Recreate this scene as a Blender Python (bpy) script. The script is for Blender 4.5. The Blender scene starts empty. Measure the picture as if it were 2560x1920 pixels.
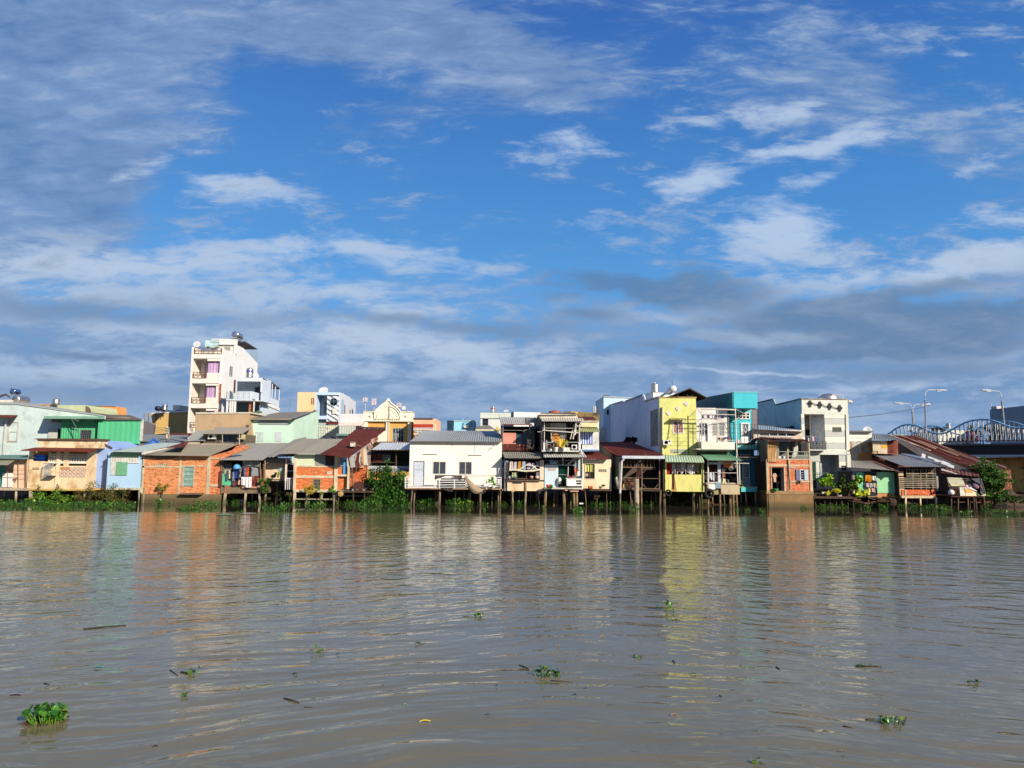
import bpy, bmesh, math, random
from mathutils import Vector, Matrix
from math import radians as RAD, sin, cos, pi, sqrt
# ------------------------------------------------------------------ camera
F=1780.0; PITCH=RAD(6.25); ROLL=RAD(0.4); CAMH=3.6
scene=bpy.context.scene
R0=Vector((1,0,0)); FW=Vector((0,cos(PITCH),sin(PITCH))); U0=Vector((0,-sin(PITCH),cos(PITCH)))
CR=R0*cos(ROLL)+U0*sin(ROLL); CU=-R0*sin(ROLL)+U0*cos(ROLL)
cam_d=bpy.data.cameras.new('camera'); cam=bpy.data.objects.new('camera',cam_d)
scene.collection.objects.link(cam); scene.camera=cam
cam_d.sensor_width=36; cam_d.lens=36*F/2560; cam_d.clip_end=6000; cam_d.clip_start=.1
cam.matrix_world=Matrix(((CR.x,CU.x,-FW.x,0),(CR.y,CU.y,-FW.y,0),(CR.z,CU.z,-FW.z,CAMH),(0,0,0,1)))
def P(px,py,Y):
    """world point seen at photo pixel (px,py) at distance Y across the river"""
    d=FW+CR*((px-1280)/F)+CU*((960-py)/F)
    return Vector((d.x/d.y*Y, Y, CAMH+d.z/d.y*Y))
# ------------------------------------------------------------------ sun, sky, exposure
SUN_AZ=RAD(42); SUN_EL=RAD(25)      # azimuth from -Y (behind camera) towards +X
sd=Vector((sin(SUN_AZ)*cos(SUN_EL),-cos(SUN_AZ)*cos(SUN_EL),sin(SUN_EL)))
sl=bpy.data.lights.new('sun','SUN'); sl.energy=4.4; sl.angle=RAD(.5); sl.color=(1,.91,.78)
so=bpy.data.objects.new('sun',sl); scene.collection.objects.link(so)
so.rotation_euler=sd.to_track_quat('Z','Y').to_euler(); so.location=(30,-30,40)
scene.view_settings.view_transform='Standard'; scene.view_settings.look='None'
scene.view_settings.exposure=.72; scene.view_settings.gamma=1
scene.cycles.max_bounces=7; scene.cycles.use_denoising=True
class NT:
    def __init__(s,t): s.t=t; s.n=t.nodes; s.l=t.links; s.n.clear()
    def N(s,k,**kw):
        n=s.n.new(k)
        for a,b in kw.items(): setattr(n,a,b)
        return n
    def L(s,a,b): s.l.new(a,b)
    def inp(s,sock,v):
        if isinstance(v,bpy.types.NodeSocket): s.L(v,sock)
        else: sock.default_value=v
    def math(s,op,a,b=0,c=None,clamp=False):
        n=s.N('ShaderNodeMath',operation=op,use_clamp=clamp); s.inp(n.inputs[0],a); s.inp(n.inputs[1],b)
        if c is not None: s.inp(n.inputs[2],c)
        return n.outputs[0]
    def vm(s,op,a,b=(0,0,0)):
        n=s.N('ShaderNodeVectorMath',operation=op); s.inp(n.inputs[0],a); s.inp(n.inputs[1],b)
        return n.outputs['Value'] if op in('LENGTH','DOT_PRODUCT') else n.outputs[0]
    def noise(s,vec,scale=1,detail=4,rough=.5,dist=0,out=0):
        n=s.N('ShaderNodeTexNoise'); s.L(vec,n.inputs['Vector']); n.inputs['Scale'].default_value=scale
        n.inputs['Detail'].default_value=detail; n.inputs['Roughness'].default_value=rough; n.inputs['Distortion'].default_value=dist
        return n.outputs[out]
    def mapr(s,v,a,b,c=0,d=1,smooth=False):
        n=s.N('ShaderNodeMapRange',interpolation_type='SMOOTHSTEP' if smooth else 'LINEAR'); s.inp(n.inputs['Value'],v)
        for k,x in zip(('From Min','From Max','To Min','To Max'),(a,b,c,d)): n.inputs[k].default_value=x
        return n.outputs[0]
    def mapping(s,vec,loc=(0,0,0),rot=(0,0,0),scale=(1,1,1),kind='POINT'):
        n=s.N('ShaderNodeMapping',vector_type=kind); s.L(vec,n.inputs['Vector'])
        n.inputs['Location'].default_value=loc; n.inputs['Rotation'].default_value=rot; n.inputs['Scale'].default_value=scale
        return n.outputs[0]
    def mix(s,f,a,b,blend='MIX'):
        n=s.N('ShaderNodeMix',data_type='RGBA',blend_type=blend); s.inp(n.inputs[0],f)
        for k,v in ((6,a),(7,b)): s.inp(n.inputs[k],v if isinstance(v,bpy.types.NodeSocket) else (*v[:3],1))
        return n.outputs[2]
def lin(c):
    if isinstance(c,str): c=tuple(int(c[i:i+2],16) for i in (0,2,4))
    return tuple(((x/255)/12.92 if x/255<=.04045 else ((x/255+.055)/1.055)**2.4) for x in c)
world=bpy.data.worlds.new('World'); scene.world=world; world.use_nodes=True
w=NT(world.node_tree); SKYS=.1
tc=w.N('ShaderNodeTexCoord'); D=tc.outputs['Generated']
sky=w.N('ShaderNodeTexSky',sky_type='NISHITA'); sky.sun_disc=False; sky.sun_elevation=SUN_EL
sky.sun_rotation=pi-SUN_AZ; sky.air_density=1.2; sky.dust_density=.5; sky.ozone_density=3
sep=w.N('ShaderNodeSeparateXYZ'); w.L(D,sep.inputs[0])
yy=w.math('MAXIMUM',sep.outputs[1],.12)
cmb=w.N('ShaderNodeCombineXYZ'); w.L(w.math('DIVIDE',sep.outputs[0],yy),cmb.inputs[0]); w.L(w.math('DIVIDE',sep.outputs[2],yy),cmb.inputs[1])
UV=cmb.outputs[0]
# cloud sheet coordinates: a plane overhead seen in perspective
zz=w.math('ADD',w.math('MAXIMUM',sep.outputs[2],0),.10)
cp=w.N('ShaderNodeCombineXYZ'); w.L(w.math('DIVIDE',sep.outputs[0],zz),cp.inputs[0]); w.L(w.math('DIVIDE',sep.outputs[1],zz),cp.inputs[1])
CP=cp.outputs[0]
wn=w.noise(UV,2.2,5,.55,out=1); UVw=w.vm('ADD',UV,w.vm('MULTIPLY',w.vm('SUBTRACT',wn,(.5,.5,.5)),(.30,.16,0)))
wn2=w.noise(w.mapping(UV,rot=(0,0,RAD(-12)),scale=(1.2,4,1)),3.2,5,.55,out=1)
UVw=w.vm('ADD',UVw,w.vm('MULTIPLY',w.vm('SUBTRACT',wn2,(.5,.5,.5)),(.10,.05,0)))
def uv(px,py):
    d=P(px,py,1.0); return d.x, d.z-CAMH
def blob(px,py,rx,ry,rot,hard=0.0):
    u,v=uv(px,py)
    l=w.vm('LENGTH',w.mapping(UVw,(u,v,0),(0,0,RAD(rot)),(rx/F,ry/F,1),'TEXTURE'))
    return w.mapr(l,hard,1.15,1,0,True)
def blobs(L):
    acc=None
    for b in L:
        k=w.math('MULTIPLY',blob(*b[:5]),b[5])
        acc=k if acc is None else w.math('ADD',acc,k)
    return acc
streak=w.noise(w.mapping(UV,rot=(0,0,RAD(-10)),scale=(1,3.0,1)),3.4,9,.66,.5)
fine=w.noise(w.mapping(UV,rot=(0,0,RAD(-16)),scale=(1,3.4,1)),11.0,7,.66,.4)
plane=w.noise(w.mapping(CP,rot=(0,0,RAD(15)),scale=(.5,1.1,1)),1.1,7,.58,.4)
tex=w.mapr(w.math('ADD',w.math('MULTIPLY',streak,.44),w.math('ADD',w.math('MULTIPLY',fine,.38),w.math('MULTIPLY',plane,.18))),.38,.62)  # .5 mean
# grey-lavender veil clouds
veil=blobs([(100,160,660,350,0,1.5),(80,440,440,260,0,1.1),(330,430,330,170,20,.5),(900,90,420,170,0,.75),(1250,130,420,190,-20,.8),(800,60,500,120,0,.5),(2010,190,330,230,0,.62),(2480,420,260,420,20,.45),
            (1000,300,460,120,10,.5),(1300,250,260,60,-8,.25),(2380,700,600,150,-12,.5),(60,560,420,240,0,.8),(1500,200,300,120,0,.35),(2200,330,420,160,-15,.4)])
# white bright clouds
white=blobs([(1745,462,190,60,5,.95),(2010,392,320,46,10,.95),(1420,385,170,90,-5,.7),(2060,450,220,40,14,.6),(2000,560,320,120,14,.4),(1950,285,160,45,12,.7),(1960,545,240,80,14,.75),(1680,330,60,25,0,.5),
             (1790,310,80,16,5,.4),(2360,160,90,22,12,.45),(2420,425,170,40,20,.6),(400,420,130,55,15,.8),(620,490,260,60,-12,.65),(1500,560,120,40,-12,.35),(1400,600,110,16,20,.3),
             (840,300,220,40,8,.45),(1080,330,240,60,-5,.3),(2480,560,260,55,8,.55),(2130,700,520,60,3,.65),(2490,650,260,60,5,.8),(1700,760,180,36,0,.7),(1880,810,240,30,0,.5),
             (300,640,620,70,-3,.7),(900,645,520,55,-4,.6),(200,710,520,40,-5,.5),(900,740,620,60,-4,.55),(350,800,480,50,-3,.4),(1000,860,700,80,-2,.6),(400,930,800,60,0,.4),(2050,640,420,50,3,.35),(2200,960,500,50,0,.4),(1850,915,260,10,-1,.7)])
haze=w.mapr(sep.outputs[2],.0,.33,1,0,True)
low=w.mapr(sep.outputs[2],.10,.31,1,0,True)
# dark blue-grey undersides
dark=blobs([(1620,690,380,42,0,.9),(2020,770,430,40,0,.8),(2400,800,420,42,0,1.0),(1980,860,560,34,0,1.0),(2350,850,420,55,0,.8),(1350,720,180,30,0,.5),(1450,775,130,26,0,.5),(200,885,240,16,-3,.75),(2050,830,900,120,0,.45),(1250,800,300,60,0,.4),(2300,930,500,40,0,.6),(2200,740,420,40,3,.6),(1700,690,420,60,0,.35)
            ,(250,760,520,60,0,.6),(300,980,700,60,0,.4),(1000,800,500,40,-3,.4),(1900,730,600,50,2,.4)])
def thr(m,lo,hi,amt): # mask + texture, thresholded softly
    return w.mapr(w.math('ADD',m,w.math('MULTIPLY',w.math('SUBTRACT',tex,.5),amt)),lo,hi,0,1,True)
# away from the photographed part of the sky the same thin broken cover goes on
back=w.mapr(sep.outputs[1],-.2,.5,1,0,True)
top=w.mapr(sep.outputs[2],.42,.62,0,.45,True)
veilm=w.math('MULTIPLY',thr(w.math('ADD',veil,w.math('ADD',w.math('MULTIPLY',back,.3),top)),.08,.95,.95),.85)
lowm=w.math('MULTIPLY',thr(low,.0,.8,1.0),.92)
whitem=w.math('MULTIPLY',thr(w.math('ADD',white,w.math('MULTIPLY',low,.30)),.14,1.05,1.2),.85)
darkm=w.math('MULTIPLY',thr(w.math('ADD',dark,w.math('MULTIPLY',low,.15)),.15,1.05,1.15),.7)
K=1/SKYS/1.53   # colours below are wanted radiances before exposure
def rad(c): return tuple(x*K for x in lin(c))
base=w.mix(w.mapr(sep.outputs[2],.16,.62,0,1),rad((70,152,220)),rad((28,82,168)))
skyc=w.mix(.85,sky.outputs[0],base)     # Nishita sky under a deeper tropical blue
skyc=w.mix(w.math('MULTIPLY',haze,.35),skyc,rad((128,168,215)))
veilc=w.mix(tex,rad((92,124,172)),rad((140,166,204)))
c=w.mix(veilm,skyc,veilc)
c=w.mix(lowm,c,w.mix(tex,rad((104,136,178)),rad((150,174,206))))
c=w.mix(whitem,c,rad((182,200,224)))
c=w.mix(darkm,c,rad((92,122,158)))
bg=w.N('ShaderNodeBackground'); bg.inputs[1].default_value=SKYS; w.L(c,bg.inputs[0])
wo=w.N('ShaderNodeOutputWorld'); w.L(bg.outputs[0],wo.inputs[0])
# ------------------------------------------------------------------ materials
MATS={}
def newmat(name):
    m=bpy.data.materials.new(name); m.use_nodes=True; return m,NT(m.node_tree)
def finish(t,col,rough=.8,metal=0,spec=.3,bump=None,bs=.3,bd=.02,extra=None):
    b=t.N('ShaderNodeBsdfPrincipled'); t.inp(b.inputs['Base Color'],col if isinstance(col,bpy.types.NodeSocket) else (*col,1))
    t.inp(b.inputs['Roughness'],rough); t.inp(b.inputs['Metallic'],metal); b.inputs['Specular IOR Level'].default_value=spec
    if bump is not None:
        n=t.N('ShaderNodeBump'); n.inputs['Strength'].default_value=bs; n.inputs['Distance'].default_value=bd
        t.L(bump,n.inputs['Height']); t.L(n.outputs[0],b.inputs['Normal'])
    if extra: extra(b)
    o=t.N('ShaderNodeOutputMaterial'); t.L(b.outputs[0],o.inputs[0]); return b
ALB=.80   # photo value -> albedo
def alb(c,k=ALB): return tuple(min(.86,x*k) for x in lin(c))
def paint(c,dirt=.35,streak=.35,dc=(96,80,62),rough=.75,k=ALB,seed=0,scale=1.0):
    """weathered plaster or painted boards"""
    key=('paint',c,dirt,streak,dc,rough,k,seed)
    if key in MATS: return MATS[key]
    m,t=newmat('paint'); o=t.N('ShaderNodeTexCoord').outputs['Object']; o=t.mapping(o,(seed*7.3,seed*3.1,0))
    n1=t.noise(o,.9*scale,8,.65); n2=t.noise(t.mapping(o,scale=(3.4,3.4,.55)),1.2,8,.68); n3=t.noise(o,9,4,.6); n4=t.noise(o,.35,3,.5)
    a=alb(c,k); d=alb(dc,k)
    col=t.mix(t.mapr(n4,.35,.65,0,.5),a,tuple(x*.86 for x in a))
    col=t.mix(t.mapr(n3,.3,.75,0,.22),col,tuple(x*.72 for x in a))
    col=t.mix(t.math('MULTIPLY',t.mapr(n1,.48,.66,0,1,True),min(1,dirt*1.25)),col,d)
    col=t.mix(t.math('MULTIPLY',t.mapr(n2,.50,.72,0,1,True),min(1,streak*.75)),col,tuple(x*.8 for x in d))
    finish(t,col,rough,bump=n3,bs=.25,bd=.01); MATS[key]=m; return m
def brick(c1=(238,158,98),c2=(214,126,76),mortar=(190,140,105),grime=.35,seed=0,bw=.21,bh=.075):
    key=('brick',c1,c2,mortar,grime,seed,bw)
    if key in MATS: return MATS[key]
    m,t=newmat('brick'); o=t.N('ShaderNodeTexCoord').outputs['Object']
    s=t.N('ShaderNodeSeparateXYZ'); t.L(o,s.inputs[0]); cb=t.N('ShaderNodeCombineXYZ')
    t.L(t.math('ADD',s.outputs[0],s.outputs[1]),cb.inputs[0]); t.L(s.outputs[2],cb.inputs[1])
    b=t.N('ShaderNodeTexBrick'); t.L(cb.outputs[0],b.inputs['Vector']); b.inputs['Scale'].default_value=1
    b.inputs['Brick Width'].default_value=bw; b.inputs['Row Height'].default_value=bh; b.inputs['Mortar Size'].default_value=.009
    b.inputs['Mortar Smooth'].default_value=.3; b.inputs['Bias'].default_value=0
    b.inputs['Color1'].default_value=(*alb(c1),1); b.inputs['Color2'].default_value=(*alb(c2),1); b.inputs['Mortar'].default_value=(*alb(mortar),1)
    v=t.N('ShaderNodeTexVoronoi'); t.L(t.mapping(cb.outputs[0],scale=(4.6,13,1)),v.inputs['Vector'])
    vs_=t.N('ShaderNodeSeparateColor'); t.L(v.outputs['Color'],vs_.inputs[0]); col=t.mix(.45,b.outputs[0],t.mix(vs_.outputs[0],tuple(min(.8,x*1.25) for x in alb(c1)),alb((150,62,30))))
    n=t.noise(t.mapping(o,scale=(1,1,2)),2.6,8,.72); n2=t.noise(t.mapping(o,(5,5,5),scale=(1,1,1.8)),3.0,7,.7); n3=t.noise(t.mapping(o,(9,1,5),scale=(2.2,2.2,8)),1.3,5,.65)
    col=t.mix(t.math('MULTIPLY',t.mapr(n,.50,.62,0,1,True),.65),col,alb((226,166,120)))
    col=t.mix(t.math('MULTIPLY',t.mapr(n3,.54,.62,0,1,True),.75),col,alb((130,62,36)))
    col=t.mix(t.math('MULTIPLY',t.mapr(n2,.52,.64,0,1,True),min(1,grime*1.4)),col,alb((104,66,46)))
    finish(t,col,.9,bump=b.outputs['Fac'],bs=-.4,bd=.01); MATS[key]=m; return m
def metal(c,rust=.3,rc=(96,48,30),rough=.45,mt=.0,streak=.4,seed=0,k=ALB,ax=1):
    """sheet metal: painted or galvanised, rust running along the sheet"""
    key=('metal',c,rust,rc,rough,mt,streak,seed,k,ax)
    if key in MATS: return MATS[key]
    m,t=newmat('sheet_metal'); o=t.N('ShaderNodeTexCoord').outputs['Object']; o=t.mapping(o,(seed*5.1,seed*2.7,seed))
    sc=(2.2,.35,2.2) if ax==1 else (2.2,2.2,.35)
    n1=t.noise(o,.7,7,.65); n2=t.noise(t.mapping(o,scale=sc),1.3,6,.6); n3=t.noise(o,14,3,.6)
    a=alb(c,k); a=(min(.86,a[0]*1.16),min(.86,a[1]*1.06),a[2]*.93); r=alb(rc,k)
    col=t.mix(t.mapr(n2,.35,.7,0,streak),a,tuple(x*.62 for x in a))
    # separate sheets weather differently
    s=t.N('ShaderNodeSeparateXYZ'); t.L(o,s.inputs[0])
    wn=t.N('ShaderNodeTexWhiteNoise',noise_dimensions='1D'); t.L(t.math('FLOOR',t.math('MULTIPLY',s.outputs[0],1.15)),wn.inputs['W'])
    col=t.mix(t.math('MULTIPLY',wn.outputs[0],.22),col,tuple(x*.45 for x in a))
    f=t.math('ADD',t.math('MULTIPLY',n1,.6),t.math('MULTIPLY',n2,.4))
    col=t.mix(t.math('MULTIPLY',t.mapr(f,.62-.25*rust,.78-.25*rust,0,1,True),min(1,rust*2)),col,r)
    col=t.mix(t.mapr(n3,.4,.75,0,.2),col,tuple(x*.5 for x in r))
    finish(t,col,max(rough,.6),mt,.22,bump=n3,bs=.2,bd=.006); MATS[key]=m; return m
def rusty(c=(104,46,34),seed=0,pale=(170,140,120),amt=.25,ax=1):
    key=('rusty',c,seed,pale,amt,ax)
    if key in MATS: return MATS[key]
    m,t=newmat('rusty_sheet'); o=t.N('ShaderNodeTexCoord').outputs['Object']; o=t.mapping(o,(seed*5.1,seed*2.7,seed))
    sc=(2.5,.3,2.5) if ax==1 else (3.5,3.5,.5)
    n1=t.noise(o,.8,7,.65); n2=t.noise(t.mapping(o,scale=sc),1.5,6,.62); n3=t.noise(o,12,4,.65)
    a=alb(c)
    col=t.mix(t.mapr(n1,.35,.65),a,tuple(x*.5 for x in a))
    col=t.mix(t.mapr(n3,.45,.7,0,.5),col,alb((140,66,40)))
    col=t.mix(t.mapr(n2,.64-.2*amt,.70-.2*amt,0,min(1,amt*3),True),col,alb(pale))
    finish(t,col,.8,0,.2,bump=n3,bs=.3,bd=.006); MATS[key]=m; return m
def plain(c,rough=.6,mt=0,k=ALB,spec=.3,var=.15):
    key=('plain',c,rough,mt,k)
    if key in MATS: return MATS[key]
    m,t=newmat('plain'); o=t.N('ShaderNodeTexCoord').outputs['Object']; a=alb(c,k)
    n=t.noise(o,4,5,.6); col=t.mix(t.mapr(n,.35,.7,0,1),a,tuple(x*(1-2*var) for x in a))
    finish(t,col,rough,mt,spec,bump=n,bs=.15,bd=.01); MATS[key]=m; return m
def concrete(c=(176,160,132),seed=0):
    key=('conc',c,seed)
    if key in MATS: return MATS[key]
    m,t=newmat('concrete'); g=t.N('ShaderNodeTexCoord').outputs['Object']; o=t.mapping(g,(seed*4,seed,0))
    n1=t.noise(o,1.5,8,.68); n2=t.noise(t.mapping(o,scale=(4,4,.6)),1.5,6,.6); n3=t.noise(o,14,4,.65); a=alb(c,1.0)
    col=t.mix(t.mapr(n1,.35,.68),a,tuple(x*.62 for x in a)); col=t.mix(t.mapr(n2,.5,.75,0,.4,True),col,alb((92,74,52)))
    wz=t.N('ShaderNodeNewGeometry'); s=t.N('ShaderNodeSeparateXYZ'); t.L(wz.outputs['Position'],s.inputs[0])
    wet=t.mapr(t.math('ADD',s.outputs[2],t.math('MULTIPLY',n1,.35)),.30,.85,1,0,True)     # tide mark: mud and algae stain the foot
    col=t.mix(t.math('MULTIPLY',wet,.75),col,alb((74,66,42)))
    finish(t,col,.9,bump=n3,bs=.4,bd=.02); MATS[key]=m; return m
def wood(c=(128,98,70),seed=0):
    c=tuple(int(v*.84) for v in c)
    key=('wood',c,seed)
    if key in MATS: return MATS[key]
    m,t=newmat('wood'); o=t.mapping(t.N('ShaderNodeTexCoord').outputs['Object'],(seed*3,seed,0))
    n1=t.noise(o,2.3,6,.6); n2=t.noise(t.mapping(o,scale=(9,9,1)),2,5,.6); a=alb(c)
    col=t.mix(t.mapr(n1,.3,.7),a,tuple(x*.5 for x in a)); col=t.mix(t.mapr(n2,.45,.7,0,.5),col,alb((60,44,32)))
    wz=t.N('ShaderNodeNewGeometry'); s=t.N('ShaderNodeSeparateXYZ'); t.L(wz.outputs['Position'],s.inputs[0])
    wet=t.mapr(t.math('ADD',s.outputs[2],t.math('MULTIPLY',n1,.3)),.25,.7,.6,0,True); col=t.mix(wet,col,alb((60,52,34)))
    finish(t,col,.85,bump=n2,bs=.3,bd=.01); MATS[key]=m; return m
def glass(c=(24,30,36)):
    key=('glass',c)
    if key in MATS: return MATS[key]
    m,t=newmat('window_glass'); finish(t,lin(c),.08,0,.5); MATS[key]=m; return m
def steel(c=(214,206,194),rough=.36,band=None):
    key=('steel',c,rough)
    if key in MATS: return MATS[key]
    m,t=newmat('steel'); o=t.N('ShaderNodeTexCoord').outputs['Object']; n=t.noise(o,3,4,.6)
    finish(t,t.mix(t.mapr(n,.3,.7),lin(c),tuple(x*.8 for x in lin(c))),rough,.95,.5); MATS[key]=m; return m
def foliage(cs=((30,62,18),(58,104,26),(96,140,36),(130,150,50)),k=1.15,name='foliage',tr=.35):
    key=('fol',cs,k)
    if key in MATS: return MATS[key]
    m,t=newmat(name); g=t.N('ShaderNodeNewGeometry'); r=t.N('ShaderNodeValToRGB'); t.L(g.outputs['Random Per Island'],r.inputs[0])
    e=r.color_ramp.elements; n=len(cs)
    while len(e)<n: e.new(.5)
    for i,cc in enumerate(cs): e[i].position=i/(n-1)*.96; e[i].color=(*alb(cc,k),1)
    b=t.N('ShaderNodeBsdfPrincipled'); t.L(r.outputs[0],b.inputs['Base Color']); b.inputs['Roughness'].default_value=.5; b.inputs['Specular IOR Level'].default_value=.3
    tl=t.N('ShaderNodeBsdfTranslucent'); t.L(r.outputs[0],tl.inputs[0]); mx=t.N('ShaderNodeMixShader'); mx.inputs[0].default_value=tr
    t.L(b.outputs[0],mx.inputs[1]); t.L(tl.outputs[0],mx.inputs[2]); o=t.N('ShaderNodeOutputMaterial'); t.L(mx.outputs[0],o.inputs[0])
    MATS[key]=m; return m
def stripes(c1,c2,width,ax=0,rough=.8):
    key=('str',c1,c2,width,ax)
    if key in MATS: return MATS[key]
    m,t=newmat('striped_cloth'); o=t.N('ShaderNodeTexCoord').outputs['Object']; s=t.N('ShaderNodeSeparateXYZ'); t.L(o,s.inputs[0])
    f=t.math('GREATER_THAN',t.math('FRACT',t.math('DIVIDE',t.math('ADD',s.outputs[ax],100),width)),.5)
    finish(t,t.mix(f,alb(c1),alb(c2)),rough); MATS[key]=m; return m
def speckle(c1,c2,sc=9,rough=.8,thr=.5):
    key=('spk',c1,c2,sc,thr)
    if key in MATS: return MATS[key]
    m,t=newmat('patterned_cloth'); o=t.N('ShaderNodeTexCoord').outputs['Object']; n=t.noise(o,sc,4,.6)
    finish(t,t.mix(t.mapr(n,thr-.06,thr+.06,0,1,True),alb(c1),alb(c2)),rough); MATS[key]=m; return m
# ------------------------------------------------------------------ geometry
class View:
    def __init__(s,ox,oy,sc): s.ox=ox; s.oy=oy; s.s=sc
    def px(s,x,y): return s.ox+x/s.s, s.oy+y/s.s
V1=View(0,940,4.608);V2=View(320,1020,5.927);V3=View(420,810,5.925);V4=View(530,1070,7.542);V5=View(720,960,5.026)
V6=View(980,1000,5.72);V7=View(1230,1000,5.72);V8=View(1480,940,4.74);V9=View(1630,960,5.027);V10=View(1860,960,5.027)
V11=View(2080,1020,6.143);V12=View(2200,960,5.028);V13=View(2360,1140,10.37);V14=View(0,1120,9.76);V15=View(1270,1140,11.06);V16=View(340,1000,15.8);V17=View(2380,1030,12.29);V0=View(0,0,1)
cur=V0
def view(v):
    global cur; cur=v
def W(x,y,Y): return P(*cur.px(x,y),Y)
def RC(x0,y0,x1,y1,Y):
    ym=(y0+y1)/2; xm=(x0+x1)/2
    return W(x0,ym,Y).x,W(x1,ym,Y).x,W(xm,y1,Y).z,W(xm,y0,Y).z     # X0,X1,Z0,Z1
class MB:
    def __init__(s): s.v=[]; s.f=[]
    def add(s,vs,fs):
        b=len(s.v); s.v+= [tuple(v) for v in vs]; s.f+=[tuple(i+b for i in f) for f in fs]; return s
    def cube(s,x0,x1,y0,y1,z0,z1):
        return s.add([(x0,y0,z0),(x1,y0,z0),(x1,y1,z0),(x0,y1,z0),(x0,y0,z1),(x1,y0,z1),(x1,y1,z1),(x0,y1,z1)],
              [(0,3,2,1),(4,5,6,7),(0,1,5,4),(1,2,6,5),(2,3,7,6),(3,0,4,7)])
    def box(s,x0,y0,x1,y1,Y,d=.05):
        X0,X1,Z0,Z1=RC(x0,y0,x1,y1,Y); return s.cube(X0,X1,Y,Y+d,Z0,Z1)
    def prism(s,pts,vec):
        n=len(pts); vec=Vector(vec); q=[Vector(p) for p in pts]
        return s.add(q+[p+vec for p in q],[tuple(range(n)),tuple(range(2*n-1,n-1,-1))]+[((i+1)%n,i,i+n,(i+1)%n+n) for i in range(n)])
    def poly(s,pts,Y,d=.05): return s.prism([W(x,y,Y) for x,y in pts],(0,d,0))
    def slab(s,pts,th=.08): return s.prism([W(*p) for p in pts],(0,0,-th))
    def bar3(s,a,b,r=.03,n=6,r2=None):
        a=Vector(a); b=Vector(b); d=b-a
        if d.length<1e-5: return s
        q=d.to_track_quat('Z','Y'); r2=r if r2 is None else r2; vs=[]
        for p,rr in ((a,r),(b,r2)):
            for i in range(n):
                t=2*pi*(i+.5)/n; vs.append(p+q@Vector((rr*cos(t),rr*sin(t),0)))
        return s.add(vs,[(i,(i+1)%n,(i+1)%n+n,i+n) for i in range(n)]+[tuple(range(n-1,-1,-1)),tuple(range(n,2*n))])
    def bar(s,x0,y0,x1,y1,Y,r=.03,Y1=None,n=6): return s.bar3(W(x0,y0,Y),W(x1,y1,Y if Y1 is None else Y1),r,n)
    def tube(s,pts,r=.03,n=6,taper=None):
        pts=[Vector(p) for p in pts]; m=len(pts); vs=[]; fs=[]
        for i,p in enumerate(pts):
            d=(pts[min(i+1,m-1)]-pts[max(i-1,0)]); q=d.to_track_quat('Z','Y'); rr=r if taper is None else r+(taper-r)*i/(m-1)
            for k in range(n): t=2*pi*k/n; vs.append(p+q@Vector((rr*cos(t),rr*sin(t),0)))
            if i: fs+=[((i-1)*n+k,(i-1)*n+(k+1)%n,i*n+(k+1)%n,i*n+k) for k in range(n)]
        fs+=[tuple(range(n-1,-1,-1)),tuple(range((m-1)*n,m*n))]
        return s.add(vs,fs)
    def rev(s,prof,o,ax='Z',n=20):
        """surface of revolution: prof = [(r,h)...]"""
        o=Vector(o); vs=[]; m=len(prof)
        for r,h in prof:
            for k in range(n):
                t=2*pi*k/n; a,b=r*cos(t),r*sin(t)
                vs.append(o+(Vector((a,b,h)) if ax=='Z' else Vector((a,h,b)) if ax=='Y' else Vector((h,a,b))))
        fs=[(i*n+k,i*n+(k+1)%n,(i+1)*n+(k+1)%n,(i+1)*n+k) for i in range(m-1) for k in range(n)]
        fs+=[tuple(range(n-1,-1,-1)),tuple(range((m-1)*n,m*n))]
        return s.add(vs,fs)
    def wall(s,x0,y0,x1,y1,Y,t=.12,holes=()):
        X0,X1,Z0,Z1=RC(x0,y0,x1,y1,Y); H=[RC(*h,Y) for h in holes]
        xs=sorted({X0,X1,*[min(max(v,X0),X1) for h in H for v in h[:2]]}); zs=sorted({Z0,Z1,*[min(max(v,Z0),Z1) for h in H for v in h[2:]]})
        def solid(i,j):
            if i<0 or j<0 or i>=len(xs)-1 or j>=len(zs)-1: return False
            cx=(xs[i]+xs[i+1])/2; cz=(zs[j]+zs[j+1])/2
            return not any(h[0]<cx<h[1] and h[2]<cz<h[3] for h in H)
        for i in range(len(xs)-1):
            for j in range(len(zs)-1):
                if not solid(i,j): continue
                a,b,c,d=xs[i],xs[i+1],zs[j],zs[j+1]
                s.add([(a,Y,c),(b,Y,c),(b,Y,d),(a,Y,d)],[(0,1,2,3)]); s.add([(a,Y+t,c),(b,Y+t,c),(b,Y+t,d),(a,Y+t,d)],[(3,2,1,0)])
                if not solid(i-1,j): s.add([(a,Y,c),(a,Y+t,c),(a,Y+t,d),(a,Y,d)],[(3,2,1,0)])
                if not solid(i+1,j): s.add([(b,Y,c),(b,Y+t,c),(b,Y+t,d),(b,Y,d)],[(0,1,2,3)])
                if not solid(i,j-1): s.add([(a,Y,c),(b,Y,c),(b,Y+t,c),(a,Y+t,c)],[(3,2,1,0)])
                if not solid(i,j+1): s.add([(a,Y,d),(b,Y,d),(b,Y+t,d),(a,Y+t,d)],[(0,1,2,3)])
        return s
    def sheet(s,FL,FR,BR,BL,pitch=.2,amp=.03,th=.012,rows=1,sag=0,jag=0,rnd=None):
        """corrugated sheet; corrugation ridges run front to back. corners are 3D points"""
        FL,FR,BR,BL=map(Vector,(FL,FR,BR,BL)); wd=((FR-FL).length+(BR-BL).length)/2; n=max(2,int(wd/pitch))*4; n=min(n,900)
        nrm=(FR-FL).cross(BL-FL).normalized();  nrm=nrm if nrm.z>=0 else -nrm
        rnd=rnd or random.Random(int(abs(FL.x)*100)); vs=[]; rows=max(1,rows)
        jg=[0]*(n+1)
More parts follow.
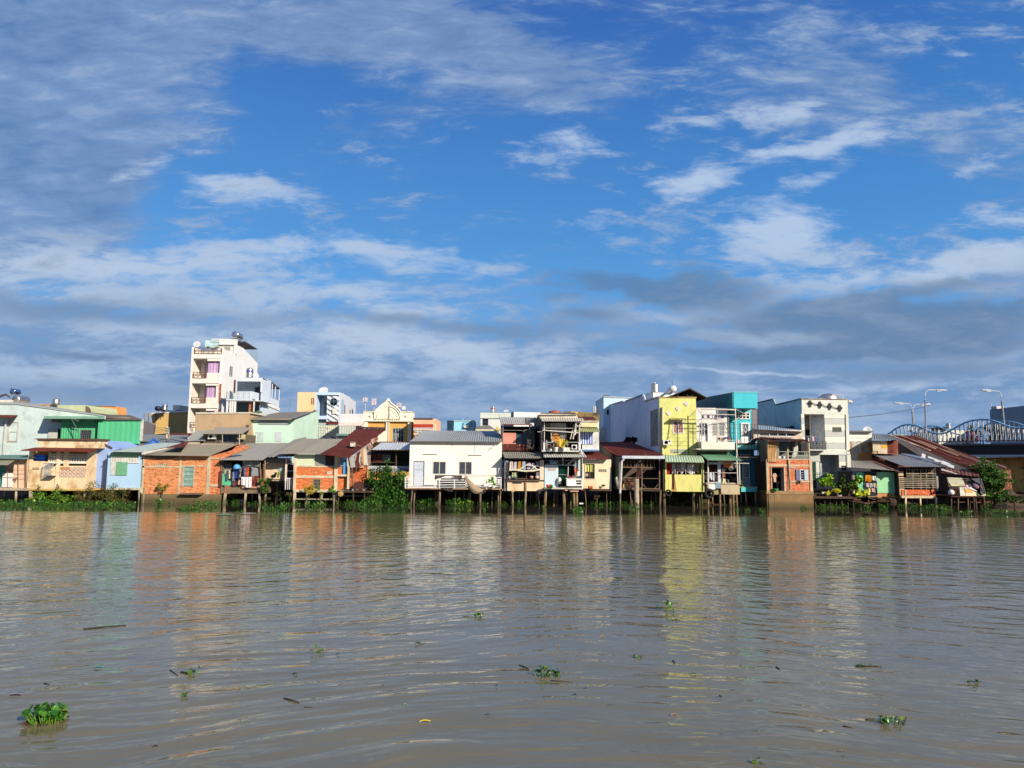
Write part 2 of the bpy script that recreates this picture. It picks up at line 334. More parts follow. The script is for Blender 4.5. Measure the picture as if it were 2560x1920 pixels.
        if jag:
            cw=max(3,int(n*1.0/max(wd,.1))); v=0
            for i in range(n+1):
                if i%cw==0: v=rnd.uniform(-jag,jag)
                jg[i]=v
        for r in range(rows+1):
            v=r/rows
            for i in range(n+1):
                u=i/n; a=FL.lerp(FR,u); b=BL.lerp(BR,u); p=a.lerp(b,v)
                if r==0 and jag: p=p+(a-b).normalized()*jg[i]
                p=p+nrm*(amp*(0.5-0.5*cos(2*pi*i/4)))+Vector((0,0,-sag*4*v*(1-v)))
                vs.append(p)
        m=(n+1)*(rows+1); vs+=[v-nrm*th for v in vs]; fs=[]
        for r in range(rows):
            for i in range(n):
                a=r*(n+1)+i; fs.append((a,a+1,a+n+2,a+n+1)); fs.append((a+m,a+m+n+1,a+m+n+2,a+m+1))
        for i in range(n):
            fs.append((i,i+m,i+1+m,i+1)); a=rows*(n+1)+i; fs.append((a,a+1,a+1+m,a+m))
        for r in range(rows):
            a=r*(n+1); fs.append((a,a+n+1,a+n+1+m,a+m)); a+=n; fs.append((a,a+m,a+n+1+m,a+n+1))
        return s.add(vs,fs)
    def cloth(s,x0,y0,x1,y1,Y,fold=.05,n=10,drop=.15,seed=0,taper=0):
        """hanging cloth with folds and uneven hem"""
        X0,X1,Z0,Z1=RC(x0,y0,x1,y1,Y); rnd=random.Random(seed+int(x0*7)); ph=[rnd.uniform(0,6) for _ in range(3)]; vs=[]; m=5
        for j in range(m+1):
            v=j/m
            for i in range(n+1):
                u=i/n; xx=X0+(X1-X0)*(.5+(u-.5)*(1-taper*(1-v)))
                yy=Y+fold*sin(u*9+ph[0]+v)*v**.3+fold*.5*sin(u*19+ph[1])
                z=Z1+(Z0-Z1)*v*(1+drop*(sin(u*5+ph[2])-.3)*.5)
                vs.append((xx,yy,z))
        k=len(vs); vs+=[(a,b+.012,c) for a,b,c in vs]; fs=[]; q=n+1
        for j in range(m):
            for i in range(n):
                a=j*q+i; fs+=[(a,a+q,a+q+1,a+1),(a+k,a+1+k,a+q+1+k,a+q+k)]
        for i in range(n): fs+=[(i,i+1,i+1+k,i+k),(m*q+i,m*q+i+k,m*q+i+1+k,m*q+i+1)]
        for j in range(m): fs+=[(j*q,j*q+k,(j+1)*q+k,(j+1)*q),(j*q+n,(j+1)*q+n,(j+1)*q+n+k,j*q+n+k)]
        return s.add(vs,fs)
    def leaves(s,c,r,n,size=.15,seed=0,up=.3,hollow=.0,asp=.5):
        """leaf-sized faces through an ellipsoid, gathered in clumps"""
        rnd=random.Random(seed); c=Vector(c); cl=[]
        for _ in range(max(3,n//45)):
            while 1:
                p=Vector([rnd.uniform(-1,1) for _ in range(3)])
                if hollow<p.length<1: break
            cl.append(p)
        for _ in range(n):
            q=rnd.choice(cl); p=q+Vector([rnd.gauss(0,.13) for _ in range(3)])
            p=Vector((p.x*r[0],p.y*r[1],p.z*r[2]))+c
            d=Vector((rnd.gauss(0,1),rnd.gauss(0,1),rnd.gauss(0,1)+up)).normalized(); e=d.orthogonal().normalized()
            e=(Matrix.Rotation(rnd.uniform(0,6.3),3,d)@e); l=size*rnd.uniform(.6,1.35); wv=d.cross(e)*l*asp
            s.add([p-e*l*.5,p+wv*.5,p+e*l*.5,p-wv*.5],[(0,1,2,3)])
        return s
COL=scene.collection
ALLT=[]
SPLIT={'side_wall','back_wall','bay_parapet','terrace_post','pole','balcony_side','kitchen_side','body','parapet_pier','inner_post','upper_post','door_frame','column','branch_pole','capital','legs','bracket','wall_panel'}
def obj(name,mb,mat,parent=None,label=None,smooth=False):
    if name in SPLIT and parent is not None and len(mb.v)<400:
        r=list(range(len(mb.v)))
        def fd(i):
            while r[i]!=i: i=r[i]
            return i
        for f in mb.f:
            for i in f[1:]: r[fd(i)]=fd(f[0])
        gs={}
        for f in mb.f: gs.setdefault(fd(f[0]),[]).append(f)
        if 1<len(gs)<9:
            for g in gs.values():
                ix=sorted({i for f in g for i in f}); mp={a:b for b,a in enumerate(ix)}; q=MB(); q.v=[mb.v[i] for i in ix]; q.f=[tuple(mp[i] for i in f) for f in g]; o=obj1(name,q,mat,parent,label,smooth)
            return o
    return obj1(name,mb,mat,parent,label,smooth)
def obj1(name,mb,mat,parent=None,label=None,smooth=False):
    me=bpy.data.meshes.new(name); me.from_pydata([tuple(v) for v in mb.v],[],mb.f); me.materials.append(mat); me.update()
    if smooth: me.polygons.foreach_set('use_smooth',[True]*len(me.polygons))
    o=bpy.data.objects.new(name,me); COL.objects.link(o)
    if parent is not None: o.parent=parent
    if label: o['label']=label
    return o
def tag(o,label,cat,group=None,kind=None):
    if label: o['label']=label
    if cat: o['category']=cat
    if group: o['group']=group
    if kind: o['kind']=kind
    return o
def thing(name,label,cat,group=None,rec=True):
    o=bpy.data.objects.new(name,None); COL.objects.link(o); o.empty_display_size=.3
    tag(o,label,cat,group)
    if rec: ALLT.append(o)
    return o
def single(name,mb,mat,label,cat,group=None,smooth=False):
    o=obj(name,mb,mat,None,None,smooth); tag(o,label,cat,group); ALLT.append(o); return o
def desc(o):
    r=[]
    for c in o.children: r.append(c); r+=desc(c)
    return r
def recentre():
    for o in ALLT:
        ms=[m for m in ([o]+desc(o)) if m.type=='MESH']
        if not ms: continue
        vs=[v.co for m in ms for v in m.data.vertices]
        loc=Vector(((min(v.x for v in vs)+max(v.x for v in vs))/2,(min(v.y for v in vs)+max(v.y for v in vs))/2,min(v.z for v in vs)))
        T=Matrix.Translation(-loc)
        for m in ms: m.data.transform(T)
        o.location=loc
# ---- building parts
def shell(T,x0,y0,x1,y1,Y,d,mat,holes=(),t=.12,rise=0,name='wall',floor=True,inner=None):
    """four walls and a floor; rise = how much higher the back is than the front"""
    m=MB().wall(x0,y0,x1,y1,Y,t,holes); X0,X1,Z0,Z1=RC(x0,y0,x1,y1,Y); Yb=Y+d
    o=obj(name,m,mat,T)
    m=MB()
    for a in (X0,X1-t): m.prism([(a,Y+t,Z0),(a,Yb,Z0),(a,Yb,Z1+rise),(a,Y+t,Z1)],(t,0,0))
    obj('side_wall',m,inner or mat,T)
    m=MB(); m.cube(X0+t,X1-t,Yb-t,Yb,Z0,Z1+rise)
    if floor: m.cube(X0+t,X1-t,Y+t,Yb-t,Z0,Z0+t)
    obj('back_wall',m,inner or mat,T)
    return o
def roof(T,FL,FR,BR,BL,mat,pitch=.2,amp=.03,name='roof',**k):
    m=MB().sheet(W(*FL),W(*FR),W(*BR),W(*BL),pitch,amp,**k); return obj(name,m,mat,T)
def box(T,name,x0,y0,x1,y1,Y,d,mat,label=None): return obj(name,MB().box(x0,y0,x1,y1,Y,d),mat,T,label)
WHITE=(236,232,222)
def frame_mb(m,x0,y0,x1,y1,Y,fw,d=.05):
    X0,X1,Z0,Z1=RC(x0,y0,x1,y1,Y)
    m.cube(X0,X1,Y,Y+d,Z0,Z0+fw); m.cube(X0,X1,Y,Y+d,Z1-fw,Z1); m.cube(X0,X0+fw,Y,Y+d,Z0+fw,Z1-fw); m.cube(X1-fw,X1,Y,Y+d,Z0+fw,Z1-fw)
    return X0+fw,X1-fw,Z0+fw,Z1-fw
def window(T,x0,y0,x1,y1,Y,kind='bars',n=5,m_=3,fm=None,gl=None,fw=.05,bw=.03,name='window',back=True,rec=.06,label=None):
    """frame with bars / grid / louvres in front of a dark pane"""
    fm=fm or plain(WHITE); f=MB(); a,b,c,d=frame_mb(f,x0,y0,x1,y1,Y-.02,fw,.06)
    o=obj(name,f,fm,T,label)
    g=MB()
    if kind in('bars','grid'):
        for i in range(1,n): x=a+(b-a)*i/n; g.cube(x-bw/2,x+bw/2,Y-.01,Y+.02,c,d)
    if kind in('grid','rails'):
        for i in range(1,m_): z=c+(d-c)*i/m_; g.cube(a,b,Y-.012,Y+.022,z-bw/2,z+bw/2)
    if kind=='louvre':
        for i in range(n):
            z=c+(d-c)*(i+.5)/n; g.add([(a,Y-.02,z-bw),(b,Y-.02,z-bw),(b,Y+.03,z+bw),(a,Y+.03,z+bw),(a,Y-.01,z-bw-.01),(b,Y-.01,z-bw-.01),(b,Y+.04,z+bw-.01),(a,Y+.04,z+bw-.01)],
                [(0,1,2,3),(7,6,5,4),(0,4,5,1),(3,2,6,7)])
    if g.v: obj('grille' if kind!='louvre' else 'louvre',g,fm,o)
    if back: obj('pane',MB().cube(a,b,Y+rec,Y+rec+.01,c,d),gl or glass(),o)
    return o
def stilts(T,xs,ytop,Y,mat=None,r=.09,name='stilt',square=True,rnd=random.Random(5),bot=-.5):
    for i,x in enumerate(xs):
        yt=ytop; YY=Y; rr=r
        if isinstance(x,tuple):
            if len(x)>1: YY=x[1]
            if len(x)>2: rr=x[2]
            x=x[0]
        p=W(x,yt,YY); lean=rnd.uniform(-.13,.13); q=Vector((p.x+lean,YY+rnd.uniform(-.03,.03),bot))
        rr*=.68; m=MB(); m.bar3(q,(p.x,YY,p.z+.02),rr*1.05,4 if square else 7,rr*.9); obj(name,m,mat or concrete(),T)
def rail(T,pts,Y,hts,r=.018,posts=6,mat=None,name='railing',pr=.025):
    """railing along a line in view coords: pts=(x0,ybot0,x1,ybot1), hts = list of top offsets in view px"""
    x0,y0,x1,y1=pts; m=MB()
    for h in hts: m.bar(x0,y0-h,x1,y1-h,Y,r)
    for i in range(posts+1):
        u=i/posts; x=x0+(x1-x0)*u; y=y0+(y1-y0)*u; m.bar(x,y,x,y-max(hts),Y,pr,n=4)
    return obj(name,m,mat or plain(WHITE),T)
def aircon(x0,y0,x1,y1,Y,label,fan=.35,body=WHITE):
    T=thing('air_conditioner',label,'air conditioner','outdoor air conditioner units')
    X0,X1,Z0,Z1=RC(x0,y0,x1,y1,Y); obj('casing',MB().cube(X0,X1,Y,Y+.3,Z0,Z1),plain(body),T)
    r=(Z1-Z0)*.40; c=Vector((X0+(X1-X0)*fan,Y-.012,(Z0+Z1)/2)); m=MB()
    m.rev([(r,0),(r,.02),(r*.86,.02),(r*.86,0)],c,'Y',20)
    for k in range(1,4): m.rev([(r*k/4.2,0),(r*k/4.2+.01,0),(r*k/4.2+.01,.01),(r*k/4.2,.01)],c,'Y',16)
    g=obj('fan_grille',m,plain((120,116,108)),T)
    obj('bracket',MB().cube(X0,X0+.04,Y-.01,Y+.4,Z0-.05,Z0-.002).cube(X1-.04,X1,Y-.01,Y+.4,Z0-.05,Z0-.002),plain((150,146,138)),T)
    return T
def vtank(x0,y0,x1,y1,Y,label,band=None,legs=.3):
    """upright stainless water tank on a stand"""
    T=thing('water_tank',label,'water tank','steel rooftop water tanks')
    X0,X1,Z0,Z1=RC(x0,y0,x1,y1,Y); r=(X1-X0)/2; c=Vector(((X0+X1)/2,Y+r,Z0)); h=Z1-Z0-r*.35; pr=[(r*.9,0),(r,.03)]
    k=7
    for i in range(k): pr+=[(r,h*(i+.15)/k),(r*.965,h*(i+.5)/k),(r,h*(i+.85)/k)]
    pr+=[(r,h),(r*.75,h+r*.2),(r*.25,h+r*.33),(.001,h+r*.35)]
    obj('body',MB().rev(pr,c,n=28),steel(),T,smooth=True)
    if band: obj('band',MB().rev([(r*1.01,h*.62),(r*1.01,h*.8),(r*.99,h*.8),(r*.99,h*.62)],c,n=28),plain(band),T)
    obj('lid',MB().rev([(r*.2,0),(r*.2,.07),(.001,.08)],c+Vector((0,0,h+r*.3)),n=12),steel(),T)
    m=MB()
    for sx in(-1,1):
        for sy in(-1,1): m.bar3(c+Vector((sx*r*.6,sy*r*.6,-legs)),c+Vector((sx*r*.6,sy*r*.6,.01)),.03,4)
    obj('stand',m,plain((120,120,124)),T); return T
def htank(x0,y0,x1,y1,Y,depth,label,mat=None,legs=.35,alongx=False,band=False):
    """lying stainless water tank whose round end faces the river"""
    T=thing('water_tank',label,'water tank','lying steel water tanks')
    X0,X1,Z0,Z1=RC(x0,y0,x1,y1,Y); r=(Z1-Z0)/2; c=Vector(((X0+X1)/2,Y,(Z0+Z1)/2))
    pr=[(.001,-r*.28),(r*.5,-r*.2),(r*.85,-r*.08),(r,0)]
    k=5
    for i in range(k): pr+=[(r,depth*(i+.1)/k),(r*.97,depth*(i+.5)/k),(r,depth*(i+.9)/k)]
    pr+=[(r,depth),(r*.85,depth+r*.1),(r*.5,depth+r*.2),(.001,depth+r*.28)]
    if alongx: c=Vector((X0+r*.28,Y+r,(Z0+Z1)/2))
    obj('body',MB().rev(pr,c,'X' if alongx else 'Y',26),mat or steel(),T,smooth=True)
    m=MB()
    for dd in(.2,.8):
        for sx in(-1,1):
            o=Vector((depth*dd,sx*r*.7,0)) if alongx else Vector((sx*r*.7,depth*dd,0))
            m.bar3(c+o+Vector((0,0,-r-legs)),c+o+Vector((0,0,-r*.5)),.03,4)
    obj('stand',m,plain((130,130,134)),T); return T
def dish(x,y,Y,r,label,az=-20,el=30,mast=.6):
    T=thing('satellite_dish',label,'satellite dish'); c=W(x,y,Y); q=Matrix.Rotation(RAD(az),4,'Z')@Matrix.Rotation(RAD(90-el),4,'X')
    m=MB().rev([(.001,-r*.22),(r*.5,-r*.16),(r*.85,-r*.05),(r,0.0),(r*.99,.015),(r*.82,-r*.03),(r*.45,-r*.13),(.001,-r*.19)],(0,0,0),n=20); m.v=[tuple(c+(q@Vector(v))) for v in m.v]
    obj('reflector',m,plain((214,214,212)),T,smooth=True)
    h=c+(q@Vector((0,0,r*.8))); obj('feed_arm',MB().bar3(c+(q@Vector((0,-r*.9,0))),h,.012).bar3(h,h+(q@Vector((0,0,.06))),.03),plain((170,170,170)),T)
    obj('mast',MB().bar3(c+Vector((0,.05,-mast)),c+Vector((0,.05,0)),.025),plain((150,150,150)),T); return T
def antenna(x,ytop,ybot,Y,label,arms=4,r=.02):
    T=thing('tv_antenna',label,'antenna'); a=W(x,ybot,Y); b=W(x,ytop,Y); b.x=a.x; obj('mast',MB().bar3(a,b,r),plain((110,112,118)),T); m=MB()
    for i in range(arms): z=b.z-.12*i-.05; m.bar3((a.x-.35+.05*i,Y,z),(a.x+.35-.05*i,Y,z),.01,4)
    m.bar3((a.x,Y-.01,b.z-.05),(a.x,Y-.01,b.z-.5),.015,4)
    obj('element',m,plain((120,122,128)),T); return T
def tyre(x,y,Y,ro,label,hang=.5):
    T=thing('tyre',label,'tyre'); c=W(x,y,Y); m=MB()
    n=26;k=10;rt=ro*.24;vs=[];fs=[]
    for i in range(n):
        a=2*pi*i/n
        for j in range(k):
            b=2*pi*j/k; rr=ro-rt+rt*cos(b)*(1.05); vs.append(c+Vector((rr*cos(a),rt*1.15*sin(b),rr*sin(a))))
            fs.append((i*k+j,i*k+(j+1)%k,((i+1)%n)*k+(j+1)%k,((i+1)%n)*k+j))
    m.add(vs,fs); obj('tread',m,plain((44,42,40),.85),T,smooth=True)
    obj('rope',MB().bar3(c+Vector((0,.02,ro-.05)),c+Vector((.02,.1,ro+hang)),.012),plain((120,110,90)),T); return T
def shirt(x0,y0,x1,y1,Y,mat,label,group,seed=0):
    """a garment on a hanger: shoulders, sleeves and body in one cloth"""
    X0,X1,Z0,Z1=RC(x0,y0,x1,y1,Y); wd=X1-X0; h=Z1-Z0; cx=(X0+X1)/2; rnd=random.Random(seed+int(x0))
    out=[(-.08,1),(-.30,.93),(-.5,.62),(-.42,.56),(-.29,.74),(-.30+rnd.uniform(-.04,.04),0.0),(-.1,rnd.uniform(-.04,.04)),(.12,rnd.uniform(-.04,.04)),(.30+rnd.uniform(-.04,.04),0.02),(.29,.74),(.42,.56),(.5,.62),(.30,.93),(.08,1),(0,.95)]
    m=MB().prism([(cx+a*wd,Y+.03*sin(a*14+seed),Z0+b*h) for a,b in out],(0,.03,0))
    return single('garment',m,mat,label,'laundry',group)
# ------------------------------------------------------------------ ground and river
def structure(name,mb,mat,kind='structure',smooth=False):
    o=obj(name,mb,mat,None,None,smooth); o['kind']=kind; return o
m_,t=newmat('mud'); o_=t.N('ShaderNodeTexCoord').outputs['Object']; n1=t.noise(o_,1.2,7,.65); n2=t.noise(o_,9,5,.6)
c_=t.mix(t.mapr(n1,.35,.7),alb((84,66,44)),alb((44,34,22))); finish(t,c_,.8,bump=n2,bs=.7,bd=.05); MUD=m_
rnd=random.Random(2)
def terrain():
    xs=[-1500,-400,-150]+[x*1.0 for x in range(-70,71)]+[150,400,1500]; ys=[61.2,62.0,63,64,65,66,67.5,70,80,120,300,1000,4000]
    zs=[-.9,-.35,.1,.5,.95,1.35,1.5,1.5,1.5,1.5,1.5,1.5,1.5]
    m=MB(); n=len(xs)
    for j,y in enumerate(ys):
        for x in xs:
            a=1 if 0<j<8 else 0
            z_=min(zs[j],.12) if (x>46 and y<=80) else zs[j]
            m.v.append((x,y+a*rnd.uniform(-.3,.3)+(rnd.uniform(-.5,.5) if j==2 else 0),z_+a*rnd.uniform(-.1,.1)))
    m.f=[(j*n+i,j*n+i+1,(j+1)*n+i+1,(j+1)*n+i) for j in range(len(ys)-1) for i in range(n-1)]
    return m
structure('ground',terrain(),MUD)
# river
m_,t=newmat('river_water')
o_=t.N('ShaderNodeTexCoord').outputs['Object']
g=bpy.data.node_groups.new('wave_height','ShaderNodeTree'); g.interface.new_socket('P',in_out='INPUT',socket_type='NodeSocketVector'); g.interface.new_socket('H',in_out='OUTPUT',socket_type='NodeSocketFloat')
h=NT.__new__(NT); h.t=g; h.n=g.nodes; h.l=g.links
gi=h.N('NodeGroupInput'); go=h.N('NodeGroupOutput'); Pn=gi.outputs[0]
s_=h.N('ShaderNodeSeparateXYZ'); h.L(Pn,s_.inputs[0]); X_,Y_=s_.outputs[0],s_.outputs[1]
ax=h.math('SQRT',h.math('ADD',h.math('MULTIPLY',h.math('ADD',X_,-2.0),h.math('ADD',X_,-2.0)),9.0))
cb=h.N('ShaderNodeCombineXYZ'); h.L(X_,cb.inputs[0]); h.L(h.math('ADD',Y_,h.math('MULTIPLY',ax,.34)),cb.inputs[1]); Q=cb.outputs[0]
wob=h.vm('MULTIPLY',h.vm('SUBTRACT',h.noise(Pn,.22,2,.5,out=1),(.5,.5,.5)),(1.6,1.6,0)); Q=h.vm('ADD',Q,wob)
swell=h.noise(h.mapping(Q,scale=(.50,1.75,1)),1.0,2,.45)          # ~.6-1.5 m waves, long crests
mid=h.noise(h.mapping(Q,scale=(1.6,4.6,1)),1.0,2,.5)
far=h.noise(h.mapping(Q,scale=(.75,1.15,1)),1.0,2,.6); fin=h.noise(h.mapping(Q,scale=(5,12,1)),1.0,2,.55)
gust=h.noise(h.mapping(Pn,scale=(.05,.09,1)),1.0,3,.5)
calm=h.mapr(Y_,9.5,20,.12,1,True)
calm=h.math('MULTIPLY',calm,h.mapr(gust,.3,.6,.65,1.15))
near=h.mapr(Y_,8,30,1.0,.4,True); quiet=h.mapr(h.math('ADD',Y_,h.math('MULTIPLY',gust,3)),50.6,52.2,1,.16,True)
H=h.math('ADD',h.math('MULTIPLY',h.math('MULTIPLY',swell,near),.068),h.math('ADD',h.math('MULTIPLY',h.math('MULTIPLY',mid,h.math('MULTIPLY',h.mapr(Y_,9,18,.4,1,True),h.mapr(Y_,27,46,1,.34,True))),.017),h.math('MULTIPLY',h.math('MULTIPLY',h.math('MULTIPLY',fin,calm),h.mapr(Y_,27,46,1,.4,True)),.0036)))
H=h.math('ADD',H,h.math('MULTIPLY',h.math('MULTIPLY',far,h.math('MULTIPLY',h.mapr(Y_,12,22,.15,1,True),h.mapr(Y_,27,46,1,.34,True))),.066)); H=h.math('MULTIPLY',H,quiet); h.L(H,go.inputs[0])
def hg(v):
    n=t.N('ShaderNodeGroup'); n.node_tree=g; t.L(v,n.inputs[0]); return n.outputs[0]
e=.012; h0=hg(o_); hx=hg(t.vm('ADD',o_,(e,0,0))); hy=hg(t.vm('ADD',o_,(0,e,0)))
sx=t.math('DIVIDE',t.math('SUBTRACT',h0,hx),e); sy=t.math('DIVIDE',t.math('SUBTRACT',h0,hy),e)
cb=t.N('ShaderNodeCombineXYZ'); t.L(sx,cb.inputs[0]); t.L(sy,cb.inputs[1]); cb.inputs[2].default_value=1
nv=t.vm('NORMALIZE',cb.outputs[0])
silt=t.noise(t.mapping(o_,scale=(.12,.3,1)),1,4,.55)
col=t.mix(t.mapr(silt,.35,.65),(.162,.132,.068),(.136,.113,.061))
sp_=t.N('ShaderNodeSeparateXYZ'); t.L(o_,sp_.inputs[0]); col=t.mix(t.mapr(t.math('ADD',sp_.outputs[1],t.math('MULTIPLY',silt,5)),51.5,54.5,0,1,True),col,(.030,.027,.017)); b=finish(t,col,.035,0,.5); b.inputs['IOR'].default_value=1.42; t.L(nv,b.inputs['Normal']); WATER=m_  # deepens the dark reflection along the far bank, put into the water colour
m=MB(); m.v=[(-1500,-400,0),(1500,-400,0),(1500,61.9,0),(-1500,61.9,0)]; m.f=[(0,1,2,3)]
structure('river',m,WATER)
# ------------------------------------------------------------------ far left
CONC=concrete(); DARKW=wood((104,80,58)); GREYP=plain((176,172,164))
GALV=metal((160,166,174),.12); GALVD=metal((128,130,134),.25,seed=2); FIB=metal((150,148,140),.25,(90,84,76),.85,seed=3)
view(V1)
T=thing('long_house','long pale mint painted house wall with sloping top behind the beige riverside house','house')
m=MB().poly([(-60,318),(190,322),(1205,462),(1205,700),(-60,940)][:3]+[(1205,720),(1205,940),(-60,940)],68,.2); obj('wall',m,paint((206,222,216),.3,.35,(150,150,140)),T)
m=MB(); a=W(-60,318,68);b=W(190,322,68);c=W(1205,462,68); m.slab([(-60,316,67.9),(192,320,67.9),(192,290,80),(-60,290,80)],.06); m.slab([(192,320,67.9),(1207,458,67.9),(1150,440,80),(192,290,80)],.06); obj('roof',m,metal((176,184,184),.1,seed=7),T)
f=box(T,'door',612,610,700,720,67.95,.04,plain((34,30,28))); obj('door_leaf',MB().box(555,606,662,718,67.8,.04),plain((196,200,184)),f)
window(T,598,498,720,536,67.95,'rails',m_=4,fm=plain((120,116,108)))
window(T,-30,528,38,562,67.95,'bars',2,fm=plain((228,222,206)))
m=MB(); frame_mb(m,88,530,205,760,67.93,.05,.05); frame_mb(m,100,640,195,750,67.93,.04,.04); obj('panel_frame',m,plain((206,188,180)),T)
obj('canopy',MB().slab([(-40,472,66.8),(150,474,66.8),(205,450,68),(-40,446,68)],.08),rusty(seed=3),T)
obj('corner_post',MB().box(42,486,58,905,67.7,.12),plain((214,214,200)),T)
T=thing('green_canopy_roof','pale green canopy over a recessed doorway beside the green metal shed','roof')
obj('roof',MB().slab([(505,488,66),(1200,494,66),(1205,462,68.4),(512,458,68.4)],.06),metal((150,188,160),.05,seed=4),T)
obj('fascia',MB().poly([(507,460),(1203,466),(1203,494),(510,492)],65.9,.05),plain((132,176,150)),T)
obj('strut',MB().bar(822,488,905,648,65.95,.03).bar(905,520,860,500,65.95,.05).bar(784,560,900,642,67.4,.025,65.95),plain((110,112,108)),T)
T=thing('green_shed','bright green corrugated metal shed with a small barred window','shed')
G1=metal((84,182,136),.05,(40,90,60),.5,streak=.2,ax=2,seed=1); G2=metal((88,192,146),.05,(50,110,70),.5,streak=.15,ax=2,seed=2)
def vsheet(x0,y0,x1,y1,Y,mat,T,pitch=.2,amp=.03,name='wall'):
    X0,X1,Z0,Z1=RC(x0,y0,x1,y1,Y); m=MB().sheet((X0,Y,Z0),(X1,Y,Z0),(X1,Y,Z1),(X0,Y,Z1),pitch,amp)
    m.v=[(x,2*Y-y if False else y,z) for x,y,z in m.v]; return obj(name,m,mat,T)
vsheet(703,497,1127,724,67.2,G1,T,.22,.035); vsheet(1125,500,1622,780,66.4,G2,T,.5,.02)
obj('body',MB().cube(*[f(W(706,500,67.4).x,W(1510,500,67.4).x) for f in(min,max)],67.5,68.4,1.2,W(1100,505,67.4).z),G1,T)
obj('roof',MB().slab([(1120,500,66.2),(1640,502,66.2),(1625,496,69),(1120,492,69)],.06),metal((96,96,90),.4,seed=5),T)
obj('corner_trim',MB().box(1612,500,1645,745,66.3,.1),plain((196,204,186)),T)
window(T,925,620,1052,735,67.1,'grid',5,5,fm=plain((120,124,120)),bw=.02)
T=thing('orange_block','flat roofed orange block behind the green metal shed','building')
obj('wall',MB().poly([(1030,342),(1330,350),(1365,362),(1365,520),(1030,520)],95,2),paint((246,166,96),.3,.3,(180,110,60)),T)
obj('parapet',MB().poly([(1025,340),(1335,348),(1335,354),(1025,346)],94.9,.3),plain((176,130,90)),T)
T=thing('low_roofed_house','low house with brown sheet roof between the green shed and the orange block','house')
obj('roof',MB().slab([(1200,470,72),(1640,500,72),(1500,450,80),(1170,442,80)],.1),metal((120,112,98),.4,seed=6),T)
obj('wall',MB().poly([(1180,475),(1440,472),(1470,500),(1470,560),(1180,560)],72.5,1),paint((150,140,120)),T)
T=thing('green_arched_roof','pale green arched metal roof beyond the mint house','roof')
m=MB(); pts=[]
for i in range(9):
    t=i/8*pi/2; pts.append((990+58*sin(t),386-50*cos(t)) )
m.poly([(660,336)]+[(990,336)]+pts[1:]+[(1048,420),(660,420)],88,6); obj('roof',m,metal((196,212,176),.05,seed=8),T)
obj('gable',MB().poly([(988,345),(1010,350),(1035,372),(1046,400),(1046,415),(985,415)],87.9,.05),plain((120,100,84)),T)
T=thing('cream_block','cream painted block with a drum at its right end behind the mint house','building')
obj('wall',MB().poly([(300,322),(640,328),(640,420),(300,420)],90,6),paint((238,222,170),.2,.2),T)
obj('parapet',MB().poly([(410,320),(640,326),(640,336),(410,330)],89.9,.2),plain((226,170,110)),T)
c=W(642,378,89); obj('drum',MB().rev([(.42,0),(.42,1.1),(.36,1.2),(.01,1.25)],c,n=16),steel(),T,smooth=True)
T=thing('gabled_rooftop','rooftop shelter with a brown gable and white parapet at the photo\'s left edge','roof')
obj('roof',MB().slab([(-60,262,76),(70,214,76),(70,200,82),(-60,235,82)],.12).slab([(70,214,76),(118,246,76),(112,232,82),(70,200,82)],.12),plain((92,84,74)),T)
obj('parapet',MB().box(-60,274,132,330,74,.3),paint((222,214,196)),T)
htank(138,222,228,312,77,1.7,'large steel tank lying on the white parapet of the mint house')
htank(106,143,178,207,79,1.0,'small bluish steel tank raised above the larger lying tank',steel((150,170,205),.2),legs=1.1)
antenna(128,100,150,79,'thin rod with a bulb on the upper steel tank',1)
# --- teal awning room, far left
T=thing('teal_awning_house','cream sheet clad riverside room under teal awnings at the photo\'s left edge','house')
Y=60
shell(T,-80,955,322,1300,Y,6,metal((226,196,172),.1,(150,100,70),.7,seed=3,ax=2),[(-80,1020,150,1290)])
obj('awning',MB().sheet(W(-90,955,59.2),W(326,952,59.2),W(330,908,61),W(-90,912,61),.25,.03),metal((110,150,138),.1,seed=9),T)
obj('canopy',MB().slab([(-90,1018,58.4),(96,1020,58.4),(178,962,59.6),(-90,958,59.6)],.04),metal((146,150,134),.15,seed=10),T)
obj('door',MB().box(-30,1040,50,1285,60.25,.05),plain((64,150,130)),T)
obj('board',MB().box(25,1118,150,1282,59.85,.04),paint((238,232,222),.15,.15),T)
m=MB()
for x in(88,210,290,305): m.bar(x,1020 if x<100 else 965,x,1290,59.8,.02,n=4)
for y in(1068,1120,1178): m.bar(150,y,300,y,59.8,.015,n=4)
m.bar(-30,1168,220,1168,59.78,.015,n=4); obj('frame',m,plain((150,120,96)),T)
obj('deck',MB().box(-80,1290,310,1318,59.7,6),CONC,T)
stilts(T,[(190,59.9,.16),(-50,59.9,.12),(255,62,.08),(60,62.5,.1)],1310,59.9)
c=W(170,1185,59.75); single('plant_bundle',MB().leaves(c,(.18,.1,.15),60,.12,3),plain((120,60,50)),'small reddish bundle tied to the frame beside the white board','bundle')
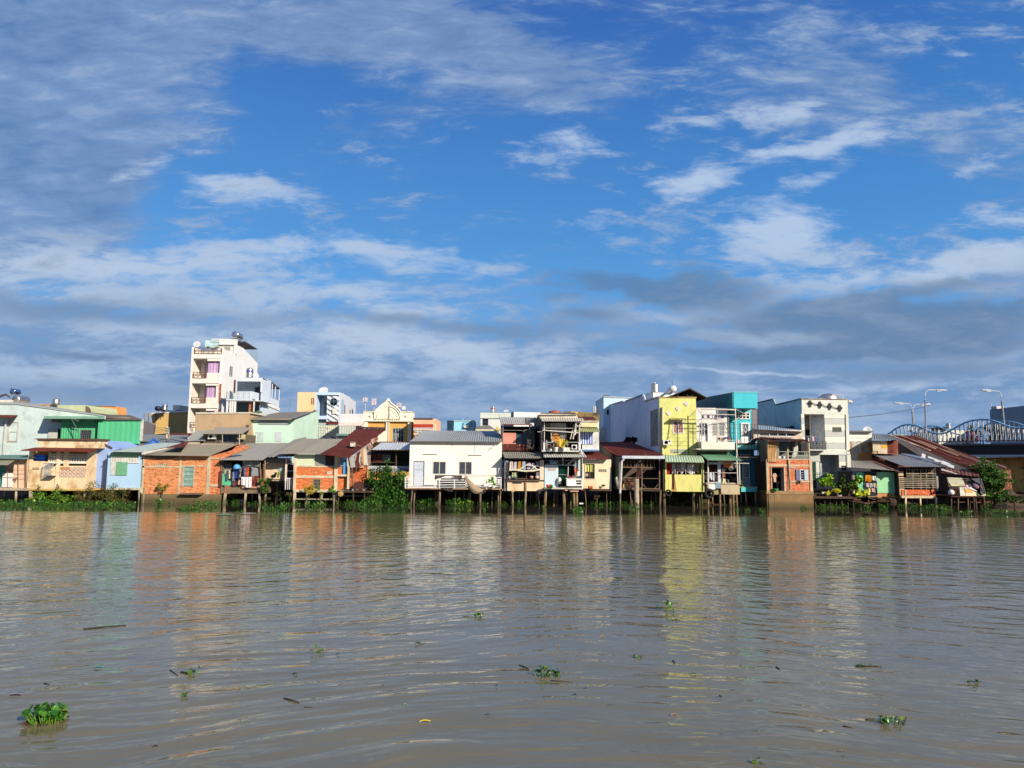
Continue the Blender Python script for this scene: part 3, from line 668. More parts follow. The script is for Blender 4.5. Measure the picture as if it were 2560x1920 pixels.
# --- beige house with maroon awning
T=thing('beige_house','stained beige riverside house with maroon awning and pierced concrete blocks','house')
BG=paint((236,208,166),.6,.6,(176,138,88),seed=2); BG2=paint((238,214,176),.6,.7,(170,130,80),seed=3)
holes=[(380,868,558,985),(565,868,640,1035),(676,868,735,1035),(790,868,1000,1035)]
shell(T,322,850,1005,1318,Y,5,BG,holes)
obj('upper_wall',MB().poly([(430,728),(1128,735),(1122,832),(470,832),(438,790)],60.1,1.5),BG2,T)
obj('cap',MB().poly([(385,724),(432,718),(1128,722),(1130,742),(432,734)],59.9,1.8),plain((96,76,60)),T)
obj('awning',MB().slab([(245,852,58.9),(1060,868,58.9),(1125,832,60.1),(410,822,60.1)],.07),rusty((118,54,40),seed=4,amt=.05),T)
def blocks(x0,y0,x1,y1,nx,ny,Yb,mat,T,th=.035,ring=True,name='pierced_block'):
    m=MB(); X0,X1,Z0,Z1=RC(x0,y0,x1,y1,Yb)
    for i in range(nx+1): x=X0+(X1-X0)*i/nx; m.cube(x-th/2,x+th/2,Yb,Yb+.08,Z0,Z1)
    for j in range(ny+1): z=Z0+(Z1-Z0)*j/ny; m.cube(X0,X1,Yb+.004,Yb+.076,z-th/2,z+th/2)
    o=obj(name,m,mat,T); return o
LT=plain((236,228,210))
obj('inner_wall',MB().box(330,870,1000,1040,61.2,.1),paint((222,160,84),.4,.4),T)
w1=blocks(565,900,652,990,3,3,60.05,LT,T,.09); w2=blocks(676,900,735,990,2,3,60.05,LT,T,.09); w3=blocks(790,903,1000,992,7,3,60.05,LT,T,.09)
obj('ledge',MB().box(565,990,640,1008,60.02,.1).box(676,990,1000,1010,60.02,.1),LT,T)
# diamond pierced blocks band
m=MB(); X0,X1,Z0,Z1=RC(668,1050,985,1165,59.96)
for i in range(7):
    for j in range(3):
        if (i<1 and j==0) or (i in(1,2) and j==0): continue
        cx=X0+(X1-X0)*(i+.5)/7; cz=Z1+(Z0-Z1)*(j+.5)/3; r=.15
        for a in range(4):
            t0=pi/2*a; m.bar3((cx+r*cos(t0),59.97,cz+r*sin(t0)),(cx+r*cos(t0+pi/2),59.97,cz+r*sin(t0+pi/2)),.022,4)
        m.bar3((cx-.03,59.97,cz),(cx+.03,59.97,cz),.03,4)
obj('lattice',m,plain((240,234,222)),T)
obj('lattice_back',MB().box(668,1050,985,1165,59.985,.012),plain((196,146,104)),T)
obj('pilaster',MB().box(640,868,676,1300,59.9,.15),BG2,T)
obj('vent_slot',MB().box(372,1056,452,1064,59.98,.03).box(372,1072,452,1080,59.98,.03),plain((110,74,50)),T)
m=MB(); frame_mb(m,495,1005,608,1150,59.3,.03,.03); X0,X1,Z0,Z1=RC(495,1005,608,1150,59.3)
for i in range(1,8): x=X0+(X1-X0)*i/8; m.cube(x-.008,x+.008,59.3,59.33,Z0,Z1)
for z in (.3,.6): m.cube(X0,X1,59.3,59.33,Z0+(Z1-Z0)*z,Z0+(Z1-Z0)*z+.02)
m.cube(X0,X1,59.3,59.95,Z0,Z0+.04); m.cube(X0,X1,59.3,59.95,Z1-.03,Z1); obj('window_cage',m,plain((214,214,214)),T)
obj('beam',MB().box(300,1300,1005,1320,59.95,5),paint((214,176,100),.4,.4),T)
stilts(T,[(355,60.1,.22),(400,61,.14),(670,61.5,.15),(980,60.4,.16)],1316,60.1)
T=thing('blue_drum','shiny blue plastic drum lying in the beige house\'s open balcony','drum')
X0,X1,Z0,Z1=RC(368,908,515,978,60.3); r=(Z1-Z0)/2; L=X1-X0
obj('body',MB().rev([(.01,0),(r*.8,.02),(r,.1),(r,L*.33),(r*.96,L*.35),(r,L*.37),(r,L*.63),(r*.96,L*.65),(r,L*.67),(r,L-.1),(r*.8,L-.02),(.01,L)],(X0,60.3+r,(Z0+Z1)/2),'X',24),plain((40,110,226),.3,k=1.2),T,smooth=True)
obj('cap',MB().rev([(.07,0),(.07,.05),(.01,.06)],(X0+.28,60.3-.04,(Z0+Z1)/2+.02),'Y',12),plain(WHITE),T)
obj('cradle',MB().box(362,978,520,988,60.2,.6),plain((210,206,196)),T)
c=W(565,1110,59.45); X0,X1,Z0,Z1=RC(540,1085,592,1138,59.5)
T=thing('yellow_bucket','yellow bucket inside the window cage of the beige house','bucket'); obj('body',MB().rev([(.01,0),(.13,0),(.17,Z1-Z0),(.16,Z1-Z0),(.12,.02)],((X0+X1)/2,59.6,Z0),n=16),plain((236,206,60)),T,smooth=True)
# periwinkle section
T=thing('periwinkle_house','periwinkle blue plastered house wall recessed beside the beige house','house')
PW=paint((152,178,226),.2,.2,(150,150,170)); Y=61.3
obj('wall',MB().poly([(1003,870),(1122,738),(1290,820),(1380,840),(1250,880),(1250,1310),(1003,1310)],Y,6),PW,T)
obj('roof',MB().slab([(1105,728,61.1),(1292,822,61.1),(1400,832,66),(1240,770,66)],.08),rusty((110,90,74),seed=5),T)
window(T,1045,925,1092,1015,Y-.02,'grid',3,4,fm=plain((238,234,214)),gl=plain((230,226,200)),bw=.03)
obj('beam',MB().box(1003,1290,1250,1312,Y-.05,4),paint((214,180,120)),T)
stilts(T,[(1040,61.5,.12),(1180,61.5,.12)],1308,61.5)
# light blue house
T=thing('light_blue_house','light blue riverside house with white slatted vent and green shutter','house')
LB=paint((176,208,230),.15,.3,(160,170,170)); Y=60
shell(T,1235,872,1625,1310,Y,5,LB,[(1290,930,1600,992),(1275,990,1335,1140)])
X0,X1,Z0,Z1=RC(1280,930,1600,995,59.97); m=MB()
for i in range(18): x=X0+(X1-X0)*(i+.5)/18; m.cube(x-.035,x+.035,59.93,59.99,Z0,Z1)
m.cube(X0-.02,X1+.02,59.92,60.0,Z0-.05,Z0); obj('vent_slats',m,plain((240,238,226)),T)
X0,X1,Z0,Z1=RC(1275,990,1335,1140,59.97); m=MB()
for i in range(5): x=X0+(X1-X0)*(i+.5)/5; m.cube(x-.025,x+.025,59.93,59.99,Z0,Z1)
obj('window_bars',m,plain((230,228,216)),T); obj('inside',MB().box(1240,875,1620,1290,60.9,.05),plain((60,66,60)),T)
box(T,'shutter',1335,990,1462,1140,59.9,.05,plain((120,178,134)))
vsheet(1275,878,1610,932,59.85,metal((142,190,160),.1,seed=12,ax=2),T,.18,.03,'valance')
obj('beam',MB().box(1245,1288,1618,1312,59.9,5),paint((206,196,170)),T)
view(V2)
roof(T,(-275,648,59.2),(195,656,59.2),(850,516,67),(438,512,67),metal((176,196,200),.05,seed=13),.25,.03)
obj('fascia',MB().poly([(198,655),(570,592),(590,603),(205,690)],59.6,.08),plain((228,220,200)),T)
stilts(T,[(172,59.9,.14),(-230,60.2,.12),(-60,61.5,.1)],1215,59.9)
# --- brick house 1
T=thing('brick_house','raw orange brick house with folding grille doorway and grey sheet roof','house')
BR=brick(seed=1); BR2=brick((226,136,84),(196,104,64),(206,150,112),.25,seed=2)
Y=60; GRT=concrete((190,172,140),2)
m=MB().wall(205,690,1200,1280,Y,.15,[(400,826,590,858),(805,870,975,1165)]); obj('wall',m,BR,T)
obj('wall',MB().poly([(1200,742),(1205,716),(1500,640),(1778,545),(1778,600),(1345,772),(1385,900),(1365,1278),(1200,1278)],Y+.02,.15),BR2,T)
X0,_,Z0,Z1=RC(205,700,1200,1280,Y); X1=W(1370,1000,Y).x
obj('back_wall',MB().cube(X0,X1,66.8,67,Z0,W(1000,540,67).z).cube(X0,X0+.15,Y+.15,66.8,Z0,Z1),BR2,T); obj('inside',MB().cube(X0+.2,X1-.3,61.5,61.6,Z0,Z1),plain((70,60,50)),T)
for a in((205,700,235,1278),(750,715,780,1275),(1165,712,1215,1278),(205,858,800,884),(980,850,1200,868),(780,845,980,872),(1215,738,1345,758),(1200,1130,1350,1165)):
    obj('concrete_band',MB().box(*a,Y-.03-.003*(a[0]%7),.08),GRT,T)
roof(T,(205,700,59.4),(1195,715,59.4),(1650,530,67),(852,538,67),metal((146,142,130),.3,(96,84,70),.85,seed=14),.2,.035,jag=.06)
obj('roof_sheet',MB().sheet(W(560,608,60.5)+Vector((0,0,.1)),W(835,600,60.5)+Vector((0,0,.1)),W(900,520,66)+Vector((0,0,.1)),W(845,516,66)+Vector((0,0,.1)),.2,.03),rusty(seed=6),T)
obj('rafter_tails',MB().poly([(230,722),(280,700),(760,700),(720,735),(600,760),(420,750)],Y-.06,.05),plain((120,100,80)),T)
window(T,400,828,588,857,Y+.03,'bars',6,fm=GRT,bw=.08,name='vent',rec=.15)
d=obj('door_frame',frame_mb and MB().box(800,868,822,1168,Y-.04,.1).box(965,868,982,1168,Y-.04,.1),plain((190,176,150)),T)
X0,X1,Z0,Z1=RC(822,876,965,1162,Y); m=MB()
for i in range(9):
    x=X0+(X1-X0)*(i+.5)/9; m.cube(x-.018,x+.018,Y+.02,Y+.05,Z0,Z1)
for j in(0.03,.3,.56,.8):
    for i in range(8):
        xa=X0+(X1-X0)*(i+.5)/9; xb=X0+(X1-X0)*(i+1.5)/9; z=Z0+(Z1-Z0)*j; m.bar3((xa,Y+.01,z),(xb,Y+.01,z+.28),.012,4); m.bar3((xa,Y+.01,z+.28),(xb,Y+.01,z),.012,4)
obj('folding_grille',m,plain((170,206,190)),T); obj('door_leaf',MB().cube(X0,X1,Y+.1,Y+.13,Z0,Z1),plain((140,156,140)),T)
FND=concrete((120,102,72),5)
obj('foundation',MB().cube(W(200,1300,Y).x,W(1375,1300,Y).x,Y-.1,Y+6,-.5,W(700,1275,Y).z),FND,T)
obj('step',MB().box(760,1262,1080,1282,Y-.6,.6),concrete((120,96,76),3),T)
obj('corner_post',MB().box(1348,935,1388,1170,Y-.15,.12),rusty((110,50,40),seed=8),T)
T=thing('mooring_post','pale leaning bamboo post standing in the water before the brick house','post'); obj('shaft',MB().bar3(W(243,1180,59.2),(W(222,1400,59.2).x,59.2,-.5),.07,8),wood((206,190,156)),T)
def ysolve(px,py,X):   # depth at which the vertical plane x=X crosses the pixel
    d=FW+CR*((px-1280)/F)+CU*((960-py)/F); return X*d.y/d.x
# ------------------------------------------------------------------ tan block, tower and what stands around them
view(V16)
T=thing('tan_block','plain tan rendered block left of the tall white tower','building')
obj('wall',MB().poly([(490,525),(780,505),(1180,480),(2060,440),(2060,1330),(1100,1330),(690,1360),(620,700)],90.5,5),paint((214,176,108),.12,.12,(160,130,90)),T)
obj('parapet',MB().slab([(600,525,90.4),(2060,440,90.4),(2060,398,95),(1180,400,95),(1150,440,92),(690,500,92)],.12),paint((240,232,216),.1,.1),T)
obj('pipe',MB().bar(795,560,780,620,90.4,.06).bar(790,620,740,1130,90.4,.04),plain((120,84,52)),T)
box(T,'rooftop_hut',1455,200,1730,385,92,3,paint((236,232,220),.1,.2))
T=thing('louvre_screen','rusty grey louvred metal screen above a dark sheet shed','screen')
m=MB()
for i in range(9): y=515+i*42; m.poly([(320,y),(610,y+22 if i>1 else y+8),(612,y+44 if i>1 else y+30),(318,y+26)],86,.06)
obj('slats',m,metal((150,160,160),.3,seed=15),T); obj('post',MB().bar(497,520,500,900,85.95,.05).bar(325,500,320,860,85.95,.04),plain((110,110,110)),T)
T=thing('dark_sheet_shed','dark grey sheet shed under the louvred metal screen','shed')
obj('wall',MB().poly([(285,840),(330,830),(690,985),(640,1350),(200,1350),(270,850)],84,.6),metal((112,112,122),.2,seed=16,ax=2),T)
vtank(990,150,1190,385,89,'steel tank with a blue band on the tan block\'s roof',(40,60,150))
T=thing('solar_heater','dark solar water heater with round end on the tan block','solar heater'); view(V16)
c=W(825,330,88.5); obj('tank',MB().rev([(.01,0),(.3,.02),(.3,1.6),(.01,1.62)],c,'Y',18),plain((40,44,60),.3),T,smooth=True)
obj('tubes',MB().slab([(880,350,88.3),(1000,330,90.5),(1190,450,90.5),(1000,450,88.3)],.06),plain((60,56,64),.3),T); obj('legs',MB().bar(825,380,825,500,88.6,.03).bar(900,400,900,490,88.6,.03),plain((90,90,94)),T)
T=thing('maroon_low_roof','dark maroon broken roof strip below the tan block','roof')
obj('roof',MB().slab([(1035,1400,80),(2060,1440,80),(2210,1310,84),(1560,1290,84),(1250,1350,82)],.15),rusty(seed=9),T)
T=thing('blue_grey_roofs','long bluish grey sheet roof behind the light blue house','house')
view(V2); roof(T,(150,500,70),(860,490,70),(900,405,80),(195,395,80),metal((138,148,158),.3,(120,110,96),.8,seed=17),.3,.03)
obj('wall',MB().poly([(150,505),(860,495),(860,640),(150,640)],70.3,8),paint((140,140,136)),T)
view(V1)
T=thing('olive_roof','olive grey sheet roof rising between the green shed and the light blue house','house')
roof(T,(1370,836,66),(1700,800,66),(1760,742,76),(1350,742,76),metal((142,136,120),.35,(110,96,76),.85,seed=18),.25,.03)
obj('roof_slope',MB().slab([(1250,770,66),(1372,838,66),(1352,742,76),(1345,742,76)],.05),metal((122,116,104),.3,seed=19),T)
obj('wall',MB().poly([(1290,780),(1372,842),(1700,806),(1700,960),(1290,960)],66.3,9),paint((130,128,118)),T)
view(V2)
T=thing('blue_dormer','small bright blue gabled dormer between grey roofs','dormer')
obj('roof',MB().slab([(225,552,66),(385,458,66),(392,440,68),(250,540,69)],.06).slab([(385,458,66),(452,505,66),(460,495,68),(392,440,68)],.06),plain((64,120,206)),T)
obj('gable',MB().poly([(262,545),(385,470),(440,505),(400,545)],66.1,.5),plain((70,120,196)),T)
T=thing('utility_pole','concrete utility pole with crossed insulators above the grey roofs','utility pole')
obj('pole',MB().bar3(W(578,505,72),W(578,272,72),.13,8,.1),concrete((200,180,150),4),T)
m=MB()
for y in(300,335,370): m.bar(552,y,606,y-6,71.85,.05); m.bar(556,y-12,556,y,71.85,.07); m.bar(602,y-16,602,y-4,71.85,.07)
obj('crossarm',m,plain((170,170,160)),T); obj('cable_coil',MB().bar(606,300,604,490,71.8,.03).bar(598,350,610,480,71.8,.03),plain((200,196,186)),T)
T=thing('overhead_wires','thin black power lines running either side of the concrete utility pole','wires')
m=MB()
for i,(ya,yb,yc) in enumerate([(284,300,338),(305,318,352),(328,336,366),(350,356,380)]):
    m.tube([W(375,ya,72),W(470,ya+12,72),W(570,yb-8,71.8)],.014,4); m.tube([W(600,yb-8,71.8),W(740,(yb+yc)/2+2,74),W(890,yc,78)],.014,4)
m.tube([W(578,455,71.9),W(500,470,69),W(420,495,66)],.03,4); m.tube([W(585,455,71.9),W(700,478,68),W(860,500,66)],.03,4)
obj('wire',m,plain((60,54,50)),T)
# ---- tower
view(V3)
T=thing('white_tower','tall narrow white tower house with brown iron balconies and lilac curtains','building')
WT=paint((240,232,218),.12,.25,(170,160,145)); WT2=paint((238,236,232),.12,.3,(170,166,158)); YT=85; DEP=12.0
IRON=plain((120,66,34),.6); LIL=stripes((222,190,222),(176,140,182),.16)
XL=W(355,340,YT).x; XR=W(808,350,YT).x; zt=W(600,350,YT).z; zb=1.2
pz=lambda y:W(600,y,YT).z
# side walls, back
zs=[pz(352)]
m=MB(); m.prism([(XR-.15,YT+.2,zb),(XR-.15,YT+DEP,zb),(XR-.15,YT+DEP,pz(200)-1.5),(XR-.15,YT+6.5,pz(225)),(XR-.15,YT+3.8,pz(238)),(XR-.15,YT+3.8,pz(352)-.3),(XR-.15,YT+.2,pz(352))],(.15,0,0)); obj('side_wall',m,WT2,T)
m=MB(); m.prism([(XL,YT,zb),(XL,YT+DEP,zb),(XL,YT+DEP,pz(352)),(XL,YT,pz(352)+.1)],(.18,0,0)); obj('side_wall',m,WT,T)
obj('back_wall',MB().cube(XL+.18,XR-.15,YT+2.2,YT+2.35,zb,pz(352)).cube(XL+.18,XR-.15,YT+DEP-.2,YT+DEP-.02,zb,pz(352)),WT,T)
lean=lambda y:0
for (a,b_) in((440,510),(800,878),(1170,1245)):
    obj('floor_slab',MB().cube(XL+.18,XR-.15,YT,YT+2.2,pz(b_),pz(a)),WT,T)
obj('roof_deck',MB().cube(XL+.18,XR-.15,YT+2.2,YT+DEP-.2,pz(446),pz(440)),WT,T)
obj('corner_pier',MB().cube(XR-.22,XR-.151,YT-.02,YT+.4,zb,pz(352)+.1).cube(XL,XL+.25,YT-.02,YT-.001,zb,pz(352)),WT,T)
X=lambda x,y:W(x,y,YT).x
# bay: curtained window, parapet under it
for (yt,y0,y1,y2,xr) in((515,548,722,800,795),(885,912,1088,1170,712),(1255,1285,1310,1400,690)):
    xa=X(585 if yt<600 else 565,y0); xb=min(X(xr,y0),XR-.24)
    f=obj('bay_parapet',MB().cube(xa,XR-.22,YT+.02,YT+.9,pz(y2)-.02,pz(y1)).cube(xa,XR-.22,YT-.05,YT+.9,pz(y0),pz(yt+2)),WT,T)
    cur_=MB(); nn=40
    for i in range(nn):
        u0=xa+(xb-xa)*i/nn; u1=xa+(xb-xa)*(i+1)/nn; q=.05*sin(i*2.0); q1=.05*sin((i+1)*2.0)
        cur_.add([(u0,YT+.3+q,pz(y1)),(u1,YT+.3+q1,pz(y1)),(u1,YT+.3+q1,pz(y0)),(u0,YT+.3+q,pz(y0))],[(0,1,2,3)])
    obj('curtain',cur_,LIL,T)
    if xb<XR-.5: obj('bay_pier',MB().cube(xb,XR-.23,YT+.02,YT+.5,pz(y1),pz(y0)),WT,T)
    g=obj('balcony_door',MB().cube(X(440,y0),xa-.05,YT+2.05,YT+2.12,pz(y2-.1),pz(y0)),glass((52,52,60)),T)
    obj('curtain',MB().cube(X(450,y0),X(500,y0),YT+1.98,YT+2.03,pz(y2),pz(y0)),LIL,g)
def scroll(x0,y0,x1,y1,Y,T,n=5,mat=None):
    m=MB(); X0,X1,Z0,Z1=RC(x0,y0,x1,y1,Y); frame_mb(m,x0,y0,x1,y1,Y,.06,.04); h=Z1-Z0; wv=(X1-X0)/n
    for i in range(n):
        cx=X0+wv*(i+.5); cz=(Z0+Z1)/2
        for s in(-1,1):
            pts=[]
            for k in range(15):
                t=k/14*2*pi*1.25; r=min(h,wv)*.30*(1-k/17); pts.append((cx+s*wv*.24+r*cos(t)*s,Y+.01,cz+r*sin(t)*s))
            m.tube(pts,.032,4)
        m.cube(cx-wv/2-.02,cx-wv/2+.02,Y,Y+.03,Z0,Z1)
    return obj('balcony_railing',m,mat or IRON,T)
scroll(388,352,800,442,YT-.06,T,6); scroll(368,715,570,802,YT-.06,T,3); scroll(345,1085,558,1172,YT-.06,T,3); scroll(322,1452,440,1538,YT-.06,T,2)
# stair core with glass block strip and roof storey
obj('roof_storey',MB().wall(735,228,1022,440,YT+3.9,.15,[(825,338,925,400)]),WT,T)
XS0,XS1,ZS0,ZS1=RC(650,228,1022,440,YT+3.9); obj('roof_slab',MB().cube(XS0,XR,YT+3.6,YT+6.6,pz(232),pz(222)),WT2,T)
obj('roof_slab',MB().slab([(640,226,YT+4),(1020,228,YT+4),(1040,218,YT+6),(660,214,YT+6)],.15),WT2,T)
window(T,828,338,925,398,YT+3.92,'louvre',5,fm=plain((200,196,186)))
def sidewin(T,x,y0,y1,z0,z1,n,mat,name='window',nr=0,face=1,pane=True,bw=.05):
    """window on a wall that faces +X or -X"""
    m=MB(); 
    m.cube(x,x+.04*face,y0,y1,z0,z0+.06) if face>0 else m.cube(x-.04,x,y0,y1,z0,z0+.06)
    a,b=(x,x+.04) if face>0 else (x-.04,x)
    m.cube(a,b,y0,y1,z1-.06,z1); m.cube(a,b,y0,y0+.06,z0+.06,z1-.06); m.cube(a,b,y1-.06,y1,z0+.06,z1-.06)
    for i in range(1,n): y=y0+(y1-y0)*i/n; m.cube(a,b,y-bw/2,y+bw/2,z0,z1)
    for i in range(1,nr): z=z0+(z1-z0)*i/nr; m.cube(a,b,y0,y1,z-bw/2,z+bw/2)
    o=obj(name,m,mat,T)
    if pane: obj('pane',MB().cube(min(x,x+.012*face),max(x,x+.012*face),y0+.06,y1-.06,z0+.06,z1-.06),glass((90,92,92)),o)
    return o
def sw(x0,y0,x1,y1,X):
    a=ysolve(*cur.px(x0,(y0+y1)/2),X); b=ysolve(*cur.px(x1,(y0+y1)/2),X); ym=(a+b)/2
    return min(a,b),max(a,b),W((x0+x1)/2,y1,ym).z,W((x0+x1)/2,y0,ym).z
y0,y1,z0,z1=sw(905,625,955,775,XR); sidewin(T,XR,y0,y1,z0,z1,2,plain((214,210,202)),nr=5)
y0,y1,z0,z1=sw(748,885,780,1170,XR)
obj('brick_strip',MB().box(752,885,782,1172,YT-.03,.05).box(742,1255,762,1310,YT-.03,.05),brick((150,70,54),(120,50,40)),T)
# rear terrace cage
ya=ysolve(*cur.px(1225,400),XR); yb=YT+DEP
m=MB(); zc0=pz(352)-2.6
for i in range(9): y=ya+(yb-ya)*i/8; m.bar3((XR-.05,y,W(1260,560,ya).z),(XR-.05,y,W(1260,375,ya).z),.02,4)
for k in range(7): z=W(1260,560,ya).z+(W(1260,375,ya).z-W(1260,560,ya).z)*k/6; m.bar3((XR-.05,ya,z),(XR-.05,yb,z),.015,4)
obj('terrace_cage',m,plain((150,170,176)),T)
a=W(1108,262,ysolve(*cur.px(1108,262),XR)); b2=W(1335,380,ysolve(*cur.px(1330,380),XR+.3))
obj('lean_to_roof',MB().prism([(XR+.3,a.y,a.z),(XR+.3,b2.y,b2.z),(XR-3,b2.y,b2.z),(XR-3,a.y,a.z)],(0,0,.1)),plain((130,128,132)),T)
T=thing('glass_kiosk','greenish glass balustrade box on the white tower\'s top terrace','glass screen')
X0,X1,Z0,Z1=RC(540,230,748,355,YT+1.2); m=MB(); m.cube(X0,X1,YT+1.2,YT+1.22,Z0,Z1).cube(X0,X0+.02,YT+1.22,YT+3.2,Z0,Z1)
mg,t=newmat('green_glass'); bb=finish(t,(.62,.80,.76),.1,0,.5); bb.inputs['Alpha'].default_value=.28; obj('pane',m,mg,T)
m=MB(); frame_mb(m,540,230,748,355,YT+1.15,.05,.04); obj('frame',m,plain((150,180,170)),T)
T=thing('green_umbrella','small dark green parasol on the white tower\'s terrace','parasol'); c=W(690,262,YT+2.2)
obj('canopy',MB().rev([(.62,-.12),(.3,.02),(.01,.12)],c,n=8),plain((30,96,74)),T); obj('pole',MB().bar3(c+Vector((0,0,-1.5)),c,.025),plain((120,120,120)),T)
dish(428,300,YT+1,.42,'pale dish on the white tower\'s left front corner',10,20,.8)
htank(940,108,1042,208,YT+4.2,1.7,'shiny steel tank on top of the white tower',steel((214,206,210),.22))
antenna(1050,112,225,YT+5,'slim white pipe beside the tower\'s steel tank',1)
T=thing('potted_shrubs','leafy pots behind the white tower\'s top railing','plants'); obj('foliage',MB().leaves(W(660,340,YT+.6),(1.0,.2,.25),160,.16,4),foliage(),T); obj('pot',MB().box(640,350,690,372,YT+.5,.3),plain((150,90,60)),T)
# ---- blue grey house beside the tower
T=thing('grey_terrace_house','pale blue grey house with patterned terrace railing beside the white tower','house')
PG=paint((214,222,226),.1,.2,(160,164,170)); Y=80; XR2=W(1215,1000,Y).x; XRb=W(1390,820,Y+2).x
X0,X1,Z0,Z1=RC(1000,795,1392,1030,Y+2)
obj('wall',MB().wall(1000,795,1392,1005,Y+2,.2,[(1015,850,1370,1005)]),PG,T)
obj('recess_wall',MB().box(1015,845,1370,1200,Y+3.6,.1),PG,T)
window(T,1050,928,1262,962,Y+3.5,'rails',m_=3,fm=plain((236,236,230)),bw=.08); window(T,1285,935,1368,1025,Y+3.5,'louvre',8,fm=plain((110,110,120)))
obj('brown_strip',MB().box(972,828,998,1020,Y+1.9,.06),plain((96,50,44)),T)
p1=W(1530,865,ysolve(*cur.px(1530,865),X1)); p2=W(1655,968,ysolve(*cur.px(1655,968),X1)); Yb=p2.y
m=MB().prism([(X1-.15,Y+2.2,1.2),(X1-.15,p1.y,1.2),(X1-.15,p1.y,p1.z),(X1-.15,Y+2.2,Z1)],(.15,0,0)); obj('side_wall',m,paint((206,216,228),.1,.2,(160,164,176)),T)
obj('roof_slab',MB().cube(X0,X1,Y+2.2,p1.y,Z1-.15,Z1-.02),PG,T)
# rear terrace posts and sloping roof
obj('lean_to_roof',MB().prism([(X1+.1,p1.y,p1.z),(X1+.1,p2.y,p2.z),(X1-3.6,p2.y,p2.z),(X1-3.6,p1.y,p1.z)],(0,0,.1)),plain((120,120,130)),T)
m=MB()
for u in(.15,.5,.97): q=p1.lerp(p2,u); m.bar3((X1,q.y,q.z),(X1,q.y,W(1600,1130,p2.y).z),.06,4)
obj('terrace_post',m,plain((230,234,236)),T)
m=MB().prism([(X1-.1,p1.y,1.2),(X1-.1,p2.y,1.2),(X1-.1,p2.y,W(1655,1140,p2.y).z),(X1-.1,p1.y,W(1530,1090,p1.y).z)],(.1,0,0)); obj('rear_wall',m,PG,T)
# front terrace
obj('terrace_parapet',MB().poly([(862,1112),(1205,1112),(1240,1100),(1240,1140),(862,1140)],Y,.15),PG,T)
q0=W(1240,1000,Y); obj('terrace_side',MB().prism([(q0.x,Y,W(1240,1110,Y).z),(q0.x,Y+2,W(1240,1110,Y).z+.02),(q0.x,Y+2,W(1240,1000,Y).z),(q0.x,Y,W(1240,1000,Y).z)],(.12,0,0)),PG,T)
obj('terrace_floor',MB().box(862,1134,1390,1142,Y,3.6),PG,T)
m=MB(); frame_mb(m,865,1005,1205,1112,Y+.02,.04,.03); X0r,X1r,Z0r,Z1r=RC(865,1005,1205,1112,Y+.02)
for i in range(4):
    a=X0r+(X1r-X0r)*i/4; b_=X0r+(X1r-X0r)*(i+1)/4; m.cube(a-.02,a+.02,Y+.02,Y+.05,Z0r,Z1r); zc=(Z0r+Z1r)/2; cx=(a+b_)/2
    for zq in(zc-.35*(Z1r-Z0r)/1.2,zc+.35*(Z1r-Z0r)/1.2): m.cube(a,b_,Y+.024,Y+.046,zq-.012,zq+.012)
    for s in(-1,1):
        pts=[(cx+s*.2+.14*cos(2*pi*k/10),Y+.03,zc+.14*sin(2*pi*k/10)) for k in range(11)]; m.tube(pts,.015,4)
obj('terrace_railing',m,plain((150,164,170)),T)
m=MB()
for x in(862,910,942,978): m.box(x,1142,x+22,1310,Y,.2)
obj('column',m,paint((236,232,226),.1,.1),T); obj('column',MB().box(1262,1150,1276,1310,Y,.2),plain((226,222,214)),T)
obj('inner_wall',MB().box(862,1140,1350,1330,Y+2.4,.1),paint((120,134,134)),T); obj('brick_panel',MB().box(1198,1150,1260,1310,Y+.5,.3),brick((190,110,80),(150,84,60)),T)
obj('side_band',MB().prism([(X1+.02,Y+.1,W(1240,1112,Y).z),(X1+.02,p2.y,W(1645,1250,p2.y).z),(X1+.02,p2.y,W(1645,1285,p2.y).z),(X1+.02,Y+.1,W(1240,1142,Y).z)],(.1,0,0)),paint((240,238,230),.1,.1),T)
obj('lower_side_wall',MB().prism([(X1-.02,Y+2.3,1.2),(X1-.02,p2.y,1.2),(X1-.02,p2.y,W(1640,1285,p2.y).z),(X1-.02,Y+2.3,W(1350,1180,Y+2.3).z)],(.03,0,0)),PG,T)
T=thing('balcony_plant','dark leafy plant hanging at the grey terrace house\'s lower balcony','plant'); obj('foliage',MB().leaves(W(1315,1320,Y-.3),(.5,.3,.3),260,.16,5),foliage(),T); obj('pot',MB().box(1290,1340,1345,1362,Y-.4,.3),plain((140,70,60)),T)
vtank(1143,645,1243,790,84,'steel tank with a blue band on the grey terrace house',(70,80,170),.1)
dish(1300,765,84,.35,'dark dish beside the banded tank on the grey terrace house',30,20,.3)
antenna(1800,1105,1290,90,'lone thin antenna between the grey terrace house and the peach block',2)
# ---- brown wall block and its awning room, mint house
T=thing('brown_block','brown rendered block with grey awnings below the white tower','house')
BRW=paint((190,160,124),.3,.35,(140,112,84),seed=4)
Y=71; obj('wall',MB().poly([(405,1330),(1210,1325),(1215,1410),(1240,1610),(1240,1700),(1010,1900),(290,1900),(400,1600)],Y,7),BRW,T)
obj('coping',MB().poly([(410,1308),(1240,1306),(1240,1326),(410,1332)],Y-.08,7.2),paint((214,208,186),.3,.3),T)
view(V2)
window(T,1750,252,1790,292,Y-.02,'rails',m_=4,fm=plain((120,90,80)))
roof(T,(862,488,67),(1130,488,67),(1290,330,71),(1010,328,71),metal((160,166,164),.1,seed=20),.22,.035)
roof(T,(1100,386,66.5),(1690,386,66.5),(1790,318,69),(1180,325,69),metal((164,160,148),.15,(110,100,90),seed=21),.22,.035)
roof(T,(1280,320,69),(1840,318,69),(1830,290,70.6),(1290,290,70.6),metal((160,166,172),.1,seed=22),.22,.035)
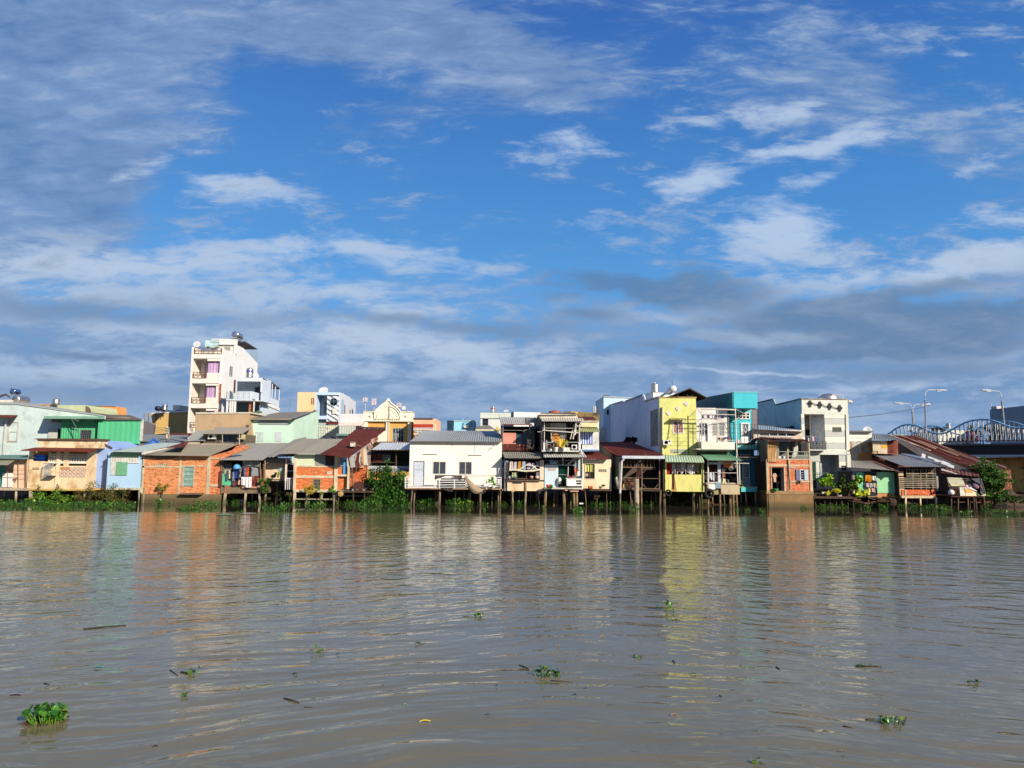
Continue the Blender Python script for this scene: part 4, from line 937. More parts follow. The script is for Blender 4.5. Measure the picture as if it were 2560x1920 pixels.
obj('lower_wall',MB().box(865,490,1060,550,67.2,2),paint((196,180,152),.3,.3),T)
shell(T,1110,386,1700,545,67.4,3.4,paint((110,96,80)),[(1400,388,1595,515)],floor=False)
window(T,1400,390,1595,515,67.45,'bars',2,fm=plain((120,116,110)))
obj('post',MB().bar(1650,388,1650,540,66.6,.04).bar(1400,386,1400,515,66.6,.03),plain((200,196,186)),T)
obj('ledge',MB().box(1080,528,1545,542,66.7,.3),plain((214,196,180)),T)
aircon(1185,392,1300,458,67.0,'outdoor unit in shade under the brown block\'s grey awning')
aircon(1618,392,1722,462,67.0,'yellowed outdoor unit beside the white post of the brown block',.3,(206,186,140))
view(V3)
T=thing('mint_house','pale mint house with two white barred windows and grey roof sheet','house')
MT=paint((206,236,212),.15,.25,(170,190,170),seed=5); Y=71.5
obj('wall',MB().poly([(1238,1408),(1850,1395),(1862,1400),(1862,1800),(1238,1800)],Y,6),MT,T)
XM=W(1862,1400,Y).x; yM=ysolve(*cur.px(2213,1300),XM); obj('gable_wall',MB().prism([(XM,Y-.02,1),(XM,yM,1),(XM,yM,W(2213,1290,yM).z),(XM,Y-.02,W(1862,1392,Y).z)],(.15,0,0)),paint((204,232,210),.2,.45,(160,176,160),seed=6),T)
obj('roof',MB().slab([(1215,1398,71),(1850,1400,71),(2200,1292,80),(1600,1312,80),(1330,1370,74)],.15),metal((140,136,126),.2,seed=23),T)
obj('verge',MB().slab([(1840,1402,70.7),(1876,1394,70.7),(2222,1286,80.2),(2190,1292,80.2)],.1),plain((74,66,60)),T)
obj('sign_board',MB().box(1345,1435,1770,1490,Y-.06,.05),paint((156,164,160),.2,.2),T)
window(T,1298,1602,1410,1740,Y-.02,'bars',4,fm=plain((200,204,214)),gl=plain((170,172,178)),bw=.1)
window(T,1590,1602,1680,1740,Y-.02,'bars',4,fm=plain((216,216,226)),bw=.12)
obj('drainpipe',MB().bar(1232,1410,1236,1780,Y-.1,.05),plain((200,176,156)),T)
# ---- right of the mint house
view(V5)
T=thing('peach_block','flat peach coloured block with one small dark window','building')
obj('wall',MB().poly([(122,103),(342,103),(345,380),(112,380)],98,8),paint((250,206,156),.08,.1,(220,170,130)),T)
window(T,292,178,328,252,97.95,'rails',m_=4,fm=plain((120,70,56)))
T=thing('striped_house','pale blue house front with diagonal white stripes and a round window','house')
PB=paint((196,218,236),.08,.15,(160,176,196)); Y=90
X0,X1,Z0,Z1=RC(345,108,712,470,Y); xa=W(345,110,Y).x; 
XRs=W(655,250,Y).x
obj('frame_wall',MB().poly([(342,110),(362,112),(355,405),(340,405)],Y-.3,2.5).poly([(335,400),(490,400),(488,442),(333,442)],Y-.3,2.5),PB,T)
obj('roof_slab',MB().cube(X0,XRs-.16,Y-.32,Y+6,W(500,140,Y).z,W(500,108,Y).z),PB,T)
obj('recess_wall',MB().wall(350,140,655,700,Y+1.6,.15,[(442,222,490,372)]),paint((186,206,226),.1,.1),T)
window(T,442,222,492,372,Y+1.55,'louvre',8,fm=plain((170,190,200)),gl=glass((70,84,90)))
mst,t=newmat('striped_tile'); o_=t.N('ShaderNodeTexCoord').outputs['Object']; s_=t.N('ShaderNodeSeparateXYZ'); t.L(o_,s_.inputs[0])
fz=t.math('FRACT',t.math('DIVIDE',t.math('ADD',t.math('ADD',s_.outputs[2],t.math('MULTIPLY',s_.outputs[0],.62)),100),.62))
fx=t.math('FRACT',t.math('DIVIDE',t.math('ADD',t.math('ADD',s_.outputs[0],t.math('MULTIPLY',s_.outputs[2],0)),100),.31))
f_=t.math('MULTIPLY',t.math('GREATER_THAN',fz,.55),1); finish(t,t.mix(f_,alb((240,234,228)),t.mix(t.math('GREATER_THAN',fx,.15),alb((200,200,205)),alb((96,110,130)))),.6)
Xs0,Xs1,Zs0,Zs1=RC(488,141,660,470,Y-.1); Xs1=XRs-.16
obj('striped_panel',MB().cube(Xs0,Xs1,Y-.1,Y+.3,Zs0,Zs1).cube(Xs0,Xs1,Y-.1,Y+.3,W(550,690,Y).z,W(550,505,Y).z),mst,T)
c=W(575,226,Y-.12); r=.55
f=obj('round_window',MB().rev([(r,0),(r,.06),(r*.84,.06),(r*.84,0)],c,'Y',24),plain((150,186,206)),T); obj('pane',MB().rev([(r*.84,.01),(r*.84,.03)],c,'Y',24),glass((52,74,92)),f)
obj('grille',MB().bar3(c+Vector((-r*.8,.0,0)),c+Vector((r*.8,0,0)),.03,4).bar3(c+Vector((0,0,-r*.8)),c+Vector((0,0,r*.8)),.03,4).bar3(c+Vector((-r*.7,0,.2)),c+Vector((r*.7,0,.2)),.02,4),plain((120,150,170)),f)
box(T,'hood',558,308,608,375,Y-.3,.2,plain((236,230,214)))
obj('red_band',MB().box(490,482,632,503,Y-.35,.3),plain((120,44,44)),T)
window(T,372,490,478,682,Y-.15,'grid',5,5,fm=plain((238,236,206)),gl=glass((120,150,160)),bw=.09); window(T,498,515,635,660,Y-.2,'grid',5,4,fm=plain((240,238,220)),gl=glass((190,190,140)),bw=.09)
m=MB()
for i in range(9): y=322+i*9; m.bar(352,y,392,y,Y-.35,.015,n=4)
m.bar(352,320,352,400,Y-.35,.02,n=4); obj('balcony_railing',m,plain((180,200,210)),T)
ya=Y; m=MB().prism([(XRs-.15,Y-.1,1.2),(XRs-.15,99,1.2),(XRs-.15,99,W(800,205,99).z-.2),(XRs-.15,91.5,W(705,118,91.5).z),(XRs-.15,Y-.1,Z1)],(.15,0,0)); obj('side_wall',m,paint((216,218,222),.1,.25,(170,170,176)),T)
y0,y1,z0,z1=sw(668,190,698,372,XRs); m=MB(); 
pts=[(XRs+.02,y0,z0),(XRs+.02,y1,z0)]+[(XRs+.02,(y0+y1)/2+(y1-y0)/2*cos(k*pi/8),z1-.5+.5*sin(k*pi/8)) for k in range(9)]
obj('arch_window',m.prism(pts,(.03,0,0)),plain((170,200,220)),T)
for xx in((707,265,716,370),(775,322,784,370)):
    y0,y1,z0,z1=sw(*xx,XRs); obj('side_slot',MB().cube(XRs,XRs+.04,y0,y1,z0,z1),plain((140,84,60)),T)
dish(443,82,Y+2,.62,'large white dish on the diagonal striped house',0,35,.3)
T=thing('white_parapet_block','low white block with pink tinted parapet beside the ornate villa','building')
obj('wall',MB().poly([(655,375),(948,375),(948,700),(655,700)],84,6),paint((226,222,220),.08,.15),T); obj('parapet',MB().poly([(638,482),(948,482),(928,524),(636,524)],83.6,.4),paint((238,216,206),.08,.1),T)
T=thing('grey_dormer_house','pale grey corrugated gable behind the rust roofed brick house','house')
vsheet(640,528,850,625,76,metal((186,198,194),.05,seed=24,ax=2),T,.25,.03); obj('wall',MB().box(640,625,850,720,76.2,3),paint((170,176,168)),T); obj('canopy',MB().slab([(600,640,75),(770,640,75),(760,622,76.2),(620,622,76.2)],.06),plain((120,156,140)),T)
# ornate villa
T=thing('ornate_villa','cream and ochre villa with a scrolled round white pediment','building')
Y=78; CR_=paint((250,238,210),.08,.15,(210,190,150)); OC=paint((226,172,90),.15,.2,(190,140,80))
obj('attic',MB().poly([(948,345),(1075,340),(1552,345),(1548,458),(948,458)],Y,2.5),CR_,T)
ped=[(1082,360),(1110,320),(1140,300),(1165,270),(1195,250),(1222,232),(1238,214),(1258,205),(1280,214),(1292,235),(1320,258),(1350,278),(1375,300),(1395,320),(1412,350),(1418,400),(1420,440),(1082,440)]
obj('pediment',MB().poly(ped,Y-.15,.35),CR_,T)
def arc(cx,cy,rx,ry,Y,r,a0=0,a1=pi,n=20): return [W(cx+rx*cos(a0+(a1-a0)*k/n),cy-ry*sin(a0+(a1-a0)*k/n),Y) for k in range(n+1)]
m=MB(); m.tube(arc(1262,450,148,170,Y-.2,0),.05,6); m.tube(arc(1262,450,118,128,Y-.17,0),.035,6); m.tube(arc(1262,450,62,75,Y-.17,0),.03,6)
m.tube([W(x,y,Y-.2) for x,y in ped[:-2]],.08,6)
for s in(-1,1):
    m.tube([W(1262+s*(225+14*cos(t)*(1-t/14)),402-14*sin(t)*(1-t/14),Y-.1) for t in [k*.7 for k in range(12)]],.05,5); m.box(1262+s*225-32,392,1262+s*225+32,400,Y-.08,.08)
m.rev([(.01,-.12),(.16,-.1),(.2,0),(.12,.05),(.01,.06)],W(1262,288,Y-.1),'Y',12)
for k in range(7): a=k*pi/6; p=W(1262+40*cos(a),400-45*sin(a),Y-.16); m.bar3(W(1262,425,Y-.16),p,.03,5)
obj('moulding',m,paint((252,244,224),.05,.08),T)
obj('finial',MB().rev([(.14,0),(.2,.12),(.12,.25),(.01,.32)],W(1258,214,Y-.02),n=10),CR_,T)
obj('cornice',MB().box(942,458,1552,470,Y-.25,3),CR_,T); obj('cap',MB().box(945,340,1080,348,Y-.1,2.6).box(1420,343,1555,351,Y-.1,2.6),CR_,T)
obj('wall',MB().wall(955,470,1530,730,Y+.1,.2,[(1312,552,1455,725)]),OC,T)
for a in((955,470,998,730),(1228,462,1275,730),(1503,462,1545,730)): obj('pilaster',MB().box(*a,Y-.1,.3),CR_,T)
f=window(T,1312,552,1455,728,Y+.12,'grid',4,2,fm=plain((196,196,186)),gl=glass((52,66,74)),bw=.05); obj('curtain',MB().cloth(1325,590,1375,722,Y+.2,.03),plain((200,206,204)),f)
obj('side_wall',MB().cube(W(955,600,Y).x,W(1545,600,Y).x,Y+2.4,Y+9,1.2,W(1200,470,Y).z),OC,T)
obj('white_wall',MB().box(1130,585,1229,730,77.3,.3),CR_,T); obj('downpipe',MB().bar(1274,250,1270,725,Y-.3,.03),plain((150,140,120)),T)
for i,(x,yt,yb,lab) in enumerate(((970,172,350,'white panel antenna mast left of the ornate villa\'s pediment'),(1080,185,345,'tall grey panel antenna cluster behind the ornate villa'),(1395,240,345,'short panel antenna with a drum dish at the right of the villa\'s pediment'))):
    T=thing('cell_antenna',lab,'antenna','panel antenna masts behind the ornate villa'); Ym=95
    obj('mast',MB().bar3(W(x,yb,Ym),W(x,yt-10,Ym),.06),plain((190,190,196)),T)
    for dx in(-20,0,20): obj('panel',MB().box(x+dx-8,yt,x+dx+8,yt+(80 if i==1 else 52),Ym-.3,.2),plain((220,206,206)),T)
    if i==2: obj('drum_dish',MB().rev([(.25,0),(.3,.05),(.3,.3),(.01,.3)],W(1450,305,Ym-.5),'Y',14),plain((222,222,226)),T)
T=thing('peach_brick_house','small peach house with red band and white balcony rail right of the ornate villa','house')
Y=76; obj('wall',MB().poly([(1578,436),(1860,436),(1860,700),(1578,700)],Y,5),paint((240,192,152),.2,.25,(190,130,100)),T)
view(V6)
obj('coping',MB().box(300,258,585,270,Y-.15,5.3),plain((96,74,64)),T); obj('red_band',MB().box(308,345,585,402,Y-.1,.1),plain((186,62,44)),T)
rail(T,(310,435,580,435),Y-.4,(35,22,8),.03,5,plain((244,240,234)))
obj('corner_post',MB().box(585,350,628,600,Y-.05,.4).box(590,345,622,370,Y-.12,.5),paint((232,214,176)),T); antenna(566,205,262,Y+1,'thin antenna on the small peach house',1)
obj('stair',MB().bar(320,445,430,455,Y-.6,.06).bar(320,500,380,500,Y-.6,.05).bar(350,450,420,500,Y-.6,.05),plain((214,214,206)),T)
T=thing('sky_blue_block','bright sky blue rooftop block above the white stilt house','building')
Y=88; SB=paint((164,222,238),.08,.15,(90,160,190)); obj('wall',MB().poly([(875,292),(1172,292),(1178,470),(880,470)],Y,5),SB,T); obj('coping',MB().box(872,288,1174,298,Y-.1,5),plain((196,206,206)),T)
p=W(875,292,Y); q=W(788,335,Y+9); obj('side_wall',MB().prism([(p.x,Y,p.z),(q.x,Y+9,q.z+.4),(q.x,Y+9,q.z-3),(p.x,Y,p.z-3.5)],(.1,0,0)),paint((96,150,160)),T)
obj('fin',MB().poly([(790,325),(825,285),(838,300),(838,345),(790,345)],Y+9,.3),plain((90,170,190)),T)
m=MB(); frame_mb(m,1020,320,1135,358,Y-.06,.05,.05); m.bar(1020,320,1005,380,Y-.1,.03).bar(1135,320,1150,375,Y-.1,.03); obj('bracket_frame',m,plain((80,150,180)),T); obj('vent_pipe',MB().bar(1012,258,1012,290,Y+1,.1),plain((110,190,220)),T)
aircon(1028,366,1105,396,Y-.35,'small outdoor unit on the sky blue block',.55)
T=thing('white_box_house','white box house with a dark window behind the white stilt house','building')
Y=86; obj('wall',MB().wall(1265,185,1560,420,Y,.2,[(1292,268,1378,365)]),paint((224,226,216),.08,.2),T); window(T,1292,268,1378,365,Y+.02,'rails',m_=2,fm=plain((110,112,116)))
obj('band',MB().box(1262,183,1700,262,Y-.15,6),paint((214,220,208),.08,.2),T); obj('body',MB().cube(W(1265,300,Y).x,W(1560,300,Y).x,Y+.2,Y+6,1.2,W(1400,190,Y).z),paint((220,222,214)),T)
vtank(1410,88,1472,178,Y+2,'white and rust striped steel tank on the white box house',(170,80,60),.05)
dish(1632,158,Y+2,.35,'small white dish on the white box house',0,60,.3)
T=thing('grey_gabled_lean_to','low grey pitched roof with cream fascia behind the white stilt house','roof')
Y=80; obj('roof',MB().slab([(1195,420,Y),(1470,415,Y),(1395,362,Y+4),(1200,372,Y+4)],.1),metal((146,140,132),.2,seed=26),T); obj('fascia',MB().box(1195,420,1530,440,Y-.1,.2),plain((236,226,180)),T); obj('wall',MB().box(1200,440,1530,520,Y,3),paint((180,170,150)),T)
box(T,'chimney',1485,385,1525,435,Y-.3,.8,paint((226,196,90),.3,.2))
T=thing('grey_shed_roof','small dark grey roof patch at the white stilt house\'s right ridge','roof'); obj('roof',MB().slab([(1210,492,70),(1490,492,70),(1480,445,74),(1240,450,74)],.08),metal((110,118,132),.1,seed=27),T)
T=thing('long_white_hall','long plain white hall roofline behind the wooden balconies','building')
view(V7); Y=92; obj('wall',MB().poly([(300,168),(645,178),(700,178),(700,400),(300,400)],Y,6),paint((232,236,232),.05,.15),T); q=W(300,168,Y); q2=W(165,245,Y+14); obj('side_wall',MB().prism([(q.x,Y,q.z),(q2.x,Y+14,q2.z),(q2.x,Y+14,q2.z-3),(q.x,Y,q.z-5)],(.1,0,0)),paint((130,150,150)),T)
# ------------------------------------------------------------------ clothes-line house (V4)
view(V4); Y=60
T=thing('laundry_house','grey roofed stilt house open to the river with crowded clothes lines','house')
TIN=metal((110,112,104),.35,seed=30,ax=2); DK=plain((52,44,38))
roof(T,(130,605,59.2),(940,610,59.2),(1505,285,67.5),(650,288,67.5),metal((150,152,150),.12,(110,106,100),.8,seed=31),.2,.035,jag=.05,rows=2)
X0,X1,Z0,Z1=RC(180,600,930,1130,Y)
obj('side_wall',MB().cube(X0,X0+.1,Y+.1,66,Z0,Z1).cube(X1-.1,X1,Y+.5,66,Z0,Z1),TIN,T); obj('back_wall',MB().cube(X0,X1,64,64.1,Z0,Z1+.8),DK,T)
vsheet(190,670,375,775,Y+.3,TIN,T,.12,.02,'tin_panel'); box(T,'board',188,765,365,880,Y+.35,.03,paint((170,176,150),.3,.2))
box(T,'green_board',175,868,362,1082,Y-.05,.03,plain((98,196,148)))
obj('tarpaulin',MB().cloth(575,620,915,722,Y-.1,.05,14),plain((150,146,136)),T)
box(T,'grey_board',735,722,908,912,Y+.1,.03,paint((146,150,150),.2,.2))
vsheet(735,905,918,1080,Y+.05,rusty((96,44,34),seed=31,ax=2),T,.1,.02,'rusty_panel'); vsheet(735,1080,918,1118,Y+.04,rusty((170,84,44),seed=32,ax=2),T,.1,.02,'rusty_panel')
obj('post',MB().box(918,780,985,1130,Y-.05,.2),brick((196,92,50),(150,70,40),seed=5),T); obj('pole',MB().bar(986,700,985,985,Y-.3,.07).bar(905,620,925,1110,Y-.1,.05).bar(180,620,172,1240,Y-.05,.05),wood((176,150,120)),T)
obj('beam',MB().box(160,1118,935,1232,Y-.05,6),concrete((120,104,80),6),T); obj('rubble',MB().box(560,1105,940,1135,Y-.25,.3).box(860,1085,920,1130,Y-.3,.2),concrete((170,140,110),7),T)
obj('brick_pier',MB().box(235,1085,325,1240,Y-.1,.4),brick((150,110,80),(120,90,70),(150,140,120),.6,seed=6),T)
stilts(T,[(255,59.9,.18),(640,59.9,.18),(895,60.1,.17),(330,62,.08),(760,62.5,.08)],1232,59.9)
obj('line',MB().bar(250,790,560,785,Y-.25,.01).bar(560,735,740,735,Y-.3,.01),plain((200,200,200)),T)
gi=[((262,795,318,985),(96,104,116),'grey'),((318,790,352,950),(236,222,180),'cream'),((350,788,385,965),(46,44,46),'black'),((384,790,425,1000),(120,130,150),'faded blue'),
    ((425,788,478,950),(36,58,160),'royal blue'),((475,790,525,985),(30,44,44),'dark green'),((522,735,545,930),(196,196,204),'pale grey'),((552,740,580,900),(40,34,50),'dark purple'),((585,742,612,890),(52,50,70),'navy'),
    ((612,742,640,905),(120,130,150),'slate'),((640,742,665,905),(206,50,36),'red'),((662,742,690,900),(226,110,50),'orange'),((690,742,712,895),(60,40,60),'plum'),((708,745,745,895),(28,26,34),'black')]
for i,(r,c_,nm) in enumerate(gi):
    shirt(r[0]-8,r[1],r[2]+8,r[3],Y-.27-.01*(i%3),speckle(c_,tuple(int(x*.7) for x in c_),5),'%s garment hanging %s on the laundry house clothes line'%(nm,'left of the blue cap' if i<4 else 'under the blue cap' if i<7 else 'before the grey tarpaulin'),'clothes on the laundry house lines',i)
c=W(468,735,Y-.35); T=thing('helmet','sky blue rounded cap hanging above the dark clothes','helmet'); obj('shell',MB().rev([(.28,-.16),(.3,-.05),(.26,.1),(.15,.2),(.01,.24)],c,n=16),plain((96,176,226),.4),T,smooth=True); obj('brim',MB().rev([(.2,-.18),(.34,-.17),(.34,-.15),(.2,-.15)],c,n=16),plain((70,140,196)),T)
single('white_sheet',MB().cloth(552,922,650,1092,Y-.4,.05,10,.2),plain((240,232,228)),'wide white cloth hanging lowest left under the clothes line','laundry','white cloths under the clothes line')
single('white_sheet',MB().cloth(640,920,742,1122,Y-.43,.05,10,.1,4),plain((238,222,222)),'longer pinkish white cloth hanging right of the wide white cloth','laundry','white cloths under the clothes line')
single('cloth_bundle',MB().cloth(365,975,495,1085,Y-.1,.06,8,.5,7),speckle((44,34,40),(110,60,70),14),'dark patterned cloth bundle between the green board and white cloths','laundry')
single('beige_cloth',MB().cloth(488,975,530,1072,Y-.2,.03,6,.1,9),plain((214,176,140)),'small beige towel beside the dark patterned bundle','laundry')
# second bay
T=thing('shaded_porch_house','grey roofed porch with hanging plants between laundry and second brick house','house')
roof(T,(1020,552,59.6),(1545,540,59.6),(1790,168,68.5),(1545,222,68.5),metal((150,150,146),.15,(110,106,100),.8,seed=33),.2,.035,rows=2)
Y=60.4; X0,X1,Z0,Z1=RC(1000,560,1570,960,Y)
vsheet(1005,580,1375,660,Y,TIN,T,.12,.02,'tin_panel'); obj('wall',MB().box(1010,655,1380,965,Y+.6,.1),paint((226,196,164),.3,.3),T)
obj('inner_post',MB().box(1375,560,1405,1160,Y-.1,.15),plain((236,214,196)),T); obj('side_wall',MB().cube(X0,X0+.1,Y+.7,67,Z0,Z1).cube(X1-.1,X1,Y+.7,67,Z0,Z1),TIN,T)
obj('floor',MB().box(985,955,1570,1000,Y+.7,6),CONC,T)
obj('window_dark',MB().box(1405,690,1532,940,Y+.5,.05),plain((44,34,36)),T); obj('window_frame',MB().box(1400,664,1535,684,Y-.05,.08).box(1400,806,1535,816,Y-.05,.08).box(1385,936,1530,952,Y-.1,.08),plain((240,236,226)),T)
box(T,'vent_board',1385,575,1478,620,Y-.02,.05,plain((176,166,90)))
m=MB()
for x in(1388,1432,1465,1500,1528): m.bar(x,945,x-4,1160,Y-.5,.035,n=4)
m.bar(1385,948,1530,948,Y-.5,.03,n=4); obj('railing',m,plain((238,234,230)),T)
obj('branch_pole',MB().bar(1000,680,1060,650,Y-.2,.03).bar(1000,600,995,960,Y-.3,.06),wood((190,160,130)),T)
stilts(T,[(1030,61.5,.1),(1230,62.5,.08),(1380,61.8,.09)],1000,61.5)
T=thing('hanging_plant','drooping plant with a pale blue pot hanging in the shaded porch','plant'); obj('foliage',MB().leaves(W(1280,870,Y-.3),(.18,.15,.45),120,.16,7),foliage(((60,96,30),(120,150,40),(170,180,60))),T); obj('pot',MB().rev([(.1,-.1),(.17,.1),(.15,.12),(.01,.1)],W(1285,790,Y-.3),n=12),plain((150,196,206)),T)
single('porch_shrub',MB().leaves(W(1185,890,Y-.2),(.3,.2,.35),220,.14,8),foliage(((22,40,18),(50,80,26))),'dark leafy plant on the left of the shaded porch','plant')
single('palm_tuft',MB().leaves(W(1010,1060,59.7),(.45,.3,.7),420,.35,9,.8,asp=.16),foliage(((24,50,18),(50,92,30),(90,130,40))),'dark spiky leaf tuft under the shaded porch\'s left corner','plant')
# --- second brick house (V5)
view(V5); Y=59.6
T=thing('brick_corner_house','orange brick stilt house with pale cream siding and weathered sheet wall','house')
roof(T,(-140,878,58.9),(410,880,58.9),(712,692,66.5),(190,688,66.5),metal((152,150,142),.18,(110,100,90),.85,seed=34),.2,.035,rows=2,jag=.03)
RUST1=rusty((96,42,34),seed=35,amt=.05)
roof(T,(395,880,58.85),(760,932,58.0),(985,765,63),(640,745,63),RUST1,.2,.035,rows=1,jag=.06); roof(T,(610,755,63),(978,772,63),(1225,578,70),(850,570,70),rusty((100,44,36),seed=36,amt=.0),.2,.035,name='upper_roof')
obj('ridge_roof',MB().slab([(850,572,70),(1225,578,70),(1222,545,72),(850,535,72)],.1),rusty((60,44,36),seed=37),T)
BR3=brick((226,130,70),(200,104,58),(214,120,70),.2,seed=7,bh=.1)
obj('wall',MB().wall(92,1030,600,1345,Y,.15,[(492,1098,552,1132),(312,1192,408,1320)]),BR3,T)
obj('side_wall',MB().poly([(612,1040),(740,1045),(745,1290),(612,1345)],Y+.3,.12),BR3,T)
obj('far_wall',MB().poly([(770,1050),(985,1040),(980,1240),(915,1290),(770,1320)],Y+.5,.12),brick((206,96,40),(180,80,36),seed=8),T)
for a in((68,880,98,1480),(578,892,615,1480),(745,930,772,1320)): obj('post',MB().box(*a,Y-.12,.3),concrete((206,186,154),8),T)
for a in((90,1150,600,1180),(90,1325,610,1360),(612,1135,745,1160),(90,1028,600,1044)): obj('concrete_band',MB().box(*a,Y-.04,.14),concrete((206,186,154),9),T)
m=MB()
for i in range(6): m.box(98,884+i*24,335,884+i*24+22.5,Y-.03-(.004*(i%2)),.04)
obj('siding',m,paint((222,228,190),.12,.12),T); m=MB()
for i in range(6): m.poly([(335,884+i*24),(472,884+i*24),(466,884+i*24+22),(330,884+i*24+22)],Y-.02-(.004*(i%2)),.03)
obj('siding',m,metal((150,156,154),.15,seed=38),T,'grey metal siding')
window(T,468,882,580,1032,Y,'grid',6,4,fm=plain((120,90,84)),gl=plain((60,40,40)),bw=.02)
obj('inside',MB().box(92,885,600,1340,Y+1.2,.05),DK,T); obj('floor',MB().box(92,1330,960,1352,Y+.2,6),CONC,T)
window(T,492,1098,552,1132,Y+.02,'bars',4,fm=plain((230,220,206)),bw=.05); window(T,312,1192,408,1322,Y,'grid',5,3,fm=plain((150,140,120)),bw=.03)
box(T,'blue_board',693,955,735,1130,Y+.15,.05,stripes((50,130,206),(96,166,226),.05))
window(T,635,915,692,1032,Y+.28,'bars',2,fm=plain((226,220,210)),gl=plain((170,176,190)))
# weathered sheet wall on the right: separate sheets
for i,(pts,mt) in enumerate((([(765,925),(830,895),(845,1045),(790,1045)],metal((170,178,180),.3,seed=40,ax=2)),([(828,895),(905,840),(940,1010),(905,1060),(850,1045)],rusty((96,50,40),seed=41,pale=(200,196,190),amt=.5,ax=2)),
      ([(905,835),(945,800),(955,1015),(935,1010)],metal((190,150,110),.3,seed=42,ax=2)),([(945,800),(985,775),(1005,1020),(950,1020)],metal((206,200,190),.4,seed=43,ax=2)),([(898,1000),(950,985),(955,1050),(905,1055)],metal((226,170,130),.3,seed=44,ax=2)))):
    obj('sheet_panel',MB().poly(pts,Y-.25+.05*i,.02),mt,T)
for i,pts in enumerate(([(1040,700),(1110,665),(1135,690),(1060,760)],[(985,770),(1050,725),(1070,800),(1020,820)],[(1060,690),(1140,665),(1135,720),(1090,735)])): obj('sheet_patch',MB().poly(pts,60.2+.1*i,.02),metal((200,190,184),.7,(140,80,50),seed=45+i,ax=2),T)
obj('drain_pipe',MB().bar(805,1050,808,1290,Y-.2,.06).bar(855,1050,858,1110,Y-.2,.03),plain((110,90,76)),T)
stilts(T,[(82,59.5,.2),(597,59.5,.2),(240,59.7,.14),(432,59.7,.14),(640,61,.1),(825,61,.1)],1340,59.5)
obj('tie_beam',MB().box(90,1440,600,1455,Y-.05,.15).box(600,1400,1000,1415,61,.15),CONC,T)
T=thing('chimney_vent','small white square vent box on the maroon roof','vent'); obj('box',MB().box(783,730,832,785,61,.5),paint((226,214,196),.2,.2),T); obj('cap',MB().box(780,726,836,734,60.9,.7),plain((170,160,150)),T)
obj('cable',MB().tube([W(835,770,60.9),W(880,768,60.9),W(925,785,60.8),W(950,820,60)],.03,5),plain((170,120,90)),T)
T=thing('rust_drum','rusty round drum on the scrap heap behind the brick corner house','drum'); obj('body',MB().rev([(.01,0),(.42,0),(.42,.6),(.38,.62),(.01,.62)],W(878,1290,59.3),'Y',18),rusty((70,48,40),seed=50),T)
rnd=random.Random(8)
scr=[((800,1320,850,1340),(150,170,180),'bluish'),((840,1335,900,1350),(180,160,140),'tan'),((700,1335,760,1350),(120,90,70),'brown'),((900,1320,960,1345),(190,180,170),'pale'),((930,1345,1000,1360),(110,80,60),'rusty')]
for i,(r,c_,nm) in enumerate(scr): single('scrap_board',MB().poly([(r[0],r[3]),(r[0]+10,r[1]),(r[2],r[1]+5),(r[2]-6,r[3]+6)],59.3+.15*i,.5),paint(c_,.6,.3,seed=i),nm+' scrap board on the heap beside the brick corner house','board','scrap boards on the heap')
T=thing('platform','low plank platform carrying scrap beside the big green bush','platform'); obj('deck',MB().box(610,1345,1080,1365,59,2.5),DARKW,T); stilts(T,[(640,59.1,.1),(820,59.1,.08),(960,59.1,.08)],1362,59.1,DARKW); c=W(660,1380,58.9); obj('float',MB().rev([(.01,0),(.22,.02),(.22,.2),(.01,.22)],c,'Y',14),plain((180,150,100)),T)
# --- dark open house with light blue roof
T=thing('dark_open_house','dark open fronted house under a bluish white sheet roof behind the bush','house'); Y=61.5
roof(T,(1042,828,60.6),(1530,826,60.6),(1528,738,65),(1165,738,65),metal((196,208,222),.08,seed=51),.22,.035)
obj('ridge',MB().box(1150,724,1530,742,65,.4),rusty((90,50,44),seed=52),T)
X0,X1,Z0,Z1=RC(1015,830,1520,1080,Y)
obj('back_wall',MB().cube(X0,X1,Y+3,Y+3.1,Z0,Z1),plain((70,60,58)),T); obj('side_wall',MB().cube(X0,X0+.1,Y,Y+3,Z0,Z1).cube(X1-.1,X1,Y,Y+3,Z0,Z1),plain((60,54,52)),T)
vsheet(1060,880,1180,975,Y+.6,rusty((110,60,52),seed=53,ax=2),T,.15,.02,'curtain'); vsheet(1180,885,1290,975,Y+.7,metal((120,120,130),.2,seed=54,ax=2),T,.15,.02,'curtain')
obj('post',MB().bar(1358,830,1358,1020,Y-.1,.06).bar(1025,870,1030,1010,Y-.1,.08).bar(1015,988,1520,988,Y-.1,.03),wood((120,100,80)),T)
obj('gable_panel',MB().poly([(985,770),(1045,820),(1030,1020),(1000,1020)],Y-.2,.05),paint((150,130,120),.5,.5,seed=9),T)
obj('low_wall',MB().box(1010,1030,1520,1075,Y-.1,.2),paint((196,196,200),.4,.4,seed=9),T); obj('floor',MB().box(1010,1075,1520,1100,Y-.1,4),CONC,T)
for i in range(4): obj('sacking',MB().cloth(1030+i*120,1060,1150+i*120,1110,Y-.3,.08,8,.5,i),plain((150,146,150)),T)
stilts(T,[(1050,61.8,.1),(1200,62,.1),(1400,62,.1)],1098,61.8)
